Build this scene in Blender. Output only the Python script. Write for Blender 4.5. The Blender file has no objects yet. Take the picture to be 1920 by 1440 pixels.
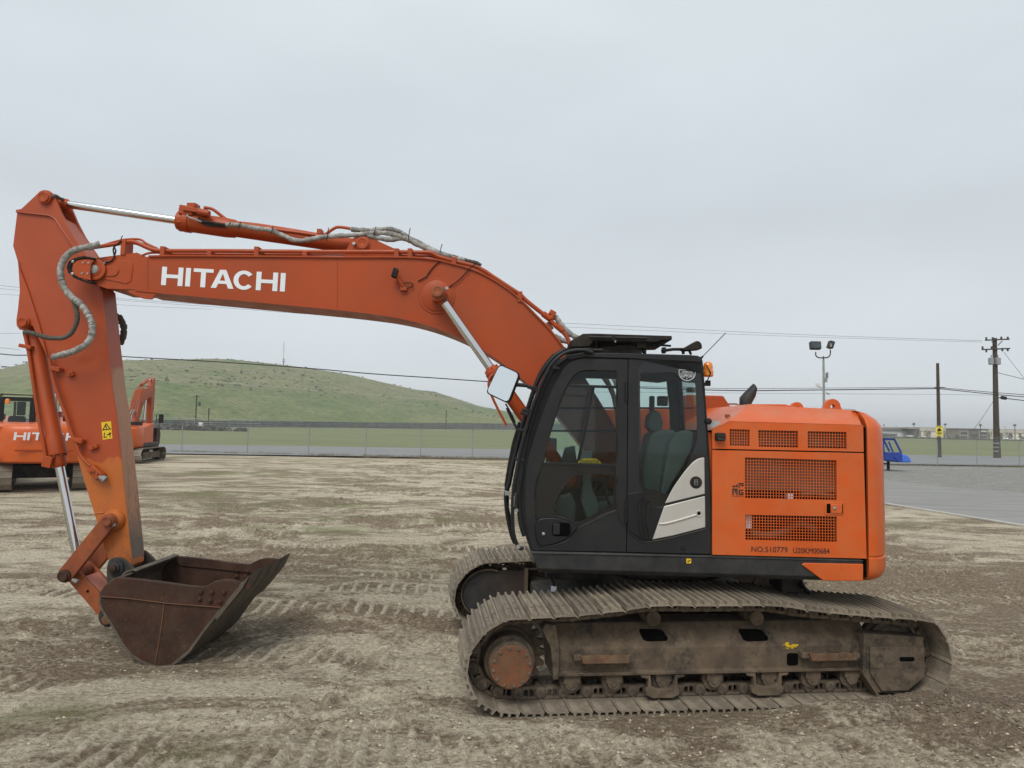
import bpy, bmesh, math, random
import numpy as np
from mathutils import Vector, Matrix
from mathutils.geometry import tessellate_polygon
random.seed(7); rng = np.random.default_rng(11)
S = bpy.context.scene; COL = S.collection
rad = math.radians

# ---------------------------------------------------------------- camera
F = 1331.0; H = 2.35; PITCH = math.atan(81/F); ROLL = 0.023
cam_d = bpy.data.cameras.new('camera'); cam = bpy.data.objects.new('camera', cam_d); COL.objects.link(cam)
RM = Matrix.Rotation(math.pi/2+PITCH, 3, 'X') @ Matrix.Rotation(ROLL, 3, 'Z')
cam.matrix_world = Matrix.Translation((0, 0, H)) @ RM.to_4x4()
cam_d.sensor_width = 36; cam_d.lens = F/1920*36; cam_d.clip_end = 6000; cam_d.clip_start = .1
S.camera = cam
# ---------------------------------------------------------------- sky, sun, exposure
SUN_EL, SUN_ROT = rad(52), rad(200)
W = bpy.data.worlds.new('World'); S.world = W; W.use_nodes = True
nt = W.node_tree; nt.nodes.clear()
out = nt.nodes.new('ShaderNodeOutputWorld'); bg = nt.nodes.new('ShaderNodeBackground')
sky = nt.nodes.new('ShaderNodeTexSky'); sky.sky_type = 'NISHITA'; sky.sun_disc = False
sky.sun_elevation = SUN_EL; sky.sun_rotation = SUN_ROT
tc = nt.nodes.new('ShaderNodeTexCoord'); sep = nt.nodes.new('ShaderNodeSeparateXYZ')
nt.links.new(tc.outputs['Generated'], sep.inputs[0])
ramp = nt.nodes.new('ShaderNodeValToRGB')
nt.links.new(sep.outputs['Z'], ramp.inputs[0])
e = ramp.color_ramp.elements
e[0].position = 0.0; e[0].color = (6.85, 7.2, 7.45, 1)
e[1].position = .6; e[1].color = (6.0, 6.6, 6.85, 1)
m_ = e.new(.10); m_.color = (6.0, 6.45, 6.8, 1)
m_ = e.new(.28); m_.color = (5.4, 5.85, 6.2, 1)
m_ = e.new(.42); m_.color = (5.8, 6.4, 6.75, 1)
# cloud deck: soft low contrast billows
mp = nt.nodes.new('ShaderNodeMapping'); mp.inputs['Scale'].default_value = (1.2, 1.2, 3.2)
nz = nt.nodes.new('ShaderNodeTexNoise'); nz.inputs['Scale'].default_value = 1.6; nz.inputs['Detail'].default_value = 4; nz.inputs['Roughness'].default_value = .45
nt.links.new(tc.outputs['Generated'], mp.inputs[0]); nt.links.new(mp.outputs[0], nz.inputs['Vector'])
mr = nt.nodes.new('ShaderNodeMapRange'); mr.inputs['From Min'].default_value = .3; mr.inputs['From Max'].default_value = .7
mr.inputs['To Min'].default_value = .93; mr.inputs['To Max'].default_value = 1.07
nt.links.new(nz.outputs['Fac'], mr.inputs['Value'])
mul = nt.nodes.new('ShaderNodeVectorMath'); mul.operation = 'SCALE'
nt.links.new(ramp.outputs[0], mul.inputs[0]); nt.links.new(mr.outputs[0], mul.inputs['Scale'])
mix = nt.nodes.new('ShaderNodeMix'); mix.data_type = 'RGBA'; mix.inputs['Factor'].default_value = .96
nt.links.new(sky.outputs[0], mix.inputs['A']); nt.links.new(mul.outputs[0], mix.inputs['B'])
bg.inputs['Strength'].default_value = .098
nt.links.new(mix.outputs['Result'], bg.inputs['Color']); nt.links.new(bg.outputs[0], out.inputs[0])
sd = bpy.data.lights.new('sun', 'SUN'); sd.energy = 1.9; sd.angle = rad(32); sd.color = (1, .97, .92)
so = bpy.data.objects.new('sun', sd); COL.objects.link(so)
so.rotation_euler = (math.pi/2-SUN_EL, 0, math.pi-SUN_ROT)
S.view_settings.view_transform = 'Standard'; S.view_settings.look = 'None'
S.view_settings.gamma = 1; S.view_settings.use_curve_mapping = False; S.view_settings.exposure = 0.30
S.render.engine = 'CYCLES'

# ---------------------------------------------------------------- pixel -> place helpers (1920x1440 measurements)
CAMP = Vector((0, 0, H))
def ray(px, py): return RM @ Vector(((px-960)/F, -(py-720)/F, -1))
def gz(Y): return 0.0 if Y < 85 else .005*(min(Y, 900)-85)
def hit(px, py):
    d = ray(px, py); k = -H/d.z if d.z < 0 else 1e9
    p = CAMP + d*k
    if p.y > 85 or d.z >= 0:
        k = (-.425 - H)/(d.z - .005*d.y); p = CAMP + d*k
    return p
def at(px, py, Y):
    d = ray(px, py); return CAMP + d*(Y/d.y)
CEN = Vector((1.594, 7.682, 0)); TH = rad(-1.3); TT = rad(7)
def mkframe(a):
    u = Vector((math.cos(a), math.sin(a), 0)); v = Vector((-math.sin(a), math.cos(a), 0))
    def P(px, py, vv):
        d = ray(px, py); k = (vv-(CAMP-CEN).dot(v))/d.dot(v); q = CAMP+d*k-CEN
        return (q.dot(u), q.dot(v), q.z)
    return P
hp = mkframe(TH); tp = mkframe(TT)
def hps(pts, v): return [(lambda q: (q[0], q[2]))(hp(x, y, v)) for x, y in pts]
def h3(pts): return [hp(x, y, v) for x, y, v in pts]

# ---------------------------------------------------------------- materials
MATS = {}
def nodes(m): return m.node_tree.nodes, m.node_tree.links
def newmat(name):
    m = bpy.data.materials.new(name); m.use_nodes = True; n, l = nodes(m); b = n['Principled BSDF']; return m, n, l, b
def noise(n, l, scale, detail=5, rough=.55, coord='Object', stretch=None, vec=None):
    t = n.new('ShaderNodeTexCoord'); x = n.new('ShaderNodeTexNoise'); x.inputs['Scale'].default_value = scale
    x.inputs['Detail'].default_value = detail; x.inputs['Roughness'].default_value = rough
    src = t.outputs[coord] if vec is None else vec
    if stretch:
        mm = n.new('ShaderNodeMapping'); mm.inputs['Scale'].default_value = stretch; l.new(src, mm.inputs[0]); src = mm.outputs[0]
    l.new(src, x.inputs['Vector']); return x.outputs['Fac']
def rmp(n, l, src, a, b, va=0., vb=1.):
    r = n.new('ShaderNodeMapRange'); r.inputs['From Min'].default_value = a; r.inputs['From Max'].default_value = b
    r.inputs['To Min'].default_value = va; r.inputs['To Max'].default_value = vb; l.new(src, r.inputs['Value']); return r.outputs[0]
def mixc(n, l, fac, A, B):
    x = n.new('ShaderNodeMix'); x.data_type = 'RGBA'
    for s, v in ((x.inputs['Factor'], fac), (x.inputs['A'], A), (x.inputs['B'], B)):
        if isinstance(v, (tuple, list)): s.default_value = (*v[:3], 1)
        elif isinstance(v, (int, float)): s.default_value = v
        else: l.new(v, s)
    return x.outputs['Result']
def math_(n, l, op, a, b):
    x = n.new('ShaderNodeMath'); x.operation = op
    for s, v in ((x.inputs[0], a), (x.inputs[1], b)):
        if isinstance(v, (int, float)): s.default_value = v
        else: l.new(v, s)
    return x.outputs[0]
def bump(n, l, b, h, strength=.3, dist=.01):
    x = n.new('ShaderNodeBump'); x.inputs['Strength'].default_value = strength; x.inputs['Distance'].default_value = dist
    l.new(h, x.inputs['Height']); l.new(x.outputs[0], b.inputs['Normal'])
def paint(name, col, col2=None, dirt=(.12, .085, .05), amt=.25, rough=.4, metal=0, scale=2.5, bumpy=.05, wear=None, coat=0, spec=.5, wav=0, vary=0):
    """painted metal: faint tone drift, dust film in patches, fine scratches"""
    m, n, l, b = newmat(name)
    col2 = col2 or tuple(c*.86 for c in col)
    c = mixc(n, l, rmp(n, l, noise(n, l, scale*.6, 3), .35, .65), col, col2)
    d = math_(n, l, 'MULTIPLY', rmp(n, l, noise(n, l, scale*2.2, 8, .68), .42, .75), amt*2)
    c = mixc(n, l, d, c, dirt)
    if amt > .34:                                    # heavily worn steel: dark oily blotches and pale scuffs
        c = mixc(n, l, math_(n, l, 'MULTIPLY', rmp(n, l, noise(n, l, scale*1.1, 6, .7), .52, .64), .6), c, tuple(q*.35 for q in col))
        c = mixc(n, l, math_(n, l, 'MULTIPLY', rmp(n, l, noise(n, l, scale*12, 5, .7), .60, .70), .5), c, tuple(min(.6, q*1.6) for q in dirt))
    if wear:
        w = rmp(n, l, noise(n, l, scale*5, 9, .75), .60, .66); c = mixc(n, l, math_(n, l, 'MULTIPLY', w, .85), c, wear)
    if vary:                                         # each piece aged on its own
        oi = n.new('ShaderNodeObjectInfo'); c = mixc(n, l, rmp(n, l, oi.outputs['Random'], 0, 1, 0, vary), c, tuple(q*.45 for q in col))
        c = mixc(n, l, math_(n, l, 'MULTIPLY', rmp(n, l, noise(n, l, 3, 4, .6, coord='Generated'), .5, .7), .4), c, dirt)
    l.new(c, b.inputs['Base Color']); b.inputs['Metallic'].default_value = metal
    l.new(rmp(n, l, noise(n, l, scale*4, 6), .3, .7, rough, min(1, rough+.2)), b.inputs['Roughness'])
    b.inputs['Specular IOR Level'].default_value = spec
    if coat: b.inputs['Coat Weight'].default_value = coat; b.inputs['Coat Roughness'].default_value = .15
    bump(n, l, b, noise(n, l, 60, 4), bumpy, .004)
    if wav:                                          # pressed sheet metal is never dead flat
        first = b.inputs['Normal'].links[0].from_node; x = n.new('ShaderNodeBump'); x.inputs['Strength'].default_value = wav; x.inputs['Distance'].default_value = .012
        l.new(noise(n, l, 2.6, 2, .4), x.inputs['Height']); l.new(x.outputs[0], first.inputs['Normal'])
    MATS[name] = m; return m
paint('boom_orange', (.385, .060, .010), (.335, .050, .008), amt=.12, rough=.36, wav=.5, spec=.3, scale=1.2)
paint('house_orange', (.58, .095, .011), (.52, .082, .009), dirt=(.42, .16, .065), amt=.22, rough=.26, wav=.7, spec=.4)
paint('link_orange', (.36, .085, .016), (.24, .052, .013), dirt=(.07, .04, .025), amt=.3, rough=.5, scale=5, wear=(.05, .03, .02))
paint('pink_orange', (.62, .19, .12), amt=.1, rough=.45)
paint('black_paint', (.007, .0074, .0085), (.010, .0105, .012), dirt=(.045, .042, .036), amt=.08, spec=.3, rough=.36, scale=3)
paint('skirt_gray', (.017, .0175, .019), (.022, .022, .024), spec=.35, dirt=(.12, .11, .09), amt=.14, rough=.42, scale=3)
paint('panel_gray', (.009, .0092, .0105), (.013, .013, .014), dirt=(.045, .042, .036), amt=.10, spec=.35, rough=.4, scale=3)
paint('rubber', (.009, .009, .010), spec=.25, amt=.15, rough=.65)
paint('silver', (.50, .47, .43), (.46, .435, .40), amt=.06, rough=.35, metal=.35)
paint('letter_white', (.72, .75, .78), (.68, .71, .74), amt=.03, rough=.5)
paint('sleeve', (.42, .41, .38), (.24, .23, .21), dirt=(.08, .07, .06), amt=.45, rough=.8, scale=9, bumpy=.6)
paint('sleeve_dark', (.10, .09, .08), (.05, .045, .04), amt=.4, rough=.8, scale=9, bumpy=.6)
paint('steel_bolt', (.42, .42, .40), amt=.3, rough=.4, metal=.8)
paint('mud_steel', (.108, .074, .046), (.038, .029, .022), dirt=(.19, .14, .09), amt=.5, rough=.8, scale=5, bumpy=.8)
paint('shoe_steel', (.27, .22, .165), (.15, .12, .088), dirt=(.37, .31, .23), amt=.55, rough=.68, scale=4, bumpy=.9, vary=.7)
paint('link_steel', (.12, .088, .062), (.07, .05, .036), dirt=(.23, .18, .125), amt=.45, rough=.8, scale=5, bumpy=.7, vary=.5)
paint('rust_hub', (.19, .066, .024), (.12, .046, .020), dirt=(.12, .082, .048), amt=.55, rough=.7, scale=6, bumpy=.5)
paint('rust_dark', (.056, .019, .009), (.028, .012, .007), dirt=(.082, .050, .030), amt=.36, spec=.35, rough=.62, scale=3, bumpy=.5, wear=(.13, .045, .022))
paint('bucket_steel', (.085, .068, .046), (.05, .038, .028), dirt=(.15, .12, .085), amt=.5, rough=.65, scale=5, bumpy=.7)
paint('dark_metal', (.02, .019, .018), (.012, .012, .012), amt=.3, rough=.6)
paint('interior_dark', (.028, .022, .020), amt=.1, rough=.7)
paint('seat_gray', (.12, .14, .133), (.08, .095, .09), amt=.05, rough=.8, bumpy=.3)
paint('yellow_label', (.75, .48, .01), (.70, .45, .01), amt=.03, rough=.4)
paint('beacon_amber', (.75, .22, .01), (.6, .16, .01), amt=.02, rough=.15, coat=.6)
paint('blue_paint', (.006, .035, .26), (.01, .04, .26), amt=.05, rough=.5)
paint('light_blue', (.05, .16, .62), amt=.05, rough=.5)
paint('galvanized', (.33, .34, .34), (.27, .28, .28), amt=.2, rough=.55, metal=.3)
paint('pole_wood', (.055, .04, .03), (.035, .026, .02), amt=.3, rough=.9, scale=6, bumpy=.6)
paint('concrete', (.22, .22, .21), (.17, .17, .165), amt=.2, rough=.9, scale=.4)
paint('wall_dark', (.16, .165, .16), (.12, .125, .12), dirt=(.12, .12, .10), amt=.4, rough=.9, scale=.5)
paint('wall_white', (.62, .64, .65), (.58, .60, .61), amt=.1, rough=.8, scale=.1)
paint('wall_beige', (.50, .46, .38), (.46, .42, .35), amt=.1, rough=.8, scale=.1)
paint('wall_brown', (.30, .26, .22), (.26, .225, .20), amt=.1, rough=.8, scale=.1)
paint('window_dark', (.05, .065, .08), amt=.02, rough=.15)
paint('bark', (.10, .075, .055), amt=.2, rough=.95)
paint('car_white', (.7, .7, .7), amt=.03, rough=.3)
paint('red_band', (.30, .02, .02), amt=.05, rough=.4)
paint('decal_black', (.012, .012, .012), amt=.02, rough=.5)
def simple(name, col, rough=.5, metal=0, **k):
    m, n, l, b = newmat(name); b.inputs['Base Color'].default_value = (*col, 1)
    b.inputs['Roughness'].default_value = rough; b.inputs['Metallic'].default_value = metal; MATS[name] = m; return m
simple('chrome', (.62, .63, .64), .13, 1)
paint('tan_core', (.12, .088, .064), (.05, .037, .028), dirt=(.19, .145, .11), amt=.3, rough=.9)
paint('sign_yellow', (.80, .66, .06), amt=.05)
simple('mirror', (.85, .87, .88), .02, 1)
simple('gloss_black', (.008, .008, .009), .06)
simple('cavity_shade', (.003, .0028, .0028), 1.0); MATS['cavity_shade'].node_tree.nodes['Principled BSDF'].inputs['Specular IOR Level'].default_value = .05  # near-black tone painted as the shade inside holes, recesses and gaps
def foliage(name, a, b_):
    m, n, l, b = newmat(name); l.new(mixc(n, l, rmp(n, l, noise(n, l, 1.3, 4), .35, .65), a, b_), b.inputs['Base Color'])
    b.inputs['Roughness'].default_value = .9; MATS[name] = m
foliage('leaf_gray', (.085, .078, .062), (.12, .11, .09)); foliage('leaf_green', (.03, .045, .02), (.05, .07, .03))
foliage('blade', (.09, .13, .035), (.15, .15, .06)); foliage('dry_weed', (.20, .17, .11), (.12, .10, .065))
foliage('scrub_dark', (.075, .08, .05), (.11, .10, .07))
# stick paint: fresher yellow-orange below, with soil scuffs
def stick_mat(name, inner=False):
    m, n, l, b = newmat(name)
    t = n.new('ShaderNodeTexCoord'); s = n.new('ShaderNodeSeparateXYZ'); l.new(t.outputs['Object'], s.inputs[0])
    base = mixc(n, l, rmp(n, l, noise(n, l, 1.4, 3), .35, .65), (.385, .060, .010), (.33, .050, .008))
    w = math_(n, l, 'ADD', s.outputs['Z'], math_(n, l, 'MULTIPLY', noise(n, l, 2.2, 3), -.7))
    if inner:
        base = mixc(n, l, rmp(n, l, w, 2.50, 2.44), base, (.42, .185, .085))
        sc = rmp(n, l, noise(n, l, 7, 8, .7, stretch=(3, 3, .6)), .50, .62)
        sc = math_(n, l, 'MULTIPLY', sc, rmp(n, l, s.outputs['Z'], 2.6, 1.4)); base = mixc(n, l, math_(n, l, 'MULTIPLY', sc, .7), base, (.16, .08, .05))
        base = mixc(n, l, rmp(n, l, w, .95, .7, 0, .9), base, (.10, .075, .055))
    else:
        base = mixc(n, l, rmp(n, l, w, 1.50, 1.47), base, (.44, .115, .018))
        sc = rmp(n, l, noise(n, l, 7, 9, .75), .50, .62); sc = math_(n, l, 'MULTIPLY', sc, rmp(n, l, s.outputs['Z'], 2.0, .9))
        base = mixc(n, l, math_(n, l, 'MULTIPLY', sc, .75), base, (.20, .075, .035))
    l.new(base, b.inputs['Base Color']); b.inputs['Roughness'].default_value = .42
    bump(n, l, b, noise(n, l, 50, 4), .08, .004); MATS[name] = m
stick_mat('stick_paint'); stick_mat('stick_inner', True)
def glass(name, tint, refl=1.0):
    m = bpy.data.materials.new(name); m.use_nodes = True; n, l = nodes(m); n.remove(n['Principled BSDF'])
    o = n['Material Output']; t = n.new('ShaderNodeBsdfTransparent'); t.inputs[0].default_value = (*tint, 1)
    g = n.new('ShaderNodeBsdfGlossy'); g.inputs['Roughness'].default_value = .02; g.inputs['Color'].default_value = (.9, .9, .9, 1)
    fr = n.new('ShaderNodeFresnel'); fr.inputs['IOR'].default_value = 1.5; x = n.new('ShaderNodeMixShader')
    k = math_(n, l, 'MULTIPLY', fr.outputs[0], refl)
    l.new(k, x.inputs[0]); l.new(t.outputs[0], x.inputs[1]); l.new(g.outputs[0], x.inputs[2]); l.new(x.outputs[0], o.inputs[0]); MATS[name] = m
glass('cab_glass', (.80, .86, .85), .45); glass('far_glass', (.93, .985, .975), .5)
def chain_mat():
    m = bpy.data.materials.new('chain_link'); m.use_nodes = True; n, l = nodes(m); b = n['Principled BSDF']; o = n['Material Output']
    b.inputs['Base Color'].default_value = (.3, .31, .31, 1); b.inputs['Roughness'].default_value = .6
    t = n.new('ShaderNodeBsdfTransparent'); x = n.new('ShaderNodeMixShader')
    tcn = n.new('ShaderNodeTexCoord'); sp = n.new('ShaderNodeSeparateXYZ'); l.new(tcn.outputs['Object'], sp.inputs[0])
    def strand(sgn):
        a = math_(n, l, 'ADD', sp.outputs['X'], math_(n, l, 'MULTIPLY', sp.outputs['Z'], sgn))
        a = math_(n, l, 'FRACT', math_(n, l, 'MULTIPLY', a, 14), 0)
        return math_(n, l, 'LESS_THAN', a, .075)
    k = math_(n, l, 'MAXIMUM', strand(1), strand(-1))
    l.new(k, x.inputs[0]); l.new(t.outputs[0], x.inputs[1]); l.new(b.outputs[0], x.inputs[2]); l.new(x.outputs[0], o.inputs[0]); MATS['chain_link'] = m
chain_mat()
# ---------------------------------------------------------------- mesh builder
class MB:
    def __init__(s): s.v = []; s.f = []
    def add(s, vs, fs):
        o = len(s.v); s.v += [tuple(p) for p in vs]; s.f += [tuple(i+o for i in f) for f in fs]; return s
    def box(s, a, b):
        (x0, y0, z0), (x1, y1, z1) = a, b
        return s.add([(x0,y0,z0),(x1,y0,z0),(x1,y1,z0),(x0,y1,z0),(x0,y0,z1),(x1,y0,z1),(x1,y1,z1),(x0,y1,z1)],
                     [(0,3,2,1),(4,5,6,7),(0,1,5,4),(1,2,6,5),(2,3,7,6),(3,0,4,7)])
    def cbox(s, c, sz, M=None):
        x, y, z = [q/2 for q in sz]; vs = [Vector(p) for p in ((-x,-y,-z),(x,-y,-z),(x,y,-z),(-x,y,-z),(-x,-y,z),(x,-y,z),(x,y,z),(-x,y,z))]
        if M is not None: vs = [M @ p for p in vs]
        return s.add([p+Vector(c) for p in vs], [(0,3,2,1),(4,5,6,7),(0,1,5,4),(1,2,6,5),(2,3,7,6),(3,0,4,7)])
    def prism(s, loops, v0, v1):
        """loops of (u,z) [outer, holes...] extruded from v0 to v1"""
        if isinstance(loops[0][0], (int, float)): loops = [loops]
        flat = [p for L in loops for p in L]; N = len(flat)
        if len(loops) == 1:
            L = loops[0]; ar = sum(L[i][0]*L[(i+1) % N][1]-L[(i+1) % N][0]*L[i][1] for i in range(N))
            if ar < 0: loops = [L[::-1]]; flat = loops[0]
            fs = [tuple(range(N)), tuple(range(2*N-1, N-1, -1))]
        else:
            tri = tessellate_polygon([[Vector((p[0], p[1], 0)) for p in L] for L in loops])
            fs = [tuple(t) for t in tri]+[tuple(i+N for i in t[::-1]) for t in tri]
        o = 0
        for L in loops:
            n = len(L)
            for i in range(n):
                j = (i+1) % n; fs.append((o+i, o+i+N, o+j+N, o+j))
            o += n
        return s.add([(p[0], v0, p[1]) for p in flat]+[(p[0], v1, p[1]) for p in flat], fs)
    def tube(s, path, r, n=10, caps=True, rr=None):
        P = [Vector(p) for p in path]; K = len(P); vs = []; fs = []; up = None
        for i, p in enumerate(P):
            d = (P[min(i+1, K-1)]-P[max(i-1, 0)]); d = d.normalized() if d.length > 1e-9 else Vector((0, 0, 1))
            if up is None: up = Vector((0, 1, 0)) if abs(d.y) < .9 else Vector((1, 0, 0))
            a = (up - d*up.dot(d)).normalized(); b = d.cross(a); up = a
            R = rr[i] if rr else r
            for k in range(n):
                t = 2*math.pi*k/n; vs.append(p+a*math.cos(t)*R+b*math.sin(t)*R)
        for i in range(K-1):
            for k in range(n):
                k2 = (k+1) % n; fs.append((i*n+k, i*n+k2, (i+1)*n+k2, (i+1)*n+k))
        if caps: fs.append(tuple(range(n-1, -1, -1))); fs.append(tuple((K-1)*n+k for k in range(n)))
        return s.add(vs, fs)
    def cyl(s, a, b, r, n=20, r2=None): return s.tube([a, b], r, n, rr=[r, r2 if r2 is not None else r])
    def lathe(s, c, axis, prof, n=32):
        """prof: (distance along axis, radius)"""
        ax = Vector(axis).normalized(); a = ax.orthogonal().normalized(); b = ax.cross(a); c = Vector(c); vs = []; fs = []
        for d, R in prof:
            for k in range(n): t = 2*math.pi*k/n; vs.append(c+ax*d+a*math.cos(t)*R+b*math.sin(t)*R)
        for i in range(len(prof)-1):
            for k in range(n): k2 = (k+1) % n; fs.append((i*n+k, i*n+k2, (i+1)*n+k2, (i+1)*n+k))
        fs.append(tuple(range(n-1, -1, -1))); fs.append(tuple((len(prof)-1)*n+k for k in range(n)))
        return s.add(vs, fs)
    def strip(s, path, v0, v1, th):
        """sheet following a (u,z) path, thickness th to the left of travel"""
        P = [Vector((a, b)) for a, b in path]; K = len(P); q = []
        for i, p in enumerate(P):
            d = (P[min(i+1, K-1)]-P[max(i-1, 0)]).normalized(); q.append(p+Vector((-d.y, d.x))*th)
        vs = []
        for i in range(K): vs += [(P[i].x, v0, P[i].y), (P[i].x, v1, P[i].y), (q[i].x, v1, q[i].y), (q[i].x, v0, q[i].y)]
        fs = []
        for i in range(K-1):
            a, b = i*4, i*4+4
            for k in range(4): k2 = (k+1) % 4; fs.append((a+k, a+k2, b+k2, b+k))
        fs += [(3, 2, 1, 0), tuple(4*(K-1)+k for k in range(4))]
        return s.add(vs, fs)
    def mesh(s, name, mat, smooth=35, recalc=True):
        me = bpy.data.meshes.new(name); me.from_pydata(s.v, [], s.f)
        if recalc:
            bm = bmesh.new(); bm.from_mesh(me); bmesh.ops.recalc_face_normals(bm, faces=bm.faces); bm.to_mesh(me); bm.free()
        if smooth:
            me.shade_smooth(); me.set_sharp_from_angle(angle=rad(smooth))
        me.materials.append(MATS[mat] if isinstance(mat, str) else mat); me.update(); return me
    def build(s, name, mat, parent=None, bevel=0, smooth=35, seg=2, recalc=True):
        o = bpy.data.objects.new(name, s.mesh(name, mat, smooth, recalc)); COL.objects.link(o)
        if parent is not None: o.parent = parent
        if bevel:
            m = o.modifiers.new('bevel', 'BEVEL'); m.width = bevel; m.segments = seg; m.limit_method = 'ANGLE'; m.angle_limit = rad(40)
        return o
def thing(name, label, cat, loc=(0, 0, 0), rz=0, group=None):
    o = bpy.data.objects.new(name, None); COL.objects.link(o); o.location = loc; o.rotation_euler = (0, 0, rz)
    o['label'] = label; o['category'] = cat; o.empty_display_size = .1
    if group: o['group'] = group
    return o
def tag(o, label, cat, group=None, kind=None):
    if label: o['label'] = label
    if cat: o['category'] = cat
    if group: o['group'] = group
    if kind: o['kind'] = kind
    return o
def struct(o): o['kind'] = 'structure'; return o
def crv(pts, n=6, closed=False):
    """Catmull-Rom through points"""
    P = [Vector(p) for p in pts]; K = len(P); out = []
    rngk = range(K if closed else K-1)
    for i in rngk:
        g = (lambda j: P[j % K]) if closed else (lambda j: P[max(0, min(K-1, j))])
        a, b, c, d = g(i-1), g(i), g(i+1), g(i+2)
        for k in range(n):
            t = k/n; out.append(tuple(.5*((2*b)+(c-a)*t+(2*a-5*b+4*c-d)*t*t+(3*b-a-3*c+d)*t**3)))
    if not closed: out.append(tuple(P[-1]))
    return out
def disc(c, r, n=24, a0=0): return [(c[0]+r*math.cos(a0+2*math.pi*k/n), c[1]+r*math.sin(a0+2*math.pi*k/n)) for k in range(n)]
def rrect(u0, u1, z0, z1, r, n=4):
    o = []
    for cx, cz, a in ((u1-r, z1-r, 0), (u0+r, z1-r, 90), (u0+r, z0+r, 180), (u1-r, z0+r, 270)):
        o += [(cx+r*math.cos(rad(a+90*k/n)), cz+r*math.sin(rad(a+90*k/n))) for k in range(n+1)]
    return o
# ---------------------------------------------------------------- flat print: letters as thin raised shapes
def glyph(ch, w, h, s):
    """bold sans capitals, box 0..w x 0..h, stroke s; list of polygons (outer[,hole])"""
    t = s*.72
    if ch == 'H': return [[[(0,0),(s,0),(s,h*.5-t/2),(w-s,h*.5-t/2),(w-s,0),(w,0),(w,h),(w-s,h),(w-s,h*.5+t/2),(s,h*.5+t/2),(s,h),(0,h)]]]
    if ch == 'I': return [[[(0,0),(s,0),(s,h),(0,h)]]]
    if ch == 'T': return [[[(w/2-s/2,0),(w/2+s/2,0),(w/2+s/2,h-t),(w,h-t),(w,h),(0,h),(0,h-t),(w/2-s/2,h-t)]]]
    if ch == 'A':
        return [[[(0,0),(s*1.12,0),(w*.5-(w*.5-s*1.12)*.70,h*.24),(w*.5+(w*.5-s*1.12)*.70,h*.24),(w-s*1.12,0),(w,0),(w*.5+s*.62,h),(w*.5-s*.62,h)],
                 [(w*.5-(w*.5-s*1.12)*.46,h*.24+t*.9),(w*.5+(w*.5-s*1.12)*.46,h*.24+t*.9),(w*.5,h*.80)]]]
    if ch == 'C':
        o = []; 
        for k in range(25): a = rad(38+284*k/24); o.append((w*.5+w*.5*math.cos(a), h*.5+h*.52*math.sin(a)))
        i = []
        for k in range(25): a = rad(322-284*k/24); i.append((w*.5+(w*.5-s)*math.cos(a), h*.5+(h*.52-t)*math.sin(a)))
        return [[o+i]]
def brand(parent, origin, ux, uz, n, h, mat, depth=.004, W_=1.24, italic=0.0):
    """the seven letters of the maker's name, each a letter of its own, along ux; n points towards the reader"""
    x = 0; k = h
    widths = {'H': 1.22, 'I': .34, 'T': 1.13, 'A': 1.30, 'C': 1.18}
    adv = {'H': 1.37, 'I': .44, 'T': 1.02, 'A': 1.27, 'C': 1.29}
    for ch in 'HITACHI':
        w = widths[ch]*k*W_/1.24; mb = MB()
        for loops in glyph(ch, w, h, h*.265):
            if len(loops) == 1: tri = [tuple(range(len(loops[0])))]; flat = loops[0]
            else:
                tri = tessellate_polygon([[Vector((p[0], p[1], 0)) for p in L] for L in loops]); flat = [p for L in loops for p in L]
            P = [Vector(origin)+Vector(ux)*(x+a+italic*b)+Vector(uz)*b for a, b in flat]; N = len(P)
            o2 = 0; fs = [tuple(t) for t in tri]+[tuple(i+N for i in t[::-1]) for t in tri]
            for L in loops:
                for i in range(len(L)): j = (i+1) % len(L); fs.append((o2+i, o2+i+N, o2+j+N, o2+j))
                o2 += len(L)
            mb.add([p+Vector(n)*depth for p in P]+P, fs)
        mb.build('letter', mat, parent, smooth=0)
        x += adv[ch]*k*W_/1.24
FONTC = {}
def text(name, body, parent, loc, ux, uz, size, mat, depth=.002, width=None, sx=1.0):
    """built-in font turned into a thin raised mesh, reading along ux"""
    cu = bpy.data.curves.new(name, 'FONT'); cu.body = body; cu.size = size; cu.extrude = depth/2; cu.resolution_u = 3
    o = bpy.data.objects.new(name, cu); COL.objects.link(o); bpy.context.view_layer.update()
    dg = bpy.context.evaluated_depsgraph_get(); me = bpy.data.meshes.new_from_object(o.evaluated_get(dg))
    bpy.data.objects.remove(o); bpy.data.curves.remove(cu)
    xs = [v.co.x for v in me.vertices]
    if width: sx = width/(max(xs)-min(xs))
    ux = Vector(ux).normalized(); uz = Vector(uz).normalized(); nn = ux.cross(uz)
    x0 = min(xs)
    for v in me.vertices:
        c = v.co; v.co = Vector(loc)+ux*((c.x-x0)*sx)+uz*c.y+nn*c.z
    me.materials.clear(); me.materials.append(MATS[mat])
    ob = bpy.data.objects.new(name, me); COL.objects.link(ob); ob.parent = parent; return ob
paint('guard_dark', (.035, .021, .016), (.018, .019, .022), dirt=(.08, .06, .04), amt=.3, rough=.6)
paint('step_rust', (.15, .062, .030), (.08, .045, .026), dirt=(.16, .12, .075), amt=.6, rough=.85, scale=9, bumpy=.8)
# ================================================================ THE MAIN EXCAVATOR
EX = thing('excavator', 'big orange excavator with black cab, filling the photo, its bucket resting on the dirt', 'excavator', CEN, TH)
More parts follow.
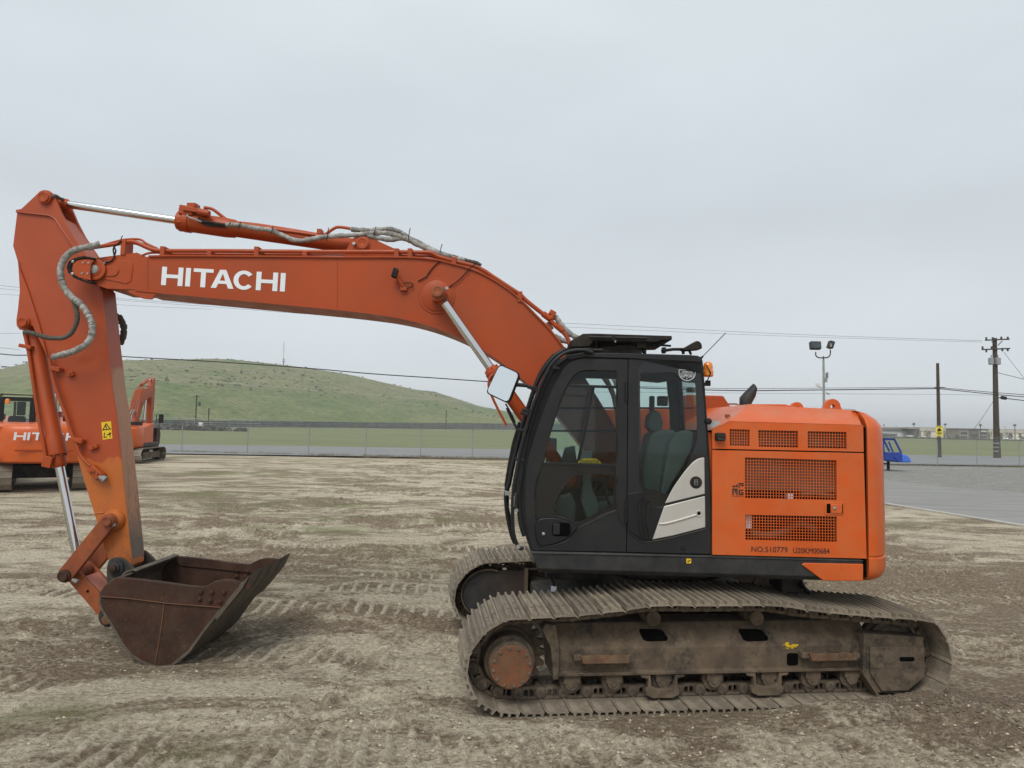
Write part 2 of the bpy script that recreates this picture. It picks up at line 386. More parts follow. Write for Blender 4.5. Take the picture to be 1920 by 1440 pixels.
# ---- undercarriage ------------------------------------------------
def q2(px, py, v): q = tp(px, py, v); return (q[0], q[2])
TOPJ = [(947.5,1161),(997.5,1157.5),(1042.5,1155),(1087.5,1152.5),(1130,1147.5),(1174,1142.5),(1216.7,1135),(1261,1133),(1304,1134),(1346,1134),(1388,1133.5),(1430,1133),(1472,1135),(1513,1142),(1554,1147),(1594,1150.4),(1634,1154),(1674,1157),(1713.5,1159),(1757.6,1166.5)]
loop = [q2(x, y, -1.595) for x, y in TOPJ]+[(2.10,.62),(2.165,.44),(2.155,.26),(2.07,.12),(1.93,.045),(1.78,.03),(0,.03),(-1.74,.03),(-1.92,.06),(-2.05,.16),(-2.125,.33),(-2.118,.50),(-2.05,.62),(-1.95,.725)]
def resample(L, n=None, pitch=None):
    P = [Vector(p) for p in L]; P.append(P[0]); d = [0]
    for a, b in zip(P, P[1:]): d.append(d[-1]+(b-a).length)
    n = n or round(d[-1]/pitch); st = d[-1]/n; o = []; j = 0
    for k in range(n):
        s = k*st
        while d[j+1] < s: j += 1
        o.append(P[j].lerp(P[j+1], (s-d[j])/(d[j+1]-d[j])))
    return o
JT = resample(loop, pitch=.2); NS = len(JT)
def shoe_mesh(p):
    """triple grouser plate, outer face z=0, grousers up, 0.8 m wide; leading lip bent down"""
    h = .032
    prof = [(.010,-.002),(.012,0),(.017,h),(.033,h),(.040,0),(.078,0),(.085,h*.92),(.100,h*.92),(.107,0),(.142,0),(.149,h),(.165,h),(.170,0),(p-.020,-.001),(p-.010,-.012),(p+.006,-.024),(p+.002,-.028),(p-.018,-.018),(p-.026,-.013),(.02,-.013),(.010,-.020),(.006,-.015)]
    mb = MB(); n = len(prof)
    vs = [(a, -.4, b) for a, b in prof]+[(a, .4, b) for a, b in prof]
    mb.add(vs, [tuple(range(n-1, -1, -1)), tuple(range(n, 2*n))]+[(i, (i+1) % n, (i+1) % n+n, i+n) for i in range(n)])
    for a in (.062, .128):                                        # four bolt heads on the plate
        for b in (-.09, .09): mb.lathe((a, b, -.001), (0, 0, 1), [(0, .014), (.010, .014), (.012, .010)], 6)
    for k in range(9):                                            # caked soil between the grousers
        a = (.062, .128)[k % 2]; b = random.uniform(-.36, .36); w = random.uniform(.03, .08)
        mb.add([(a-.016, b-w, 0), (a+.016, b-w, 0), (a+.016, b+w, 0), (a-.016, b+w, 0), (a, b, random.uniform(.008, .018))], [(0,1,4),(1,2,4),(2,3,4),(3,0,4)])
    return mb
PITCH_T = sum((JT[(i+1) % NS]-JT[i]).length for i in range(NS))/NS
SHOES = [shoe_mesh(PITCH_T).mesh('track_shoe', 'shoe_steel', 30) for _ in range(4)]
def link_mesh(p):
    mb = MB()
    for v in (-.11, .11):
        y0, y1 = (v-.022, v+.022)
        mb.prism([[(.0,-.125),(p,-.125),(p+.03,-.10),(p+.03,-.055),(p,-.018),(0,-.018),(-.02,-.05),(-.02,-.10)],
                  [(.058,-.045),(.092,-.045),(.092,-.098),(.068,-.098),(.058,-.085)], [(.106,-.045),(.140,-.045),(.140,-.085),(.130,-.098),(.106,-.098)]], y0, y1)
        s = -1 if v < 0 else 1
        mb.lathe((0.0, v+s*.010, -.078), (0, s, 0), [(0, .048), (.030, .048), (.034, .040), (.034, .018), (.026, .016)], 14)
    mb.cyl((0, -.13, -.078), (0, .13, -.078), .024, 10)
    return mb.mesh('chain_link', 'link_steel', 30)
LINK = link_mesh(PITCH_T)
def track(side):
    s = -1 if side < 0 else 1; vc = 1.195*s; vo = 1.40*s            # vo: outer face of the frame
    b = MB()
    z = lambda y, v: tp(1330, y, v)[2]
    zb, zf, zt = .265, .485, .66
    L, R = -1.34, 1.50
    sec = [(1.43, zb-.0), (1.43, zb+.028), (1.40, zb+.03), (1.40, zf), (1.24, zt), (1.0, zt+.01), (.96, .5), (.96, zb)]
    n = len(sec); vs = [(t, s*a, c) for t in (L, R) for a, c in sec]
    b.add(vs, [tuple(range(n)), tuple(range(2*n-1, n-1, -1))]+[(i, i+n, (i+1) % n+n, (i+1) % n) for i in range(n)])
    fr = b.build('track_frame', 'mud_steel', EX, .006); fr.rotation_euler[2] = TT-TH
    # end bracket near the sprocket, rib plate and skirt
    b = MB(); b.prism([(L-.035, zb-.02), (L+.01, zb-.02), (L+.01, zf), (L-.02, zt+.03), (L-.11, zt+.05), (L-.14, zt), (L-.06, .5)], s*1.435, s*1.0); b.build('end_plate', 'mud_steel', fr, .004)
    # idler guard
    g = [q2(x, y, -1.46) for x, y in ((1624,1189),(1736,1196),(1738,1271),(1705,1299),(1690,1304),(1672,1301),(1648,1301),(1618,1262),(1618,1214))]
    g2 = [q2(x, y, -1.46) for x, y in ((1632,1213),(1733,1215),(1735,1269),(1703,1296),(1654,1297),(1632,1262))]
    b = MB(); b.prism(g, s*1.44, s*1.30); b.prism(g2, s*1.46, s*1.435); b.build('idler_guard', 'mud_steel', fr, .008)
    sl = [q2(x, y, -1.464) for x, y in ((1689,1232),(1713,1232),(1716,1236),(1713,1240),(1689,1240),(1686,1236))]
    b = MB(); b.prism(sl, s*1.463, s*1.45); b.build('slot_shade', 'cavity_shade', fr)  # raised dark plate painted as the shade in a slot
    ln = [q2(1632, 1252, -1.46), q2(1735, 1251, -1.46)]
    b = MB(); b.tube([(ln[0][0], s*1.461, ln[0][1]), (ln[1][0], s*1.461, ln[1][1])], .003, 6); b.build('weld', 'mud_steel', fr)
    b = MB()                                                     # edge flange of the guard
    for a, c in zip(((1622,1192),(1620,1262)), ((1620,1262),(1646,1303))):
        A = q2(*a, -1.47); B_ = q2(*c, -1.47); d = Vector((B_[0]-A[0], B_[1]-A[1])).normalized()*0; nrm = Vector((-(B_[1]-A[1]), B_[0]-A[0])).normalized()*.012
        b.prism([(A[0]-nrm.x, A[1]-nrm.y), (B_[0]-nrm.x, B_[1]-nrm.y), (B_[0]+nrm.x, B_[1]+nrm.y), (A[0]+nrm.x, A[1]+nrm.y)], s*1.475, s*1.32)
    b.build('guard_flange', 'mud_steel', fr, .003)
    # thin near-black plates painted as shaded holes in the sloped and lower faces
    sn = Vector((0, -s*(zt-zf), -.16)).normalized()
    for x0, x1 in ((1198,1252), (1385,1440)):
        P = [(x0, 1180), (x0+34, 1180), (x0+44, 1183), (x1, 1197), (x1-2, 1202), (x0+16, 1203), (x0+8, 1200), (x0+1, 1186)]
        vs = []
        for x, y in P:
            lo = 1.24; hi = 1.40
            for _ in range(24):
                mid = (lo+hi)/2; q = tp(x, y, -mid); zz = zt+(zf-zt)*(mid-1.24)/.16
                if q[2] > zz: hi = mid
                else: lo = mid
            q = tp(x, y, -lo); vs.append(Vector((q[0], s*(lo+.004), q[2]+.004)))
        nn = Vector((0, s*(zt-zf), .16)).normalized()*.004
        k = len(vs); b = MB(); b.add(vs+[q+nn for q in vs], [tuple(range(k)), tuple(range(2*k-1, k-1, -1))]+[(i, i+k, (i+1) % k+k, (i+1) % k) for i in range(k)])
        b.build('hole_shade', 'cavity_shade', fr)
    c = q2(1486, 1236, -1.402); b = MB(); b.prism(rrect(c[0]-.052, c[0]+.052, c[1]-.052, c[1]+.052, .02), s*1.404, s*1.39); b.build('hole_shade', 'cavity_shade', fr)
    if side < 0:
        Rr = random.Random(4)
        for k in range(26):
            q = tp(1478+Rr.gauss(0, 7), 1209+Rr.gauss(0, 2.6), -1.36); s_ = Rr.uniform(.004, .014); b = MB(); zz = (q[2]-.485)/.175; b.cbox((q[0], -(1.40-.16*max(0, min(1, zz)))-.004, q[2]), (s_*2, .004, s_)); b.build('paint_fleck', 'yellow_label', fr)
    # rusty step plates with a wavy edge
    for x0, x1, y in ((1088, 1180, 1236), (1517, 1606, 1231)):
        A = q2(x0, y, -1.49); B_ = q2(x1, y, -1.49); zc = (A[1]+B_[1])/2+.0
        up = [(A[0]+(B_[0]-A[0])*k/14, zc+.030+(.008 if k % 5 == 0 else random.uniform(-.004, .004))) for k in range(15)]
        b = MB(); b.prism([(A[0]+.03, zc-.035), (B_[0], zc-.035)]+up[::-1], s*1.495, s*1.483)
        b.box((A[0]+.02, s*1.40, zc-.034), (B_[0]-.01, s*1.486, zc-.022)); b.build('step', 'step_rust', fr, .002)
        b = MB(); b.box((B_[0]+.002, min(s*1.40, s*1.48), zc-.03), (B_[0]+.04, max(s*1.40, s*1.48), zc+.02)); b.box((A[0]-.05, min(s*1.40, s*1.47), zc-.02), (A[0]+.02, max(s*1.40, s*1.47), zc+.03)); b.build('step_bracket', 'mud_steel', fr, .003)
    # lower rollers with end blocks
    for px in (1070, 1149, 1242, 1337, 1438, 1521, 1594):
        t0 = q2(px, 1286, -1.36)[0]
        b = MB(); b.lathe((t0, vc-.2, .195), (0, 1, 0), [(0,.055),(.03,.055),(.04,.095),(.10,.095),(.105,.078),(.295,.078),(.30,.095),(.36,.095),(.37,.055),(.40,.055)], 20); b.build('roller', 'link_steel', fr)
        b = MB(); z0 = .165
        b.prism([(t0-.07,zb),(t0-.07,z0+.035),(t0-.055,z0+.025),(t0-.04,z0+.03),(t0-.03,z0+.008),(t0+.0,z0-.012),(t0+.03,z0+.008),(t0+.04,z0+.03),(t0+.055,z0+.025),(t0+.07,z0+.035),(t0+.07,zb)], s*1.40, s*1.34); b.build('roller_mount', 'mud_steel', fr, .003)
    for px in (1242, 1438):
        t0 = q2(px, 1290, -1.42)[0]
        b = MB(); b.prism([(t0-.19,zb-.004),(t0-.19,zb-.02),(t0-.13,zb-.03),(t0-.13,.16),(t0-.15,.14),(t0-.145,.10),(t0-.09,.072),(t0+.09,.072),(t0+.145,.10),(t0+.15,.14),(t0+.13,.16),(t0+.13,zb-.03),(t0+.19,zb-.02),(t0+.19,zb-.004),
            (t0+.11,zb-.004),(t0+.10,.17),(t0+.05,.145),(t0-.05,.145),(t0-.10,.17),(t0-.11,zb-.004)], s*1.435, s*1.38); b.build('roller_guard', 'mud_steel', fr, .004)
    # carrier rollers
    for px in (1226, 1420):
        c = tp(px, 1160, -1.33)
        b = MB(); b.lathe((c[0], s*1.33, c[2]), (0, -s, 0), [(0,.062),(.012,.066),(.02,.056),(.10,.056),(.11,.07),(.22,.07),(.23,.05),(.30,.05)], 24); b.lathe((c[0], s*1.332, c[2]), (0, s, 0), [(0,.05),(.004,.048),(.005,.03),(.0,.0299),(.006,.012)], 20)
        b.build('carrier_roller', 'mud_steel', fr); b = MB(); b.box((c[0]-.03, min(s*1.05, s*1.15), zt-.02), (c[0]+.03, max(s*1.05, s*1.15), c[2])); b.build('roller_mount', 'mud_steel', fr, .003)
    # sprocket, hub, idler
    sc = (-1.735, .405); b = MB(); pts = []
    for k in range(21):
        a = 2*math.pi*k/21
        for da, r_ in ((-.10,.285),(-.045,.325),(.045,.325),(.10,.285),(.15,.272)): pts.append((sc[0]+r_*math.cos(a+da), sc[1]+r_*math.sin(a+da)))
    b.prism(pts, vc-.035, vc+.035); b.lathe((sc[0], vc, sc[1]), (0, s, 0), [(.03,.235),(.05,.23),(.06,.205),(.14,.20),(.17,.19)], 36)
    b.build('sprocket', 'mud_steel', fr)
    hb = MB(); hc = tp(959, 1251, -1.545); hz = (hc[0], hc[2])
    hb.lathe((hz[0], s*1.35, hz[1]+.005), (0, s, 0), [(0,.215),(.06,.212),(.075,.19),(.165,.183),(.185,.178)], 40); hub = hb.build('drive_hub', 'mud_steel', fr)
    hb = MB(); hb.lathe((hz[0], s*1.535, hz[1]), (0, s, 0), [(0,.176),(.010,.176),(.014,.171)], 40); hb.build('hub_cover', 'rust_hub', fr)
    for k in range(12):
        if side > 0: break
        a = 2*math.pi*(k+.3)/12; b = MB(); b.lathe((hz[0]+.152*math.cos(a), s*1.548, hz[1]+.152*math.sin(a)), (0, s, 0), [(0,.014),(.009,.014),(.012,.010)], 10); b.build('bolt', 'link_steel', fr)
    for k in range(20):
        if side > 0: break
        a = 2*math.pi*(k+.5)/20; b = MB(); b.lathe((sc[0]+.255*math.cos(a), vc+s*.036, sc[1]+.255*math.sin(a)), (0, s, 0), [(0,.013),(.009,.013)], 6); b.build('bolt', 'link_steel', fr)
    b = MB(); b.lathe((1.80, vc-.11, .40), (0, 1, 0), [(0,.06),(.02,.06),(.02,.20),(.04,.21),(.04,.255),(.07,.255),(.08,.29),(.14,.29),(.15,.255),(.18,.255),(.18,.21),(.20,.20),(.20,.06),(.22,.06)], 36); b.build('idler', 'link_steel', fr)
    # shoes and chain links, one object each
    for i in range(NS):
        a, c = JT[i], JT[(i+1) % NS]; d = c-a; ang = math.atan2(d.y, d.x)
        o = bpy.data.objects.new('track_shoe', SHOES[i % 4]); COL.objects.link(o); o.parent = fr
        o.location = (a.x, vc, a.y); o.rotation_euler = (0, -ang, 0); o.scale = (d.length/PITCH_T, 1, 1)
        o = bpy.data.objects.new('chain_link', LINK); COL.objects.link(o); o.parent = fr
        o.location = (a.x, vc, a.y); o.rotation_euler = (0, -ang, 0); o.scale = (d.length/PITCH_T, 1, 1)
    return fr
trk_near = track(-1); trk_far = track(1)
# the loop runs clockwise (top left to right): outer face is on the left of travel
# far track guards seen inside the loop
b = MB(); c0 = (-1.72, .42); b.prism([(c0[0]+.30*math.cos(rad(a)), c0[1]+.27*math.sin(rad(a))) for a in range(80, 281, 12)]+[(-1.28,.14),(-1.28,.68)], .90, .93); b.build('inner_guard', 'guard_dark', trk_far, .003)
b = MB(); b.strip([(c0[0]+.315*math.cos(rad(a)), c0[1]+.285*math.sin(rad(a))) for a in range(70, 270, 12)], .86, .97, .012); b.build('guard_flange', 'mud_steel', trk_far)
b = MB(); b.box((-1.30, .80, .12), (-1.27, .96, .72)); b.box((-1.27, .86, .70), (-1.0, 1.1, .715)); b.build('guard_flange', 'mud_steel', trk_far)
# cross frame and slewing ring
b = MB(); b.prism([(-1.28,.22),(-1.0,.16),(1.0,.16),(1.2,.24),(1.2,.62),(.8,.78),(-.7,.78),(-1.0,.66),(-1.28,.64)], -.55, .55); b.box((-1.15,-1.0,.30),(-.55,1.0,.60)); b.box((.45,-1.0,.30),(1.05,1.0,.60))
cf = b.build('cross_frame', 'dark_metal', EX, .02); cf.rotation_euler[2] = TT-TH
b = MB(); b.lathe((0, 0, .78), (0, 0, 1), [(0,.68),(.10,.68),(.11,.62),(.20,.62),(.26,.60)], 48); b.build('slewing_ring', 'dark_metal', EX)
for sgn in (-1, 1): MB().cbox((-.95, sgn*.25, .9), (.5, .12, .2)).build('hose_guard', 'dark_metal', EX, .01)
MB().box((1.0,-.9,.86),(1.18,-.55,1.02)).build('drain_box', 'dark_metal', EX, .01)
b = MB(); b.tube(h3([(1028,1076,-1.1),(1038,1092,-1.05),(1040,1104,-.95)]), .012, 8); b.tube(h3([(1500,1092,-1.0),(1510,1106,-.9),(1520,1112,-.8)]), .02, 8); b.build('hanging_hose', 'rubber', EX)
b = MB(); q = hp(1038, 1104, -1.0); b.cbox(q, (.05, .02, .05)); b.build('white_tag', 'letter_white', EX)

# ---- upper structure ----------------------------------------------
VS = -1.335
zR0 = hp(1300, 1040, VS)[2]; zR1 = hp(1300, 1084, VS)[2]
uF = hp(995, 1032, VS)[0]; uFb = hp(1010, 1076, VS)[0]; uB = hp(1620, 1048, VS)[0]
zT = zR0; zB = hp(1300, 1083.5, VS)[2]
# deck with its chamfered grey skirt
sec = [(VS, zT-.02), (VS+.015, zT), (VS+.3, zT+.002), (-VS-.3, zT+.002), (-VS, zT-.02), (-VS, zB+.05), (-VS-.05, zB), (VS+.05, zB), (VS+.004, zB+.04)]
n = len(sec); vs = []
for u_top, u_bot in ((uF, uFb), (uB-.012, uB-.012)):
    vs += [(u_top+(u_bot-u_top)*(zT-z)/(zT-zB), v, z) for v, z in sec]
b = MB(); b.add(vs, [tuple(range(n)), tuple(range(2*n-1, n-1, -1))]+[(i, i+n, (i+1) % n+n, (i+1) % n) for i in range(n)])
skirt = b.build('skirt', 'skirt_gray', EX, .008)
w = hps([(1506,1056),(1512,1055.4),(1618,1057.5),(1618,1089.5),(1543,1088.5),(1503,1059)], VS-.004)
b = MB(); b.prism(w, VS-.012, VS+.03); b.build('skirt_panel', 'house_orange', skirt, .006)
b = MB(); b.tube(h3([(1000,1037,VS-.003),(1330,1044,VS-.003),(1618,1052,VS-.003)]), .006, 8); b.build('skirt_trim', 'skirt_gray', skirt)
q = hp(1291.5, 1052, VS-.006); b = MB(); b.prism(rrect(q[0]-.021, q[0]+.021, q[2]-.021, q[2]+.021, .006), VS-.006, VS+.01); lb = b.build('hook_label', 'yellow_label', skirt)
b = MB(); b.prism([(q[0]+.014*math.cos(rad(a)), q[2]+.014*math.sin(rad(a))) for a in range(0, 91, 15)]+[(q[0], q[2])], VS-.0075, VS-.005); b.prism([(q[0]+.014*math.cos(rad(a)), q[2]+.014*math.sin(rad(a))) for a in range(180, 271, 15)]+[(q[0], q[2])], VS-.0075, VS-.005); b.build('label_mark', 'decal_black', skirt)
# engine bay behind the doors (dark core)
u0 = hp(1340, 900, VS)[0]; u1 = hp(1618, 900, VS)[0]; z1 = hp(1500, 793, VS)[2]
b = MB(); b.box((u0+.06, -1.12, zT), (u1, 1.3, z1-.04)); b.build('engine_bay', 'cavity_shade', EX)
b = MB()
c = hps([(1398,860),(1568,864),(1568,921),(1398,917)], VS+.07); b.prism(c, VS+.07, VS+.16); c = hps([(1370,806),(1590,812),(1590,838),(1370,834)], VS+.08); b.prism(c, VS+.08, VS+.2)
b.build('radiator', 'tan_core', EX)
b = MB(); c = hps([(1398,966),(1409,966),(1409,990),(1398,990)], VS+.06); b.prism(c, VS+.05, VS+.1); c = hps([(1476,925),(1486,925),(1486,935),(1476,935)], VS+.06); b.prism(c, VS+.05, VS+.1); b.build('service_box', 'letter_white', EX)
b = MB(); b.tube(h3([(1410,1000,VS+.12),(1440,1004,VS+.1),(1470,996,VS+.12),(1500,980,VS+.1),(1530,992,VS+.12)]), .03, 8); b.tube(h3([(1500,926,VS+.1),(1530,924,VS+.1),(1560,930,VS+.1)]), .025, 8); b.build('bay_hose', 'tan_core', EX)
def holed_panel(name, corners, holes, v0, v1, mat, bev=.0):
    """panel given by four pixel corners (TL TR BR BL), rectangular openings given by pixel corners"""
    C = hps(corners, v0); HS = [hps(h, v0) for h in holes]
    b = MB(); b.prism([C]+HS, v0, v1); return b.build(name, mat, EX, bev)
def grille(parent, c, v, nx, nz, bar=.0052):
    A, B_, C_, D = [Vector(p) for p in hps(c, v)]
    b = MB()
    for i in range(nx+1):
        t = i/nx; p = A.lerp(B_, t); q = D.lerp(C_, t); b.box((p.x-bar/2, v, q.y), (p.x+bar/2, v+.004, p.y))
    for j in range(nz+1):
        t = j/nz; p = A.lerp(D, t); q = B_.lerp(C_, t)
        b.prism([(p.x, p.y-bar/2), (q.x, q.y-bar/2), (q.x, q.y+bar/2), (p.x, p.y+bar/2)], v+.001, v+.003)
    return b.build('mesh_grille', 'house_orange', parent, 0, 0)
H1 = [(1396.5,857.5),(1568.5,863),(1569,938),(1397.5,934)]; H2 = [(1397.5,965),(1569,968.5),(1569,1016.5),(1397,1012.5)]
dr = holed_panel('engine_door', [(1335.5,843.8),(1619.5,849.6),(1625,1047.3),(1335.5,1040)], [H1, H2], VS, VS+.03, 'house_orange')
grille(dr, H1, VS+.008, 32, 14); grille(dr, H2, VS+.008, 32, 9)
G1 = [(1368,804.5),(1405.5,805.5),(1406,836.5),(1368.5,835.5)]; G2 = [(1421.5,806.5),(1496,808),(1497,839.5),(1423,838)]; G3 = [(1514,808.5),(1587,810),(1588,841.5),(1515,840)]
up = holed_panel('upper_panel', [(1335.5,806),(1367,790.7),(1618.5,797.2),(1619.5,847.2),(1335.5,841.2)], [G1, G2, G3], VS, VS+.03, 'house_orange')
grille(up, G1, VS+.008, 8, 6); grille(up, G2, VS+.008, 14, 6); grille(up, G3, VS+.008, 14, 6)
# latch
L0 = hps([(1547,941.5),(1582,942),(1582,966),(1547,965.5)], VS-.004); b = MB(); b.prism(L0, VS-.006, VS+.01); la = b.build('latch_plate', 'house_orange', dr, .003)
b = MB(); b.prism(hps([(1549.5,944.5),(1556.5,944.5),(1556.5,962),(1549.5,962)], VS), VS-.0075, VS); b.prism(hps([(1578.5,945),(1580,945),(1580,963),(1578.5,963)], VS), VS-.0075, VS); b.build('recess_shade', 'cavity_shade', dr)  # dark plates on the surface, painted as the shade beside the paddle
b = MB(); b.prism(hps([(1557,945),(1578,945.5),(1578,962.5),(1557,962)], VS), VS-.014, VS); b.build('latch_paddle', 'house_orange', dr, .004)
q = hp(1565, 953, VS-.014); b = MB(); b.lathe(q, (0, -1, 0), [(0,.014),(.006,.014),(.008,.010)], 16); b.build('latch_lock', 'steel_bolt', dr)
q = hp(1409, 1034.5, VS-.002); q2_ = hp(1477, 1036, VS-.002)
sl = (q2_[2]-q[2])/(q2_[0]-q[0]); ux = (1, 0, sl)
text('serial_number', 'NO.510779', dr, q, ux, (0, 0, 1), .068, 'decal_black', width=q2_[0]-q[0])
q = hp(1487, 1037, VS-.002); q2_ = hp(1555.5, 1040, VS-.002); text('serial_number', 'U20KM00684', dr, q, ux, (0, 0, 1), .068, 'decal_black', width=q2_[0]-q[0])
# small maker emblem made of bars
def pxpoly(parent, name, polys, v, d, mat):
    b = MB()
    for P in polys: b.prism(hps(P, v), v-d, v+.001)
    return b.build(name, mat, parent, 0, 0)
def bar(x0, y0, x1, y1): return [(x0, y0), (x1, y0), (x1, y1), (x0, y1)]
em = [bar(1373,916,1375.6,928), bar(1373,916,1382,918.2), bar(1377.3,917,1379.6,924), bar(1380.5,916,1383,928), bar(1385,918,1394,920), bar(1385,918,1387.5,928), bar(1385,926,1394,928), bar(1391.5,923,1394,928), bar(1388.5,922.6,1394,924.4),
      bar(1373,910.4,1383,912.4), bar(1381,908,1383,914), bar(1385,905.5,1394,907.5), bar(1385,905.5,1387,915), bar(1391.8,906,1394,912), bar(1375,911,1377,914.5), bar(1388,909,1394,910.6), bar(1373,929.7,1394,930.5)]
pxpoly(dr, 'emblem', em, VS-.001, .0015, 'decal_black')
# small black side lamp on the upper panel
q = hp(1350.5, 819, VS-.03); b = MB(); b.cbox(q, (.088, .06, .072)); sl_ = b.build('side_camera', 'rubber', up, .014)
b = MB(); b.cbox((q[0]+.004, q[1]-.03, q[2]-.022), (.07, .014, .014)); b.build('camera_lens', 'gloss_black', up, .002)
# hood: chamfered sides, sloping front
def hv(px, py, v): return Vector(hp(px, py, v))
A = hv(1333, 806.5, VS); Bq = hv(1367, 790, VS); Cq = hv(1618.5, 796.8, VS); D = hv(1607, 769.5, VS+.26); E_ = hv(1403, 758, VS+.30)
VF = 1.33
fl = [Vector((p.x, VF-(p.y-VS), p.z)) for p in (A, Bq, Cq, D, E_)]
vs = [A, Bq, Cq, D, E_]+fl
md = (Cq+D)/2+Vector((.005, -.012, .022)); me_ = (Bq+E_)/2+Vector((.0, -.0, .0))
b = MB(); b.add(vs, [(0,1,4), (1,2,3,4), (4,3,8,9), (0,4,9,5), (5,9,6), (6,9,8,7), (2,7,8,3)]); hood = b.build('engine_hood', 'house_orange', EX, .02, 30, 3)
b = MB()                                                         # raised lid on the hood
P = [hv(1408,757.5,-.95), hv(1472,758,-.95), hv(1506,766,-.95), hv(1402,763,-.95)]
b.add([*P, *[p+Vector((0, .9, 0)) for p in P]], [(0,1,2,3),(7,6,5,4),(0,4,5,1),(1,5,6,2),(2,6,7,3),(3,7,4,0)]); b.build('hood_lid', 'house_orange', hood, .006)
q = hp(1339, 797.5, -1.22); b = MB(); b.lathe(q, (-.45, -.5, .75), [(0,.055),(.006,.055),(.008,.05)], 24)
o_ = b.build('oval_badge', 'galvanized', hood)
b = MB(); q = hp(1364, 780, -1.12); b.cbox(q, (.04, .03, .03)); b.build('hood_catch', 'link_orange', hood, .003)
b = MB(); b.box((A.x-.02, VS+.06, zT), (A.x+.06, .25, A.z-.02)); b.build('firewall', 'house_orange', EX)
# counterweight with rounded plan
plan = [(1.606,VS),(1.665,VS+.004),(1.73,-1.295),(1.79,-1.235),(1.86,-1.12),(1.93,-.94),(1.985,-.74),(2.02,-.50),(2.045,-.25),(2.05,0)]
plan = plan+[(u, -v) for u, v in plan[-2::-1]]; plan = [(p[0], p[1]) for p in crv([(a, c, 0) for a, c in plan], 3)]
K = len(plan); nr = []
for i in range(K):
    d = Vector(plan[min(i+1, K-1)])-Vector(plan[max(i-1, 0)]); nr.append(Vector((d.y, -d.x)).normalized())
zc0 = hp(1622, 1092.5, VS)[2]; zc1 = hp(1620, 770.5, VS+.22)[2]; zs = hp(1626, 1045, VS)[2]; zsh = hp(1622, 797, VS)[2]
prof = [(zc0,.16),(zc0+.004,.09),(zc0+.03,.035),(zc0+.075,.008),(zc0+.13,0),(zs-.012,0),(zs-.004,.012),(zs+.006,.012),(zs+.012,.004),(zs+.30,.004),(zsh-.35,.012),(zsh-.04,.02),(zsh+.0,.03),(zsh+.06,.075),(zc1-.022,.15),(zc1-.004,.20),(zc1,.26)]
b = MB(); vs = []
for z, ins in prof:
    for i in range(K): vs.append((plan[i][0]-ins*nr[i].x, plan[i][1]-ins*nr[i].y, z))
fs = []
for j in range(len(prof)-1):
    for i in range(K-1): fs.append((j*K+i, j*K+i+1, (j+1)*K+i+1, (j+1)*K+i))
fs.append(tuple(range(K-1, -1, -1))); fs.append(tuple((len(prof)-1)*K+i for i in range(K))); fs.append(tuple(j*K for j in range(len(prof)-1, -1, -1))); fs.append(tuple(j*K+K-1 for j in range(len(prof))))
b.add(vs, fs); cw = b.build('counterweight', 'house_orange', EX, 0, 40)
b = MB(); b.prism([(1.53,zc0+.04),(1.62,zc0+.04),(1.62,zsh-.02),(1.53,zsh-.02)], VS+.045, VS+.9); b.prism([(1.53,zsh-.02),(1.62,zsh-.02),(1.62,zc1-.06),(1.53,zc1-.06)], VS+.24, VS+.9); b.build('gap_shade', 'cavity_shade', EX)  # dark filler painted as the shade in the gap before the counterweight
b = MB(); q = hp(1659.5, 937, -.9); P0 = (2.005, -.62, q[2]); b.add([(1.953,-.90,q[2]+.16),(2.012,-.60,q[2]+.16),(2.012,-.60,q[2]-.16),(1.953,-.90,q[2]-.16),(1.935,-.90,q[2]+.16),(1.995,-.60,q[2]+.16),(1.995,-.60,q[2]-.16),(1.935,-.90,q[2]-.16)], [(0,1,2,3),(7,6,5,4),(0,4,5,1),(1,5,6,2),(2,6,7,3),(3,7,4,0)]); b.build('warning_label', 'yellow_label', cw)
# lifting eyes
def eye(px, py, r, base_y, v, s=1.0):
    c = hp(px, py, v); k = hp(px+r, py, v)[0]-c[0]; zb_ = hp(px, base_y, v)[2]
    o = [(c[0]+k*1.28, zb_), (c[0]+k*1.12, c[2]-k*.2)]+[(c[0]+k*math.cos(rad(a)), c[2]+k*math.sin(rad(a))) for a in range(0, 181, 15)]+[(c[0]-k*1.12, c[2]-k*.2), (c[0]-k*1.28, zb_)]
    b = MB(); b.prism([o, disc((c[0], c[2]), k*.30, 16)], v-.035, v+.035); return b.build('lifting_eye', 'house_orange', EX, .012)
eye(1559, 762.5, 14.5, 770, -.75); eye(1493, 765.5, 11.5, 768, .55)
b = MB(); q = hp(1586, 769, -.2); b.lathe((q[0], -.2, q[2]-.05), (0, 0, 1), [(0,.10),(.045,.10),(.06,.085),(.065,.02)], 24); b.build('filler_cap', 'galvanized', EX)
# exhaust stack
VX = -.62; rings = []
bl_, br_ = hp(1386.5,766,VX), hp(1408,762,VX)
for (lx,ly),(rx,ry),(mx,my) in (((1386.5,768),(1408,768),(1397,768)), ((1386.5,757),(1409,757),(1398,757)), ((1387,745),(1411,753),(1400,748)), ((1398,733),(1416,744),(1411,739)), ((1412,719.5),(1418,733),(1417.5,726))):
    Lp, Rp = Vector(hp(lx,ly,VX)), Vector(hp(rx,ry,VX)); w2 = .062
    rings.append([(Lp+Rp)/2+(Lp-Rp)/2*math.cos(2*math.pi*k/20)+Vector((0, w2*math.sin(2*math.pi*k/20), 0)) for k in range(20)])
b = MB(); fs = [(j*20+k, j*20+(k+1) % 20, (j+1)*20+(k+1) % 20, (j+1)*20+k) for j in range(4) for k in range(20)]
b.add([p for R_ in rings for p in R_], fs+[tuple(range(19,-1,-1)), tuple(80+k for k in range(20))]); b.build('exhaust_stack', 'skirt_gray', EX, 0, 40)
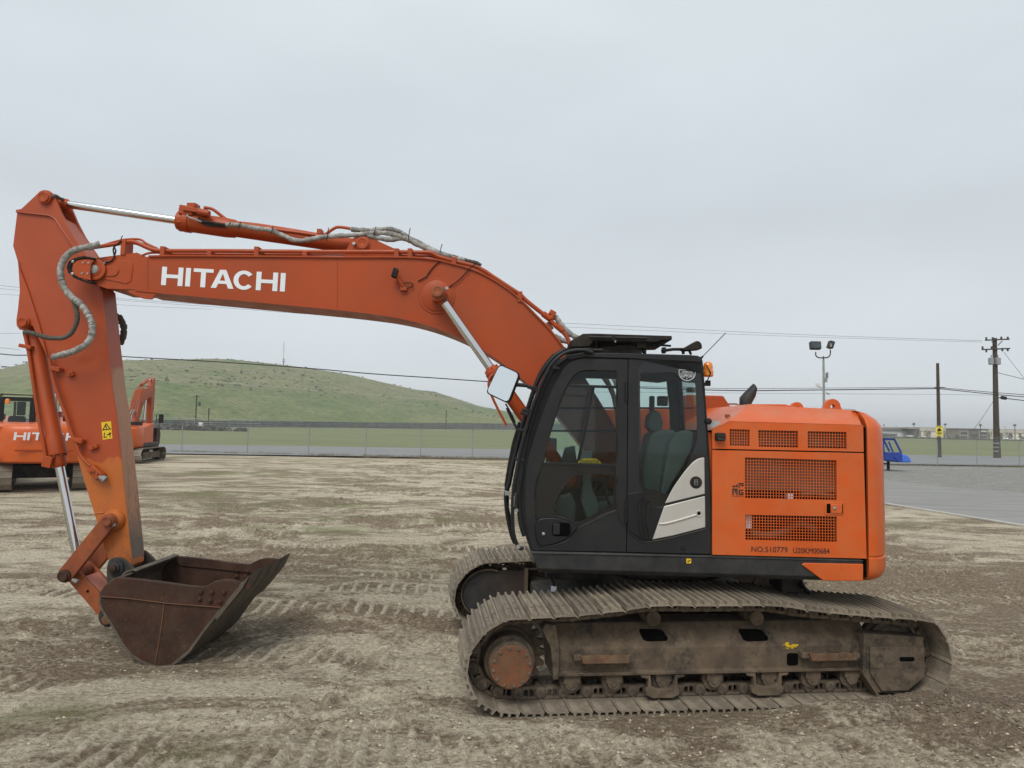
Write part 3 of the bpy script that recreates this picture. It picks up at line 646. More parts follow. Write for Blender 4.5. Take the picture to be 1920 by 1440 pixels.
# right hand side: tank and tool box with rails
ua = hp(1338, 745, .85); ub = hp(1352, 766, .85)
b = MB(); b.prism([(-.75, zT), (hp(1352,800,.85)[0], zT), (hp(1352,766,.85)[0], ub[2]), (ua[0], ua[2]), (hp(1273,743,.85)[0], hp(1273,743,.85)[2]), (hp(1272,768,.85)[0], ub[2]-.01), (-.75, ub[2]-.06)], .42, VF); b.build('fuel_tank', 'boom_orange', EX, .015)
zr = hp(1400, 768, .5)[2]; b = MB(); b.box((hp(1352,768,.5)[0], .3, zT), (uB-.1, VF, zr)); b.box((hp(1328,790,.1)[0], -.2, zT), (hp(1370,790,.1)[0], .4, hp(1350,777,.1)[2])); b.build('pump_cover', 'boom_orange', EX, .01)
def rail(x0, x1, yt, yb, v, parent=EX, r=.009):
    b = MB(); b.tube(h3([(x0,yb,v),(x0,yt+2,v),(x0+2,yt,v),(x1-2,yt,v),(x1,yt+2,v),(x1,yb,v)]), r, 8); return b.build('handrail', 'link_orange', parent)
rail(1331, 1340, 760, 767, .7); rail(1356, 1384, 757.5, 768, .5); 
# beacon, antenna
c = hp(1327.5, 690, VS+.13); k = hp(1336.5, 690, VS+.13)[0]-c[0]
b = MB(); b.lathe((c[0], c[1], c[2]-.125), (0, 0, 1), [(.045,k*.9),(.055,k*1.12),(.095,k*1.12),(.10,k*.98),(.14,k*.98),(.165,k*.86),(.178,k*.6),(.184,k*.25)], 24); be = b.build('beacon', 'beacon_amber', EX)
b = MB(); b.lathe((c[0], c[1], c[2]-.15), (0, 0, 1), [(0,k*.5),(.035,k*.6)], 16); b.cbox((c[0]-.03, c[1], c[2]-.15), (.10, .05, .03)); b.tube([(c[0]-.02, c[1]-.04, c[2]-.13),(c[0]+.01, c[1]-.06, c[2]-.05),(c[0]-.03,c[1]-.06,c[2]+.02)], .006, 6); b.build('beacon_bracket', 'rubber', EX, .003)
b = MB(); b.tube([hp(1315, 671, -.9), hp(1360.6, 624.3, -.9)], .004, 6); b.tube([hp(1314,672,-.9), hp(1318,668,-.9)], .010, 8); b.build('antenna', 'rubber', EX)
# ---- boom ----------------------------------------------------------
VB = -.265
top_px = [(278,481.5),(320,480.6),(400,481),(491,481.6),(580,482.3),(640,483),(720,482.8),(776,483.8),(815,487.5),(834,491.6),(883,505),(919.5,522),(956,546),(980,567),(1004.5,592),(1029,617),(1053,648),(1085,695),(1120,750),(1150,800),(1180,852)]
bot_px = [(254,542.5),(320,549),(400,556.5),(500,566),(580,573.5),(632,578.5),(688,585),(737,592),(786,603),(834,618.7),(883,640.6),(931.6,670),(968,699),(992,718),(1040,770),(1085,825),(1125,875),(1160,905)]
foot = [(1180,912),(1200,905),(1210,885),(1200,862)]
tip = [(200,541),(172,530.5),(158,522),(154,508),(160,494),(171,486.5),(182,483.5),(215,479),(257,473.5),(266,481.5)]
tp_c = crv([(x, y, 0) for x, y in top_px], 3); bt_c = crv([(x, y, 0) for x, y in bot_px], 3)
out_px = [(p[0], p[1]) for p in tip]+[(p[0], p[1]) for p in tp_c]+foot[::-1]+[(p[0], p[1]) for p in bt_c[::-1]]
b = MB(); b.prism(hps(out_px, VB), VB, -VB); boom = b.build('boom', 'boom_orange', EX, 0, 20)
b = MB(); t_uz = hps([(p[0], p[1]) for p in tp_c], VB-.02); b.strip(t_uz, VB-.022, -VB+.022, .016)
b.build('top_flange', 'boom_orange', boom)
b = MB(); t_uz = hps([(p[0], p[1]) for p in bt_c], VB-.02); b.strip(t_uz, VB-.022, -VB+.022, -.016)
b.build('bottom_flange', 'boom_orange', boom)
# seams, doubler plates
b = MB()
for x, y0, y1 in ((277,484,545),(632,484,577)): b.tube([hp(x, y0, VB-.001), hp(x, y1, VB-.001)], .004, 6)
b.build('weld_seam', 'boom_orange', boom)
def plate(parent, name, px, v, th, mat, bev=.004): b = MB(); b.prism(hps(px, v), v-th, v+.004); return b.build(name, mat, parent, bev)
plate(boom, 'doubler_plate', [(196,487.5),(243,489),(248,493),(250,500),(246,527),(238,532.5),(182,521),(176,512),(180,496),(190,488)], VB, .008, 'boom_orange')
plate(boom, 'doubler_plate', [(190,499),(215,499),(222,503.5),(223.5,509),(219,516),(212,518.5),(186,517)], VB-.008, .010, 'boom_orange')
plate(boom, 'lower_lug', [(238,545.5),(258,544),(300,548),(290,556),(286,562),(270,560.5),(250,553)], VB-.0, .012, 'boom_orange')
q = hp(178.5, 505.5, VB-.03); b = MB(); b.lathe(q, (0, -1, 0), [(0,.115),(.01,.115),(.014,.105),(.012,.07),(.02,.065)], 32); b.build('pin_boss', 'boom_orange', boom)
b = MB(); b.lathe((q[0], q[1]-.012, q[2]), (0, -1, 0), [(0,.048),(.016,.046),(.022,.03)], 20); b.lathe((q[0]-.02, q[1]-.03, q[2]), (0,-1,0), [(0,.014),(.01,.012)], 6); b.build('pin_cap', 'galvanized', boom)
# guard shell with black rubber edge
g = [(172,526),(150,521),(138,514),(136.5,505),(138.5,495),(146,489),(160,486.5),(177,489),(172,495),(170,510),(170,522)]
plate(boom, 'guard_shell', g, -.34, .012, 'boom_orange', .003)
b = MB(); q0 = hps([(172,526.5),(176,489)], -.34)
b.strip(hps([(174,528),(160,526),(142,519),(134,510),(133,502),(137,492),(146,486),(158,483.6),(176,487)], -.34), -.352, -.27, .02); b.build('rubber_edge', 'rubber', boom)
plate(boom, 'rubber_pad', [(150,482),(156,481),(164,482.5),(150,487),(142,492),(138,500),(138,510),(143,516),(152,521),(162,527),(152,526.5),(138,520),(129,512),(125.5,502),(130,490),(138,484.5)], -.335, .010, 'rubber', .004)
for x, y in ((156.5,492.5),(166.5,493),(154.5,512.5),(164.5,513)):
    b = MB(); q = hp(x, y, -.352); b.lathe(q, (0, -1, 0), [(0,.011),(.008,.011)], 8); b.build('bolt', 'steel_bolt', boom)
for x, y in ((136.5,490.5),(135.5,513.5)):
    b = MB(); q = hp(x, y, -.346); b.lathe(q, (0, -1, 0), [(0,.017),(.006,.017),(.012,.008)], 12); b.build('bolt', 'steel_bolt', boom)
# maker's name on the boom
o0 = Vector(hp(302, 534.5, VB-.001)); o1 = Vector(hp(536, 547, VB-.001)); ux = (o1-o0); ux.y = 0; ww = ux.length; ux.normalize()
hh = (Vector(hp(304.5, 500, VB-.001))-o0); uz = hh.copy(); uz.y = 0; hgt = uz.length; uz.normalize()
brand(boom, o0, ux, uz, (0, -1, 0), hgt, 'letter_white', .003, W_=1.24*ww/(hgt*7.10))
# cylinder boss with ring weld
c = hp(819, 555, VB); b = MB(); b.lathe((c[0], VB+.004, c[2]), (0, -1, 0), [(0,.195),(.010,.195),(.014,.190)], 48); b.build('boss_plate', 'boom_orange', boom)
b = MB(); b.lathe((c[0], VB-.002, c[2]), (0, -1, 0), [(0,.165),(.016,.165),(.020,.158)], 48); b.build('boss_plate', 'boom_orange', boom)
# arm cylinder lug plates on the boom top
for v in (-.17, .13):
    b = MB(); b.prism(hps([(646,486),(655,466),(664,450),(680,441),(694,446),(716,457),(744,470),(752,486)], -.1), v, v+.04); b.build('cylinder_lug', 'boom_orange', boom, .004)
def pinend(parent, px, py, v, r, name='pin', mat='link_orange', ln=.03):
    q = hp(px, py, v); b = MB(); b.lathe(q, (0, -1, 0), [(-.04,r*1.25),(ln*.2,r*1.25),(ln*.3,r),(ln,r),(ln+.001,r*.78),(ln-.004,r*.74),(ln-.004,.008),(ln-.006,.004)], 28); return b.build(name, mat, parent)
pinend(boom, 680.6, 457, -.175, .062, mat='boom_orange')
# pipes along the boom top
def pipe(pts, v, r, mat, parent, name='pipe', n=5, sec=8): b = MB(); b.tube(crv([hp(*p, v) if len(p) == 2 else hp(*p) for p in pts], n), r, sec); return b.build(name, mat, parent)
top_run = [(278,468.5),(300,469.6),(400,469.5),(480,470),(600,471),(700,471.3),(780,472),(810,473),(826,481)]
P1 = [(170,464.5),(196,461),(222,457),(244,453),(258,455.5),(275,463),(290,468.5),(310,470),(400,470.3),(480,470.8),(600,472),(700,472),(780,472.7),(808,474),(822,481),(850,489),(883,497),(905,506),(925,519),(960,542),(975,552),(990,566),(1018,588)]
pipe(P1, -.24, .022, 'boom_orange', boom)
P2 = [(300,476),(400,476.2),(480,476.6),(600,477),(700,478),(780,479),(815,482),(840,491),(870,499),(905,512),(940,536),(975,563)]
pipe(P2, -.12, .015, 'boom_orange', boom); pipe([(x, y+1) for x, y in P1[3:]], .15, .022, 'boom_orange', boom)
pipe([(184,462.5),(215,453.5),(236,449),(262,449),(275,457),(295,466)], -.20, .013, 'boom_orange', boom)
pipe([(1018,588),(1040,608),(1055,622),(1064,634),(1068,648),(1066,660)], -.24, .022, 'boom_orange', boom)
pipe([(267,479),(280,474.5),(300,474),(308,478)], -.22, .013, 'boom_orange', boom)
for x, y0, y1 in ((236,452,480),(309,464,482),(396,473,482),(484,464.5,482),(574,473,482),(745,468,484),(770,468,484),(852,484,498),(975,548,568)):
    q = hp(x, (y0+y1)/2, -.22); hgt_ = abs(hp(x, y0, -.22)[2]-hp(x, y1, -.22)[2])
    b = MB(); M_ = None; b.cbox((q[0], -.20, q[2]), (.05, .16, hgt_), M_); b.cbox((q[0]-.01, -.245, q[2]+hgt_*.4), (.03, .03, .03)); b.build('pipe_clamp', 'boom_orange', boom, .004)
for a, c_, r in (((1018,588),(1033,599),.034), ((1033,599),(1037,590),.03), ((1033,602),(1047,616),.024), ((1044,610),(1055,621),.032)):
    b = MB(); b.tube([hp(*a, -.24), hp(*c_, -.24)], r, 12); b.build('pipe_fitting', 'boom_orange', boom, .003)
q = hp(1036, 587, -.24); b = MB(); b.cbox(q, (.07, .06, .05), Matrix.Rotation(rad(30), 3, 'Y')); b.build('pipe_fitting', 'boom_orange', boom, .006)
q = hp(1030, 612, -.2); b = MB(); b.cbox(q, (.05, .06, .09), Matrix.Rotation(rad(-40), 3, 'Y')); b.build('pipe_clamp', 'link_orange', boom, .004)
def hose(pts, v, r, mat, parent, wob=.12, n=8, name='hose', seed=0):
    P = crv([hp(*p, v) if len(p) == 2 else hp(*p) for p in pts], n); R = random.Random(seed)
    P2_ = [Vector(p)+Vector((R.uniform(-1,1), R.uniform(-1,1), R.uniform(-1,1)))*r*wob*.5 for p in P]
    b = MB(); b.tube(P2_, r, 12, rr=[r*(1+R.uniform(-wob, wob)) for _ in P]); return b.build(name, mat, parent, 0, 50)
hose([(1041,593),(1050,606),(1062,620),(1072,628),(1084,634)], -.2, .030, 'sleeve', boom, seed=1)
hose([(1040,630),(1055,638),(1068,642)], .1, .028, 'sleeve', boom, seed=2)
hose([(1084,634),(1110,650),(1140,690),(1165,740),(1178,790)], -.05, .03, 'sleeve', boom, seed=3)
hose([(1090,660),(1120,690),(1150,740),(1160,800)], .05, .03, 'sleeve_dark', boom, seed=4)
# thin cables on the boom side
def cable(pts, v, parent, r=.006, name='cable'): return pipe(pts, v, r, 'rubber', parent, name, 6, 6)
cable([(826,490),(815,498),(803,513),(799,519),(784,527)], VB-.012, boom); cable([(838,541),(858,527),(875,510),(888,497),(900,495)], VB-.02, boom)
cable([(215,478),(217,470),(214,462),(220,457)], -.25, boom, .008); cable([(173,490),(190,492),(205,491),(214,482),(213,465),(228,452)], -.285, boom, .008)
cable([(985,573),(1000,590),(1018,608),(1035,632),(1050,648)], -.2, boom, .012)
q = hp(195.5, 494.5, -.285); b = MB(); b.tube([hp(190,496,-.285), hp(198,493,-.285)], .014, 8); b.build('hose_fitting', 'steel_bolt', boom)
# work light on its bracket
b = MB(); q = hp(740.5, 512, -.35); b.cbox(q, (.055, .07, .105), Matrix.Rotation(rad(14), 3, 'Y')); wl = b.build('work_light', 'rubber', boom, .014)
q = hp(743, 513, -.37); b = MB(); b.cbox(q, (.012, .05, .085), Matrix.Rotation(rad(14), 3, 'Y')); b.build('light_lens', 'gloss_black', wl, .003)
b = MB(); b.tube([hp(746,522,-.32), hp(756,540,-.29)], .022, 8); b.cbox(hp(757,542,-.285), (.07,.05,.04)); b.build('light_bracket', 'boom_orange', boom, .004)
cable([(757,531),(768,530),(774,534),(770,539),(757,541)], -.29, boom)
# ---- arm cylinder ---------------------------------------------------
def P3(px, py, v): return Vector(hp(px, py, v))
a0 = P3(83.5, 371, 0); a1 = P3(680.6, 457, -.0)
# centre-plane positions of the pins: pin ends are at v=-.17, shift to v=0 keeping u,z
pa = Vector(hp(83.5, 371, -.15)); pa.y = 0; pb = Vector(hp(680.6, 457, -.2)); pb.y = 0; d = (pb-pa).normalized(); L = (pb-pa).length
nrm = Vector((-d.z, 0, d.x))
def along(s, off=0, v=0): p = pa+d*s+nrm*off; p.y = v; return p
uh = Vector(hp(336, 410, 0)).x; sh = (uh-pa.x)/d.x
b = MB(); b.lathe(along(sh+.04), d, [(-.05,.085),(-.04,.105),(.03,.108),(.04,.118),(.10,.118),(.10,.108),(.50,.108),(.60,.100),(.62,.088),(L-sh-.22,.086),(L-sh-.2,.075),(L-sh-.08,.06)], 28); b.cyl(along(L, 0, -.11), along(L, 0, .11), .085, 24)
arm = b.build('arm_cylinder', 'boom_orange', EX)
b = MB(); b.cyl(along(.1), along(sh+.02), .0445, 24); b.build('piston_rod', 'chrome', arm)
b = MB(); b.cyl(along(0, 0, -.08), along(0, 0, .08), .085, 24); b.lathe(along(.05), d, [(0,.055),(.10,.060),(.13,.048)], 16); b.build('rod_eye', 'boom_orange', arm)
b = MB(); b.cbox(P3(352,396,-.06), (.16,.10,.10), Matrix.Rotation(rad(8), 3, 'Y')); b.cbox(P3(368,395,-.10), (.28,.07,.05), Matrix.Rotation(rad(8), 3, 'Y')); b.cyl(P3(372,397,-.15), P3(393,401,-.15), .035, 12); b.cbox(P3(363,387,.0), (.10,.12,.05))
for k in range(4): b.lathe(P3(353+5*k, 385+1*k, -.05+.02*(k%2)), (0,0,1), [(0,.012),(.02,.012)], 6)
b.build('holding_valve', 'boom_orange', arm, .008)
for k in range(6):
    a = rad(60*k+10); b = MB(); p = along(sh+.06)+nrm*math.cos(a)*.112+Vector((0,1,0))*math.sin(a)*.112; b.lathe(p-d*.03, d, [(0,.011),(.05,.011)], 6); b.build('bolt', 'boom_orange', arm)
pipe([(383,389),(398,392),(412,402),(428,414),(440,417),(480,421),(540,430),(596,439.5),(610,439),(622,431),(632,426),(645,426.5),(658,429)], -.02, .018, 'boom_orange', arm)
pipe([(440,419),(500,428),(560,436),(600,442)], -.09, .014, 'boom_orange', arm)
b = MB(); b.cbox(P3(600.5,436,-.03), (.05,.10,.06)); b.build('pipe_clamp', 'boom_orange', arm, .004)
pipe([(350,403),(356,408),(366,411),(378,416)], -.14, .010, 'sleeve', arm, 'hose'); pipe([(372,409),(380,415),(390,417),(424,422)], -.13, .016, 'rubber', arm, 'hose'); pipe([(372,413),(385,420),(400,423),(426,424.5)], -.12, .014, 'rubber', arm, 'hose')
hose([(424,422),(445,422),(470,426.5),(490,429.5),(508,432),(522,438),(538,445),(550,450),(563,451.5),(580,449),(596,446),(615,443.5),(640,442),(665,440.5),(690,438),(715,436.5),(740,440),(760,448)], -.17, .027, 'sleeve', arm, .16, seed=5)
hose([(659,430),(675,431.5),(700,432),(722,429.5),(738,430.5),(752,436),(765,445),(785,455),(805,465),(825,475),(850,482),(872,488)], -.10, .026, 'sleeve', arm, .16, seed=6)
hose([(690,441),(712,447),(735,449),(758,447),(780,457),(800,466),(822,474),(845,482)], -.16, .028, 'sleeve', arm, .16, seed=7)
hose([(845,479),(860,484),(876,489),(892,492),(902,498)], -.10, .020, 'sleeve_dark', arm, .2, seed=8)
for x, y, a in ((430,421,4),(449,424,8),(510,432,8),(614,441,14),(703,433,8),(767,440,12),(827,466,8),(228,447,5)):
    b = MB(); b.tube([P3(x-2, y+a, -.215), P3(x, y-2, -.215), P3(x+2, y-a, -.2)], .005, 5); b.build('cable_tie', 'rubber', arm)
b = MB(); b.cbox(P3(664,457,-.2), (.035,.03,.03)); b.build('grease_fitting', 'steel_bolt', arm, .003)
b = MB(); b.tube(crv([P3(97,370,-.16), P3(104,367,-.14), P3(112,372,-.1), P3(118,374,-.05)], 4), .018, 8); b.build('hose_fitting', 'sleeve_dark', arm)
# ---- boom cylinders -------------------------------------------------
def cyl_between(name, p0, p1, s_gland, r_b, r_r, mat='boom_orange', extra=None, eye0=.085, eye_w=.09):
    d = (p1-p0).normalized(); L = (p1-p0).length
    b = MB(); b.lathe(p0+d*s_gland, d, [(-.03,r_b*.75),(0,r_b*.95),(.02,r_b*1.28),(.11,r_b*1.28),(.12,r_b*1.15),(.22,r_b*1.15),(.24,r_b),(L-s_gland-.12,r_b),(L-s_gland-.08,r_b*.8),(L-s_gland,r_b*.6)], 28)
    b.cyl(p1-Vector((0,eye_w,0)), p1+Vector((0,eye_w,0)), r_b*1.0, 20)
    o = b.build(name, mat, EX)
    b = MB(); b.cyl(p0+d*.07, p0+d*(s_gland), r_r, 24); b.build('piston_rod', 'chrome', o)
    b = MB(); b.cyl(p0-Vector((0,eye_w,0)), p0+Vector((0,eye_w,0)), eye0, 24); b.lathe(p0+d*.05, d, [(0,r_r*1.15),(.05,r_r*1.2),(.07,r_r)], 16); b.build('rod_eye', mat, o)
    for k in range(6):
        a = rad(60*k); n1 = d.orthogonal().normalized(); n2 = d.cross(n1); b = MB(); q = p0+d*(s_gland+.0)+(n1*math.cos(a)+n2*math.sin(a))*r_b*1.1
        b.lathe(q, d, [(-.015,.010),(.03,.010)], 6); b.build('bolt', mat, o)
    return o
c0 = Vector(hp(821, 548, -.47)); g0 = Vector(hp(921, 692, -.40)); 
vn = -.40; A0 = Vector(hp(822, 552, vn)); G0 = Vector(hp(921.5, 693, vn)); dd = (G0-A0).normalized(); B0 = A0+dd*((G0-A0).length+1.38)
sg = (G0-A0).length
bc = cyl_between('boom_cylinder', A0, B0, sg, .068, .046)
pinend(bc, 821, 547, -.50, .056, ln=.035)
b = MB(); b.cbox(P3(832,560,-.45), (.05,.05,.05), Matrix.Rotation(rad(35), 3, 'Y')); b.build('dust_seal', 'sleeve_dark', bc, .01)
b = MB(); b.cbox(P3(838,541,-.46), (.035,.03,.03)); b.build('grease_fitting', 'steel_bolt', bc, .003)
A1 = Vector((A0.x, .40, A0.z)); B1 = Vector((B0.x, .40, B0.z)); cyl_between('boom_cylinder', A1, B1, sg, .068, .046)
b = MB(); b.tube(crv([P3(924,702,-.48), P3(917,712,-.49), P3(918,732,-.48), P3(934,768,-.46), P3(950,798,-.46)], 5), .013, 8); b.build('cylinder_pipe', 'boom_orange', bc)
b = MB(); b.tube(crv([P3(950,765,-.48), P3(962,790,-.48), P3(975,815,-.48)], 4), .012, 8); b.build('cylinder_hose', 'rubber', bc)
b = MB(); b.cyl(Vector((B0.x, -.5, B0.z)), Vector((B0.x, .5, B0.z)), .055, 20)
for v in (-.31, .27): b.prism([(B0.x-.14, zT-.05), (B0.x-.10, B0.z+.07), (B0.x+.02, B0.z+.12), (1.0-1.0, hp(1185,885,-.2)[2]+.2), (.2, zT+.5), (.5, zT)], v, v+.04)
b.build('boom_mount', 'boom_orange', EX, .006)
# ---- stick (dipper arm) ---------------------------------------------
VK = -.13
st = [(32,396),(95,396),(118,410),(133,434),(153,464),(176,500),(189,541),(199,640),(209.7,730),(217.8,780),(226,860),(236,955),(245.5,1049),(246,1060),(240,1066),(222,1068),(212,1062),(202,1049),(182,980),(159,907),(130,806),(92,674),(66,600),(36,500),(24,461)]
b = MB(); b.prism(hps(st, VK), VK, -VK); stick = b.build('stick', 'stick_paint', EX, .006, 20)
ear = [(32,394),(41.7,392.5),(71,365),(76.5,359.5),(84.5,356.8),(93,358),(100,363),(105,370),(108,380),(118,404),(133,433),(153,463),(172,492),(160,500),(140,470),(112,428),(100,407),(92,405),(40,398),(31,399)]
for v in (VK-.018, -VK-.018): b = MB(); b.prism(hps(ear, VK), v, v+.036); b.build('ear_plate', 'stick_paint', stick, .004)
le = [(36,490),(38,520),(39.5,545),(36,580),(33,600),(33.5,611),(39,618.5),(46,620),(53,617),(58,610),(64,612),(92,672),(76,610),(56,548),(37,498)]
for v in (VK-.02, -VK-.02): b = MB(); b.prism(hps(le, VK), v, v+.04); b.build('ear_plate', 'stick_paint', stick, .004)
b = MB(); b.tube([hp(33,397.5,VK-.02), hp(92,404,VK-.02), hp(102,409,VK-.02), hp(136,458,VK-.02), hp(152,478,VK-.01)], .006, 6); b.tube([hp(36,493,VK-.004), hp(60,600,VK-.004), hp(92,672,VK-.004)], .006, 6)
b.tube([hp(170,964,VK-.003), hp(226,957,VK-.003)], .006, 6); b.build('weld_seam', 'stick_paint', stick)
b = MB(); b.strip(hps([(190,541),(199.5,640),(210.2,730),(218.3,780),(226.5,860),(236.5,955),(245.5,1048)], VK)[::-1], VK+.006, -VK-.002, -.005); b.build('wear_plate', 'stick_inner', stick)
b = MB(); b.tube([hp(191,545,VK), hp(210.5,730,VK), hp(218.6,780,VK), hp(227,860,VK), hp(246,1048,VK)], .009, 6); b.build('edge_bead', 'stick_paint', stick)
pinend(stick, 83.3, 370.5, -.17, .058, mat='boom_orange'); pinend(stick, 44.5, 604.5, -.17, .050, mat='boom_orange', ln=.03)
plate(stick, 'bracket', [(124.5,699.5),(137,696),(140,703.5),(129,708)], VK-.02, .02, 'boom_orange'); plate(stick, 'bracket', [(166,838),(182,831.5),(185,838.5),(170,845)], VK-.02, .02, 'boom_orange')
for x, y in ((132,702),(175,838.5)): b = MB(); b.lathe(hp(x, y, VK-.041), (0,-1,0), [(0,.006),(.003,.006)], 8); b.build('bolt_hole_shade', 'cavity_shade', stick)  # flat dark discs painted as the shade inside bolt holes
pipe([(93,672),(96,690),(101,716),(112,748),(124,780),(134,812),(143,833),(148,848),(155,859),(170,874)], VK-.05, .019, 'boom_orange', stick)
for x, y in ((106,692),(148,826)):
    b = MB(); M_ = Matrix.Rotation(rad(15), 3, 'Y'); b.cbox(P3(x, y, VK-.04), (.11, .07, .045), M_); b.cbox(P3(x+5, y-1, VK-.06), (.03, .03, .03), M_); b.build('pipe_clamp', 'boom_orange', stick, .006)
b = MB(); M_ = Matrix.Rotation(rad(40), 3, 'Y'); b.cbox(P3(181,886,VK-.05), (.16, .08, .09), M_); b.build('shutoff_valve', 'boom_orange', stick, .01)
b = MB(); b.cyl(P3(188,893,VK-.06), P3(198,900,VK-.06), .034, 10); b.build('valve_cap', 'galvanized', stick)
b = MB(); 
for x, y in ((170,885),(180,898),(176,884),(183,888)): b.lathe(hp(x, y, VK-.09), (0,-1,0), [(0,.013),(.014,.013)], 8)
b.build('bolt', 'link_orange', stick)
lab = plate(stick, 'safety_label', [(190,792),(208,789.8),(211,822),(193,824.6)], VK-.001, .002, 'yellow_label', 0)
def pxlines(parent, name, segs, v, w, mat):
    b = MB()
    for s in segs:
        for a, c in zip(s, s[1:]):
            A = Vector(hp(*a, v)); C_ = Vector(hp(*c, v)); t = (C_-A).normalized()*w*.5; n_ = Vector((-t.z, 0, t.x))
            q = [A-t-n_, C_+t-n_, C_+t+n_, A-t+n_]; b.add([p+Vector((0,-.001,0)) for p in q]+q, [(0,1,2,3),(7,6,5,4),(0,4,5,1),(1,5,6,2),(2,6,7,3),(3,7,4,0)])
    return b.build(name, mat, parent, 0, 0)
pxlines(stick, 'label_mark', [[(193,806),(199,794.5),(207,804.5),(193,806)], [(198,798),(200,803)], [(196,812),(195,820),(200,819.5)], [(201,815),(205,814.5)], [(206,811),(206.5,819)], [(204.5,813),(208,812.5)]], VK-.0035, .010, 'decal_black')
# hoses looping down the stick
hose([(186,457.5),(176,461),(160,464),(146,467),(133,473),(122,484),(115,498),(113.5,514),(117,531),(127,549),(139,561),(152,571),(163,586),(170,600),(173.5,614),(171,630),(163,644),(150,653),(135,660),(120,664.5),(98,670)], -.36, .033, 'sleeve', stick, .14, seed=9)
hose([(129,548),(137,562),(143,580),(145,597),(140,614),(131,627),(118,633.5),(104,634),(88,633),(72,628),(58,624),(46,623)], -.34, .024, 'sleeve_dark', stick, .14, seed=10)
hose([(205,592),(222,594),(231,610),(232,626),(226,645)], .28, .035, 'sleeve_dark', stick, .16, seed=11)
b = MB(); b.cyl(P3(165,465,-.36), P3(172,463,-.34), .027, 12); b.build('hose_fitting', 'steel_bolt', stick)
# ---- bucket cylinder -------------------------------------------------
pt = Vector(hp(44.5, 604.5, -.13)); pt.y = 0; pl = Vector(hp(119.5, 1079, -.27)); pl.y = 0
d = (pt-pl).normalized(); L = (pt-pl).length; gl = Vector(hp(107, 872, 0)); sg = (gl-pl).dot(d)
b = MB(); b.lathe(pl+d*sg, d, [(-.03,.058),(.0,.074),(.10,.074),(.11,.098),(.30,.098),(.34,.082),(L-sg-.08,.082),(L-sg,.06)], 28); b.cyl(pt-Vector((0,.09,0)), pt+Vector((0,.09,0)), .08, 20)
bk = b.build('bucket_cylinder', 'boom_orange', EX)
b = MB(); b.cyl(pl+d*.06, pl+d*sg, .046, 24); b.build('piston_rod', 'chrome', bk)
b = MB(); b.cyl(pl-Vector((0,.09,0)), pl+Vector((0,.09,0)), .085, 24); b.lathe(pl+d*.05, d, [(0,.06),(.06,.06),(.09,.048)], 16); b.build('rod_eye', 'link_orange', bk)
pipe([(46,625),(50,640),(56,672),(66,740),(76,800),(83,838),(86,858)], -.10, .020, 'boom_orange', bk)
b = MB(); b.cbox(P3(90,866,-.10), (.10,.05,.12), Matrix.Rotation(rad(10),3,'Y')); b.cbox(P3(50,650,-.1), (.14,.07,.04), Matrix.Rotation(rad(10),3,'Y')); b.build('pipe_clamp', 'boom_orange', bk, .006)
for k in range(8):
    a = rad(45*k+12); n1 = Vector((0,1,0)); n2 = d.cross(n1); b = MB(); q = pl+d*(sg+.105)+(n1*math.cos(a)+n2*math.sin(a))*.085; b.lathe(q, -d, [(0,.011),(.02,.011)], 6); b.build('bolt', 'link_orange', bk)
# ---- linkage ----------------------------------------------------------
ls = Vector(hp(202, 978, -.25)); ls.y = 0
def bar_link(A, B_, v, w0, w1, th, name, mat, narrow=.8):
    d = (B_-A).normalized(); n_ = Vector((-d.z, 0, d.x)); P = []
    aa = math.atan2(d.z, d.x)
    for k in range(9): t = aa+math.pi/2+math.pi*k/8; P.append((A.x+w0*math.cos(t), A.z+w0*math.sin(t)))
    for k in range(9): t = aa-math.pi/2+math.pi*k/8; P.append((B_.x+w1*math.cos(t), B_.z+w1*math.sin(t)))
    b = MB(); b.prism(P, v-th/2, v+th/2); return b.build(name, mat, EX, .006)
for v in (-.225, .225): lk = bar_link(ls, pl, v, .078, .082, .055, 'side_link', 'link_orange')
pinend(lk, 202, 977, -.275, .048, mat='link_orange'); pinend(lk, 119.5, 1080, -.275, .052, mat='rust_dark')
b = MB(); b.cyl(ls-Vector((0,.26,0)), ls+Vector((0,.26,0)), .07, 20); b.cyl(pl-Vector((0,.27,0)), pl+Vector((0,.27,0)), .05, 20); b.build('link_pin', 'link_orange', lk)
b = MB(); b.lathe(Vector((ls.x, VK-.0, ls.z)), (0,-1,0), [(0,.12),(.02,.12),(.05,.10),(.07,.085)], 28); b.build('pin_boss', 'stick_paint', stick)
b = MB(); b.cbox(P3(213,984,-.24), (.04,.04,.03)); b.cbox(P3(141,1089,-.30), (.06,.04,.03), Matrix.Rotation(rad(20),3,'Y')); b.build('grease_fitting', 'steel_bolt', lk, .003)
bl = Vector(hp(198, 1160, -.23)); bl.y = 0; bp = Vector(hp(217, 1064, -.25)); bp.y = 0
pw = bar_link(pl, bl, -.135, .075, .085, .04, 'power_link', 'link_orange')
b = MB(); d = (bl-pl).normalized(); n_ = Vector((-d.z,0,d.x))
if n_.z < 0: n_ = -n_
P = [pl+d*.12+n_*.072, bl+n_*.08, bl+n_*.055, pl+d*.12+n_*.05]; b.prism([(p.x, p.z) for p in P], -.13, .13); b.build('link_web', 'pink_orange', pw, .004)
b = MB(); P = [pl+d*.12-n_*.072, bl-n_*.08, bl-n_*.055, pl+d*.12-n_*.05]; b.prism([(p.x, p.z) for p in P], -.12, .12); b.build('link_web', 'link_orange', pw, .004)
o = bar_link(pl, bl, .135, .075, .085, .04, 'power_link', 'link_orange')
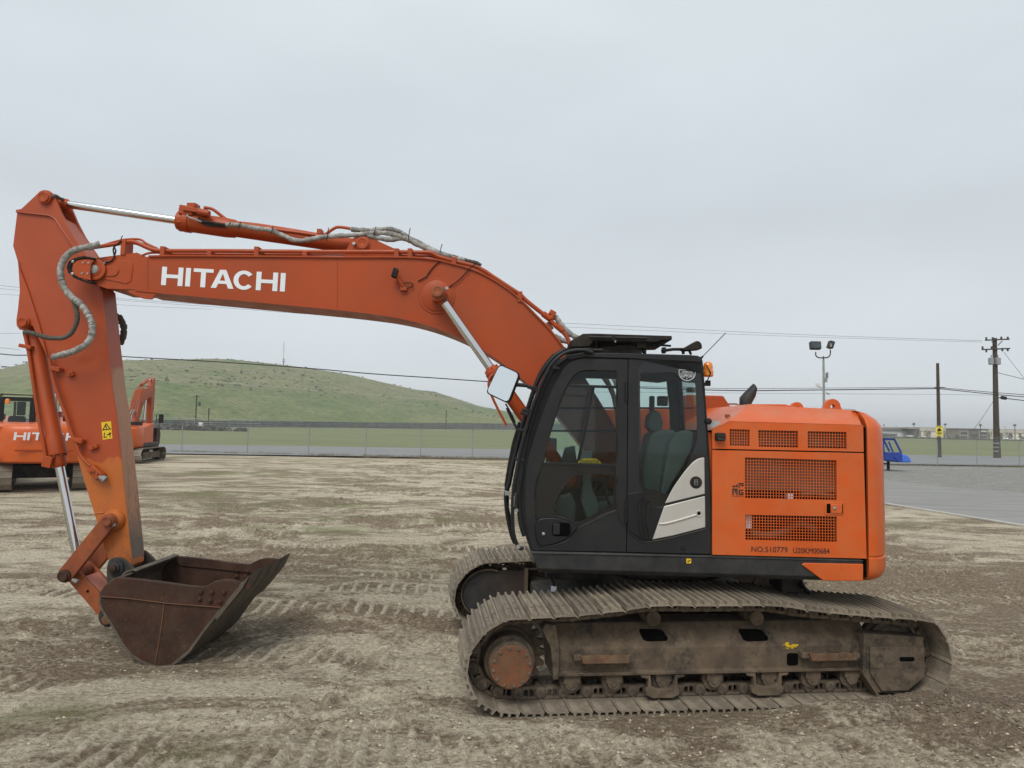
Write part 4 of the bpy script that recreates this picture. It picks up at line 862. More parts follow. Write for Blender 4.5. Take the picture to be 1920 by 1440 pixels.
b = MB(); b.lathe(hp(164.5,1108.5,-.157), (0,-1,0), [(0,.014),(.003,.014)], 10); b.build('bolt_hole_shade', 'cavity_shade', pw)  # dark disc on the link, painted as a shaded hole
# ---- bucket -------------------------------------------------------------
VN = -.60; VFR = .60
side = [(218.8,1082.5),(240,1083.5),(265,1086),(315,1092),(360,1098.5),(382.5,1100),(392,1096),(402.5,1090),(412,1087.5),(422.5,1086.5),(433,1087),(442,1088.5),(448,1092),(450.5,1096),(449,1104),(440,1117),(417.5,1143),(412,1150.5),(390,1175),(369,1204),(354,1225),(338,1241),(322,1249.5),(305,1252.5),(286,1250.5),(264,1242),(245,1229),(229.5,1210),(216.5,1187),(205,1167),(191,1146),(185.5,1131),(187,1112),(197.5,1097)]
S2 = hps(side, VN)
gdz = min(p[1] for p in S2)
b = MB(); b.prism(S2, VN, VN+.028); bucket = b.build('bucket', 'rust_dark', EX, .004)
b = MB(); b.prism(S2, VFR-.028, VFR); b.build('side_plate', 'rust_dark', bucket, .004)
# shell (floor and back) swept between the sides
sh = hps([(450.5,1096),(449,1104),(440,1117),(412,1150.5),(390,1175),(369,1204),(354,1225),(338,1241),(322,1249.5),(305,1252.5),(286,1250.5),(264,1242),(245,1229),(229.5,1210),(216.5,1187),(205,1167),(191,1146),(185.5,1131),(187,1112),(197.5,1097),(214,1084)], VN)
b = MB(); b.strip(sh, VN-.006, VFR+.006, -.022); b.build('shell', 'bucket_steel', bucket, 0, 25)
# reinforcement plates on the near side: upper band, edge bead, cutter
b = MB(); b.prism(hps([(219,1083),(265,1086.5),(315,1092.8),(360,1099),(382,1100.5),(392,1097),(402.5,1091),(422,1087.6),(440,1089),(449,1096),(447,1104),(417,1138),(380,1136),(315,1131),(240,1121),(188,1118),(189,1110),(198,1098)], VN), VN-.016, VN+.002); b.build('top_band', 'rust_dark', bucket, .005)
b = MB(); b.tube([hp(308,1131,VN-.004), hp(302,1180,VN-.004), hp(291,1246,VN-.004)], .006, 6); b.build('weld_seam', 'rust_hub', bucket)
b = MB(); b.tube([hp(189,1118.5,VN-.018), hp(240,1122,VN-.018), hp(315,1131.5,VN-.018), hp(380,1136.5,VN-.018), hp(414,1139,VN-.018)], .004, 6); b.build('weld_seam', 'rust_hub', bucket)
for x, y in ((377,1110),(398,1110),(420,1111),(375,1123),(394.5,1125),(413,1127)):
    b = MB(); b.lathe(hp(x, y, VN-.016), (0,-1,0), [(0,.030),(.006,.030),(.006,.020),(.022,.019),(.026,.012)], 12); b.build('bolt', 'rust_dark', bucket)
for x, y in ((446.5,1069),(465,1071),(482,1073),(444.5,1080),(461,1082),(478,1082)):
    b = MB(); b.lathe(hp(x, y, VFR-.03), (0,-1,0), [(0,.030),(.006,.030),(.006,.020),(.022,.019),(.026,.012)], 12); b.build('bolt', 'rust_dark', bucket)
b = MB(); fp = hps([(218.8,1082.5),(265,1086),(315,1092),(360,1098.5),(382.5,1100),(402.5,1090),(422.5,1086.5),(442,1088.5),(450.5,1096),(440,1112),(410,1122),(320,1112),(230,1103)], VN); b.prism(fp, VFR-.045, VFR-.026); b.build('top_band', 'rust_dark', bucket, .004)
b = MB(); b.prism(hps([(414,1138),(449,1098),(452,1103),(420,1140),(392,1174),(356,1224),(324,1249),(319,1247),(356,1217),(388,1174)], VN), VN-.012, VN+.01); b.build('wear_strip', 'bucket_steel', bucket, .003)
# cutting edge: long plate bolted on, with pointed outer end
e0 = Vector(hp(404,1158,VN)); e1 = Vector(hp(451,1100,VN)); dl = (e1-e0).normalized(); nl = Vector((-dl.z,0,dl.x))
tp_ = e1+dl*.15
b = MB(); b.prism([((e0+nl*.012).x,(e0+nl*.012).z), ((e1+nl*.014).x,(e1+nl*.014).z), (tp_.x, tp_.z), ((e1-nl*.03).x,(e1-nl*.03).z), ((e0-nl*.03).x,(e0-nl*.03).z)], VN-.02, VFR+.02); b.build('cutting_edge', 'bucket_steel', bucket, .003)
for k in range(4):
    v = VN+.02+k*.30; b = MB()
    b.prism([((e0+dl*.12-nl*.03).x,(e0+dl*.12-nl*.03).z), ((e1-nl*.031).x,(e1-nl*.031).z), ((tp_+dl*.02).x,(tp_+dl*.02).z), ((e1-nl*.040).x,(e1-nl*.040).z), ((e0+dl*.12-nl*.040).x,(e0+dl*.12-nl*.040).z)], v, v+.27); b.build('edge_segment', 'bucket_steel', bucket, .003)
b = MB(); b.lathe(hp(466,1099,VN-.02), (0,-1,0), [(0,.028),(.008,.026)], 12); b.build('bolt', 'rust_dark', bucket)
# hinge ears, cross tube, torn back lip
er = [(200,1092),(199.5,1075),(200,1062),(203,1053),(209,1047),(219,1044.5),(229,1046.5),(237,1053),(246,1062),(253,1071),(252,1078),(236,1084),(222,1092),(216,1112),(204,1150),(207,1170),(204,1176),(196,1176),(187,1168),(183.5,1158),(186,1148),(190,1140),(192,1120),(198,1104)]
for v in (-.24, .20): b = MB(); b.prism(hps(er, -.24), v, v+.04); b.build('hinge_ear', 'dark_metal', bucket, .006)
b = MB(); b.lathe((bp.x, -.245, bp.z), (0,-1,0), [(0,.085),(.02,.085),(.022,.06),(.045,.058),(.05,.05)], 24); b.build('pin_collar', 'dark_metal', bucket)
b = MB(); b.lathe((bp.x, -.29, bp.z), (0,-1,0), [(0,.042),(.03,.040),(.036,.03)], 10); b.build('pin', 'rust_dark', bucket)
b = MB(); b.lathe((bl.x+.03, -.245, bl.z), (0,-1,0), [(0,.05),(.03,.048),(.034,.03)], 16); b.build('pin', 'rust_hub', bucket)
b = MB(); c_ = hps([(222,1083),(262,1072),(285,1056),(292,1054),(300,1060),(306,1070),(300,1078),(270,1086),(230,1092)], -.24); b.build_ = None
b = MB(); b.tube([hp(222,1079,-.2), hp(222,1079,VFR-.05)], .035, 10); b.build('hinge_tube', 'bucket_steel', bucket)
b = MB(); b.strip(hps([(219,1083),(226,1078),(238,1074),(246,1076)], VN+.2), VN+.3, VFR, .016); b.build('back_lip', 'bucket_steel', bucket, .003)
# ---- cab ---------------------------------------------------------------
VC = VS; VI = VS+1.0                                  # near and far side planes of the cab
shell_px = [(995,1033),(979,982),(974,930),(977,878),(988,815),(1005,753),(1019,715),(1038,684),(1058,669),(1090,662),(1178,663),(1290,666),(1311,669),(1317,680),(1323,760),(1330,860),(1333,950),(1334,1039)]
def smooth_px(P, n=3): return [(p[0], p[1]) for p in crv([(x, y, 0) for x, y in P], n)]
door_out = [(999,1031.8)]+smooth_px([(990,1000),(985,965),(984,930),(987,880),(994,845),(1009,800),(1026,752),(1042.5,715),(1058,690),(1074,677),(1095,672)])+[(1177,673.5),(1174,1034.5)]
door_win = smooth_px([(1031,812),(1048,759),(1060,730),(1070,711),(1081,699),(1098,693.5)])+[(1157,695),(1156,955.6)]+smooth_px([(1156,955.6),(1120.6,969.7),(1092.5,983.8),(1084,988),(1077.5,983.8),(1062.5,973.4),(1045.6,969.7),(1023,969.7),(1006,974)])[1:]+smooth_px([(1004,968),(1004,912),(1018,867),(1031,812)])[:-1]
rear_out = [(1178.5,673.5),(1218,674),(1298,677),(1312,678.5),(1316,700),(1322,760),(1328,858),(1331,950),(1332,1038.5),(1175.5,1034.8)]
rear_win = [(1211,676.5),(1314,679.5),(1321.5,760),(1325.5,830),(1326.5,856),(1319,856.5),(1299,865.5),(1280,889.5),(1261,915.5),(1246,944.5),(1238,949.5),(1227,949.5),(1214,941.5),(1204,921),(1198.5,900),(1196,691)]
# inner structural side frame
b = MB(); b.prism([hps([(x, y) for x, y in smooth_px(shell_px, 2)], VC+.05), hps(door_win, VC+.05), hps([(x, y) for x, y in rear_win], VC+.05)], VC+.035, VC+.075); cab = b.build('cab', 'black_paint', EX, 0)
# roof + front + rear skins following the outline
so = hps(smooth_px([(1019,715),(1038,684),(1058,669),(1090,662),(1178,663),(1290,666),(1311,669),(1317,680)]), VC); b = MB(); b.strip(so, VC+.012, VI, -.035); b.build('cab_roof', 'panel_gray', cab, .01)
fr_ = hps(smooth_px([(995,1033),(979,982),(974,930),(977,878),(988,815),(1005,753),(1019,715)]), VC)
b = MB(); b.strip(fr_, VC+.012, VC+.10, -.05); b.build('front_pillar', 'black_paint', cab); b = MB(); b.strip(fr_, VI-.09, VI, -.05); b.build('front_pillar', 'black_paint', cab)
b = MB(); b.strip(fr_, VC+.10, VI-.09, -.008); b.build('windscreen', 'cab_glass', cab)
rr_ = hps([(1334,1039),(1333,950),(1330,872)], VC); b = MB(); b.strip(rr_, VC+.012, VI, .03); b.build('rear_wall', 'black_paint', cab)
rr_ = hps([(1330,872),(1323,760),(1317,680)], VC); b = MB(); b.strip(rr_, VC+.012, VC+.10, .03); b.strip(rr_, VI-.12, VI, .03); b.build('rear_pillar', 'black_paint', cab)
b = MB(); b.strip(rr_, VC+.10, VI-.12, .006); b.build('rear_window', 'far_glass', cab)
# far side: frame with two window openings, glass, sill
SF = hps(smooth_px([(995,1033),(979,982),(974,930),(977,878),(988,815),(1005,753),(1019,715),(1038,684),(1058,669),(1090,662),(1178,663),(1290,666),(1311,669),(1317,680),(1330,860),(1334,1039)], 2), VC)
def hsh(P): return hps(P, VC)
w1 = hsh([(1012,935),(1018,860),(1034,800),(1058,730),(1080,705),(1105,695),(1190,697),(1190,935)]); w2 = hsh([(1222,697),(1290,700),(1296,760),(1300,850),(1222,850)])
b = MB(); b.prism([SF, w1, w2], VI-.04, VI); b.build('far_side_frame', 'black_paint', cab)
b = MB(); b.prism(w1, VI-.028, VI-.022); b.build('far_window', 'far_glass', cab); b = MB(); b.prism(w2, VI-.028, VI-.022); b.build('far_window', 'far_glass', cab)
b = MB(); b.tube([hp(1005,765,VI-.06), hp(1300,765,VI-.06)], .010, 6); b.tube([hp(1000,808,VI-.06), hp(1160,808,VI-.06)], .010, 6); b.build('guard_bar', 'black_paint', cab)
b = MB(); b.tube([hp(1113,724,-.60), hp(1083,872,-.60)], .016, 8); b.build('wiper_arm', 'rubber', cab)
b = MB(); zf_ = zT+.01; b.box((fr_[0][0]+.05, VC+.08, zf_), (hp(1330,1000,VC)[0], VI-.04, zf_+.06)); b.build('cab_floor', 'interior_dark', cab)
# door
b = MB(); b.prism([hps(door_out, VC), hps(door_win, VC)], VC, VC+.033); door = b.build('door', 'panel_gray', cab, .006)
b = MB(); b.prism(hps(door_win, VC), VC+.018, VC+.024); b.build('door_glass', 'cab_glass', door, 0, 0)
def inset(P, k):
    cx = sum(p[0] for p in P)/len(P); cy = sum(p[1] for p in P)/len(P); return [(p[0]+(cx-p[0])*k, p[1]+(cy-p[1])*k) for p in P]
# rubber seal ring round the glass
def ring(P, v, w, th, name, mat, parent):
    Q = hps(P, v); b = MB(); b.tube([(p[0], v, p[1]) for p in Q]+[(Q[0][0], v, Q[0][1])], w, 6); return b.build(name, mat, parent)
ring(door_win, VC+.006, .010, 0, 'glass_seal', 'rubber', door)
# black printed lower pane with its clear opening, mid rail, sliding rail
low = [(1018,870),(1156.5,874),(1156,955.6),(1120.6,969.7),(1092.5,983.8),(1084,988),(1077.5,983.8),(1062.5,973.4),(1045.6,969.7),(1023,969.7),(1006,974),(1004,968),(1004,912)]
clr = smooth_px([(1044,935),(1049,928),(1056,916),(1064,906),(1072,897),(1081,892),(1098,890),(1149,891),(1149.5,915),(1149,942),(1145,948),(1122,960),(1100,972.5),(1085,978),(1074,975),(1058,968),(1044,962),(1038,954)], 2)
b = MB(); b.prism([hps(low, VC+.012), hps(clr, VC+.012)], VC+.012, VC+.017); b.build('printed_border', 'gloss_black', door, 0, 0)
b = MB(); b.prism(hps([(1017,866.5),(1157,870),(1157,875.5),(1015.5,872)], VC), VC+.004, VC+.02); b.build('window_rail', 'black_paint', door, .003)
b = MB(); b.prism(hps([(1064,720),(1157,723.5),(1157,728.5),(1062,725)], VC), VC+.006, VC+.018); b.build('window_rail', 'black_paint', door, .003)
# handle shell, pocket, lock
sh_ = smooth_px([(1003,985),(1008,975),(1018,971.5),(1032,970.5),(1048,972),(1062,977),(1074,984),(1082,989),(1076,997),(1068,1006),(1056,1013),(1042,1019),(1020,1023.5),(1013,1022),(1006,1010),(1003,998)], 3)
b = MB(); b.prism(hps(sh_, VC), VC-.016, VC+.004); hs = b.build('handle_shell', 'black_paint', door, .008)
b = MB(); b.prism(rrect(*[hp(1034.5,990,VC)[0], hp(1070,990,VC)[0]], hp(1050,1005,VC)[2], hp(1050,979.5,VC)[2], .03), VC-.0175, VC-.01); b.build('pocket_shade', 'cavity_shade', door, .002)  # dark plate on the shell, painted as the shade in the pocket
b = MB(); b.prism(rrect(*[hp(1036.5,990,VC)[0], hp(1050,990,VC)[0]], hp(1050,1002,VC)[2], hp(1050,981,VC)[2], .012), VC-.026, VC-.012); b.build('handle', 'panel_gray', door, .006)
b = MB(); b.lathe(hp(1019,1001,VC-.016), (0,-1,0), [(0,.014),(.004,.014),(.006,.010)], 16); b.build('lock', 'steel_bolt', door)
b = MB(); b.tube(crv([hp(1004,1005,VC-.002), hp(1010,1022,VC-.002), hp(1020,1026,VC-.002), hp(1045,1021,VC-.002), hp(1066,1012,VC-.002), hp(1084,991,VC-.002), hp(1120,973,VC-.002), hp(1156,957,VC-.002)], 5), .005, 6); b.tube(crv([hp(1157,957,VC-.002), hp(1163,975,VC-.002), hp(1172,990,VC-.002)], 5), .005, 6); b.build('door_crease', 'panel_gray', door)
for y0, y1 in ((716,752),(936,981)):
    b = MB(); b.tube([hp(1174.5, y0, VC-.012), hp(1174, y1, VC-.012)], .013, 10); b.build('hinge', 'black_paint', door, .002)
# rear side panel, with printed glass and silver covers
b = MB(); b.prism([hps(rear_out, VC), hps(rear_win, VC)], VC, VC+.033); rp = b.build('rear_side_panel', 'panel_gray', cab, .006)
clear = smooth_px([(1200,702),(1204,698.5),(1235,698),(1264,698.5),(1270,703),(1274,711),(1282,716),(1291,717.5),(1300,718),(1304,723),(1305.5,760),(1306.5,822),(1300,843),(1290,866),(1279,890),(1266,910),(1255,923),(1247,926),(1240,923),(1225,918),(1212,916),(1206.5,911),(1203,880),(1201,794),(1200,740)], 2)
b = MB(); b.prism([hps(rear_win, VC+.012), hps(clear, VC+.012)], VC+.010, VC+.015); b.build('printed_border', 'gloss_black', rp, 0, 0)
b = MB(); b.prism(hps(rear_win, VC), VC+.017, VC+.022); b.build('side_glass', 'cab_glass', rp, 0, 0)
s1 = smooth_px([(1246.5,944),(1254,929),(1262,914.5),(1271,901),(1281,887),(1290,876),(1299,866.5),(1309,860),(1320.3,857.5)])+[(1321.3,926)]
b = MB(); b.prism(hps(s1, VC), VC-.010, VC+.004); sv = b.build('silver_cover', 'silver', rp, .006)
b = MB(); b.prism(hps([(1245,949),(1321.3,929.8),(1322.3,988.4),(1262,1004),(1223,1011.5),(1234,980)], VC), VC-.012, VC+.004); b.build('silver_cover', 'silver', rp, .006)
b = MB(); b.tube(crv([hp(1236,982,VC-.012), hp(1250,981,VC-.014), hp(1280,973,VC-.014), hp(1306,965,VC-.014)], 4), .010, 8, rr=None); b.build('cover_crease', 'silver', rp)
b = MB(); b.lathe(hp(1310.5,962.5,VC-.010), (0,-1,0), [(0,.034),(.006,.032),(.008,.024),(.0045,.020),(.004,.004)], 20); b.build('cover_boss', 'silver', rp); b = MB(); b.lathe(hp(1310.5,962.5,VC-.015), (0,-1,0), [(0,.016),(.004,.014)], 14); b.build('lock', 'cavity_shade', rp)
q = hp(1305, 904.5, VC-.010); b = MB(); b.lathe(q, (0,-1,0), [(0,.054),(.004,.053),(.005,.045),(.0035,.044),(.003,.01)], 28); b.build('horn_cover', 'rubber', rp)
b = MB(); r_ = .008
b.tube([(q[0]-.012,q[1]-.005,q[2]+.02),(q[0]-.012,q[1]-.005,q[2]-.022),(q[0]+.012,q[1]-.005,q[2]-.022),(q[0]+.012,q[1]-.005,q[2]+.004),(q[0]-.010,q[1]-.005,q[2]+.004)], .003, 5); b.tube([(q[0]-.012,q[1]-.005,q[2]+.022),(q[0]+.012,q[1]-.005,q[2]+.022),(q[0]+.012,q[1]-.005,q[2]-.002)], .003, 5); b.build('emblem', 'galvanized', rp)
vent = smooth_px([(1203,921),(1207,931),(1212.5,938.8),(1220,946),(1229.4,950),(1237,950.5),(1244.4,949.3)], 3)
b = MB(); b.prism(hps([(1176.5,925.6)]+vent+[(1222.8,1011.2),(1205,1013),(1193.8,1006),(1176.3,994)], VC), VC-.010, VC+.004); vt = b.build('vent_panel', 'black_paint', rp, .006)
for k, (x, y0, y1) in enumerate(((1200,934,1008),(1207.5,937,1009),(1215,942,1010))):
    b = MB(); b.strip(hps(smooth_px([(x+4,y0-2),(x-2,y0+10),(x-2.5,y0+35),(x-1,y1-14),(x+3,y1)], 3), VC), VC-.024, VC-.006, .010); b.build('vent_fin', 'rubber', rp)
b = MB(); b.tube(crv([hp(1176.5,997,VC-.002), hp(1195,1011,VC-.002), hp(1207,1016.5,VC-.002), hp(1225,1015,VC-.002), hp(1265,1007,VC-.002), hp(1324,991.5,VC-.002)], 5), .005, 6); b.build('panel_crease', 'panel_gray', rp)
b = MB(); b.lathe(hp(1281,1027,VC), (0,-1,0), [(0,.026),(.006,.024),(.008,.01)], 16); b.build('plug', 'black_paint', rp)
b = MB(); b.tube([hp(1177.7,676,VC+.01), hp(1174.7,1033,VC+.01)], .006, 6); b.build('door_gap', 'cavity_shade', cab)
# shield sticker
shd = [(1273,693.3),(1303.5,693.6)]+smooth_px([(1303.3,703),(1300,708.5),(1295,712),(1288.5,714),(1282,712),(1276.5,708),(1273.4,702)], 3)
b = MB(); Q = hps(shd, VC+.008); b.prism(Q, VC+.007, VC+.010); stk = b.build('shield_sticker', 'decal_black', rp, 0, 0)
b = MB(); b.tube([(p[0], VC+.006, p[1]) for p in Q]+[(Q[0][0], VC+.006, Q[0][1])], .0028, 5); b.tube([hp(1275,699.7,VC+.006), hp(1301.5,699.9,VC+.006)], .0015, 5); b.build('sticker_border', 'letter_white', rp)
q = hp(1276, 707.4, VC+.0065); w_ = hp(1301.5, 707.4, VC+.0065)[0]-q[0]; text('sticker_word', 'SUPPORT', rp, q, (1,0,0), (0,0,1), .040, 'letter_white', width=w_)
q = hp(1279, 698.6, VC+.0065); w_ = hp(1298.5, 698.6, VC+.0065)[0]-q[0]; text('sticker_word', 'OPERATOR', rp, q, (1,0,0), (0,0,1), .022, 'letter_white', width=w_)
pxlines(rp, 'sticker_word', [[(1287.6,711.4),(1288.4,708.8)]], VC+.007, .004, 'letter_white')
# roof rail and gutter
b = MB(); b.prism(hps([(1055,672),(1062,666),(1092,661),(1178,662.5),(1290,665.5),(1308,667),(1314,672),(1316,680),(1220,675),(1178,672.5),(1095,670),(1072,675)], VC), VC-.012, VC+.02); b.build('gutter', 'panel_gray', cab, .008)
# front hand rails, hoses and guard frame running up the corner
def railp(pts, v, r, name='handrail', mat='black_paint'): return pipe(pts, v, r, mat, cab, name, 6, 10)
railp([(1110,661),(1095,656.5),(1075,657),(1055,664),(1035,682),(1022,705),(1008,738),(998,765),(989,795),(978,835),(969,880),(963,915),(961,960),(963,1000),(972,1026),(982,1027)], VC-.05, .017)
railp([(1062,654),(1040,668),(1022,690),(1008,715),(995,750),(982,790),(972,828),(962,870),(955,905),(949,925),(951,960),(959,1000),(966,1018)], VC+.25, .022)
railp([(1040,665),(1018,692),(1001,730),(987,775),(973,822),(960,872),(951,912)], VI-.1, .022)
railp([(1062,671),(1040,688),(1022,718),(1008,752),(995,795),(985,835),(978,878),(973,930),(975,975),(983,1005)], VC-.02, .020, 'pillar_trim')
railp([(1052,675),(1030,700),(1012,735),(998,778),(985,825),(976,870),(971,925)], VC+.12, .03, 'pillar_trim', 'rubber')
for x, y in ((998,727),(1006,730),(985,776),(988,770),(979,807),(1040,690),(975,862)):
    b = MB(); b.cbox(P3(x, y, VC-.02), (.09, .06, .028), Matrix.Rotation(rad(8), 3, 'Y')); b.build('rail_bracket', 'black_paint', cab, .005)
b = MB(); b.prism(hps([(997,770),(984,815),(975,850),(980,855),(992,812),(1004,772)], VC+.02), VC+.0, VC+.06); b.prism(hps([(1022,700),(1008,730),(1012,735),(1030,705)], VC+.05), VC+.05, VC+.3); b.build('corner_guard', 'rubber', cab, .004)
b = MB(); b.prism(hps([(945.5,920),(955,922),(957,926),(953,931),(951,928),(947,930)], VC+.15), VC+.15, VC+.19); b.build('bracket_plate', 'galvanized', cab, .003)
b = MB(); b.prism(hps([(946,908),(952,870),(960,830),(972,790),(976,792),(966,835),(957,880),(953,912),(952,960),(958,990),(966,1018),(958,1000),(949,955)], VC+.35), VC+.3, VI-.2); b.build('front_guard', 'rubber', cab, .004)
b = MB(); b.tube([hp(964,930,VC-.06), hp(963.5,950,VC-.06)], .005, 6); b.lathe(hp(968.5,957,VC-.07), (0,-1,0), [(0,.018),(.01,.015)], 12); b.build('guard_pin', 'steel_bolt', cab); b = MB(); b.lathe(hp(972,1025,VC-.07),(0,-1,0),[(0,.02),(.012,.016)],12); b.build('rail_end', 'steel_bolt', cab)
b = MB(); b.tube([hp(970,905,VC-.06), hp(973,912,VC-.06), hp(969,930,VC-.06), hp(967,955,VC-.06)], .016, 8); b.build('guard_strut', 'rubber', cab)
b = MB(); b.lathe(hp(1328,790,VC-.0),(0,-1,0),[(-.05,.02),(.0,.03),(.02,.028),(.03,.012)],14); b.build('door_stop', 'rubber', cab)
# roof rack / visor assembly
b = MB(); b.prism(hps([(1070,652),(1068,641),(1092,627),(1110,626.5),(1258,631),(1258,638.5),(1240,639),(1230,643),(1112,640),(1104,651)], VC+.1), VC+.05, VI-.1); rf = b.build('roof_guard', 'rubber', cab, .006)
b = MB(); b.prism(hps([(1102,662.5),(1105,656),(1130,651),(1170,646),(1200,650),(1204,663)], VC+.12), VC+.12, VC+.5); b.prism(hps([(1206,660),(1206,640),(1212,640),(1212,661),(1212,664)], VC+.12), VC+.12, VC+.2); b.prism(hps([(1192,640),(1212,641),(1212,653),(1195,653)], VC+.1), VC+.09, VC+.16)
b.prism(hps([(1116,641),(1119,641),(1119,660),(1115,660)], VC+.12), VC+.1, VC+.16); b.prism(hps([(1225,641),(1245,632),(1236,646),(1222,650)], VC+.12), VC+.1, VC+.16); b.build('rack_bracket', 'rubber', cab, .003)
b = MB(); b.tube([hp(1105,632,VC+.03), hp(1212,634,VC+.03)], .010, 8); b.tube([hp(1150,628,VC+.03), hp(1150,638,VC+.03)], .018, 8); b.tube([hp(1093,655.5,VC), hp(1130,656.5,VC)], .012, 8); b.tube([hp(1236,647,VC+.1), hp(1258,648.5,VC+.1)], .010, 8); b.build('rack_rod', 'black_paint', cab)
b = MB(); b.cbox(P3(1104,658,VC), (.09,.05,.05)); b.cbox(P3(1244.5,657,VC+.1), (.035,.05,.055)); b.build('rail_bracket', 'black_paint', cab, .005); b = MB(); b.cbox(P3(1153.5,640,VC+.04),(.015,.015,.02)); b.build('rack_bolt', 'steel_bolt', cab)
# folded mirror on the roof
b = MB(); b.prism(hps(smooth_px([(1274,656),(1286,650),(1298,643),(1304,641),(1310,644),(1312.5,650),(1311.5,655.5),(1300,657.5),(1280,659)], 3), VC+.1), VC+.02, VC+.14); b.build('rear_mirror', 'rubber', cab, .012)
b = MB(); b.tube([hp(1240,658,VC+.08), hp(1262,655,VC+.08), hp(1282,655,VC+.08)], .014, 8); b.tube([hp(1281,656,VC+.08), hp(1281,664,VC+.08)], .014, 8); b.tube([hp(1292,657,VC+.08), hp(1296,665,VC+.08)], .012, 8); b.build('mirror_arm', 'rubber', cab)
# front mirror, facing back to the viewer
mc = [P3(937,683.5,-1.42), P3(974,700.5,-1.50), P3(952.5,755.5,-1.50), P3(912,736,-1.42)]
def rounded_quad(Q, r, n=5):
    o = []
    for i in range(4):
        p = Q[i]; a = (Q[i-1]-p).normalized(); c = (Q[(i+1) % 4]-p).normalized()
        for k in range(n+1):
            t = k/n; o.append(p+a*r*(1-t)**2+c*r*t**2)
    return o
cen = sum(mc, Vector())/4; nrm = (mc[1]-mc[0]).cross(mc[3]-mc[0]).normalized(); 
if nrm.y > 0: nrm = -nrm
# tilt the glass a little upward so that it holds the sky and a strip of ground
Q1 = rounded_quad(mc, .04); Q0 = rounded_quad([cen+(p-cen)*1.045 for p in mc], .042)
N = len(Q0); b = MB(); bk_ = [cen+(p-cen)*.92-nrm*.055 for p in Q0]; b.add([p+nrm*.002 for p in Q0]+[p-nrm*.02 for p in Q0]+bk_, [tuple(range(N)), tuple(range(3*N-1, 2*N-1, -1))]+[(i, (i+1) % N, (i+1) % N+N, i+N) for i in range(N)]+[(i+N, (i+1) % N+N, (i+1) % N+2*N, i+2*N) for i in range(N)])
mi = b.build('front_mirror', 'rubber', cab, 0, 30)
b = MB(); Qm = rounded_quad([cen+(p-cen)*.97 for p in mc], .04); b.add([p+nrm*.005 for p in Qm]+[p+nrm*.0025 for p in Qm], [tuple(range(N)), tuple(range(2*N-1, N-1, -1))]+[(i, (i+1) % N, (i+1) % N+N, i+N) for i in range(N)]); b.build('mirror_glass', 'mirror', mi, 0, 0)
b = MB(); b.tube(crv([tuple(cen-nrm*.05), hp(965,722,-1.40), hp(990,724,-1.36), hp(1000,728,-1.34)], 4), .014, 8); b.build('mirror_arm', 'black_paint', cab)
b = MB(); b.tube(crv([hp(948,757,-1.38), hp(958,775,-1.35), hp(966,792,-1.32)], 4), .008, 6); b.build('mirror_cable', 'rubber', cab)
# ---- interior ---------------------------------------------------------
SV0, SV1 = VC+.25, VC+.75
def solid(px, v0, v1, name, mat, bev=.03): b = MB(); b.prism(hps(px, v0), v0, v1); return b.build(name, mat, cab, bev, 35, 3)
solid([(1213,800),(1216,782),(1222,771),(1232,768),(1240,776),(1244,794),(1242,806),(1236,813),(1222,810)], SV0+.15, SV1-.15, 'headrest', 'seat_gray')
solid([(1220,815),(1240,806),(1262,806),(1270,812),(1262,850),(1252,900),(1246,940),(1205,938),(1204,880)], SV0+.05, SV1-.02, 'seat_back', 'seat_gray')
solid([(1256,830),(1268,812),(1290,806),(1302,812),(1300,838),(1285,870),(1262,905),(1246,935),(1238,930),(1246,880)], VC+.16, VC+.30, 'side_trim', 'seat_gray', .02)
solid([(1098,952),(1120,940),(1205,936),(1230,944),(1228,975),(1110,985)], SV0+.02, SV1, 'seat_cushion', 'seat_gray')
solid([(1096,890),(1106,886),(1112,920),(1124,948),(1122,968),(1100,972),(1090,940)], VC+.14, VC+.26, 'console', 'seat_gray', .015)
solid([(1040,955),(1052,932),(1072,926),(1080,945),(1078,980),(1050,985)], VC+.3, VC+.5, 'foot_rest', 'seat_gray', .02)
b = MB(); b.tube(crv([hp(1107,890,VC+.2), hp(1104,905,VC+.2), hp(1106,925,VC+.2)], 4), .02, 8); b.build('lever', 'link_orange', cab)
b = MB(); b.tube(crv([hp(1140,888,VC+.12), hp(1137,915,VC+.12), hp(1138,935,VC+.12), hp(1146,948,VC+.12)], 4), .012, 8); b.build('grab_bar', 'rubber', cab)
b = MB()
for k in range(5): b.cbox(P3(1092+k*8, 900+k*3, VC+.4), (.02, .3, .10), Matrix.Rotation(rad(30), 3, 'Y'))
b.build('pedal_rack', 'rubber', cab)
solid([(1052,868),(1060,840),(1078,836),(1082,868)], VI-.25, VI-.12, 'monitor', 'seat_gray', .01); solid([(1086,866),(1092,846),(1110,845),(1112,866)], VI-.3, VI-.2, 'control_panel', 'galvanized', .01)
pl_ = solid([(1080,872),(1085,864),(1094,859.5),(1118,860),(1126,866),(1130,872)], VC+.09, VC+.10, 'yellow_decal', 'yellow_label', .002)
q = hp(1088, 868.5, VC+.088); text('decal_word', 'DIANTA', cab, q, (1,0,0), (0,0,1), .045, 'decal_black', width=.17)
solid([(1200,700),(1290,702),(1286,708),(1240,716),(1200,712)], VI-.3, VI-.1, 'roof_lining', 'interior_dark', .01)
b = MB(); b.cbox(P3(1222,775,VI-.2), (.05,.05,.35)); b.cbox(P3(1242,752,VI-.15), (.10,.08,.10)); b.cbox(P3(1296,731,VC+.75), (.10,.05,.05)); b.build('interior_fitting', 'interior_dark', cab, .01)
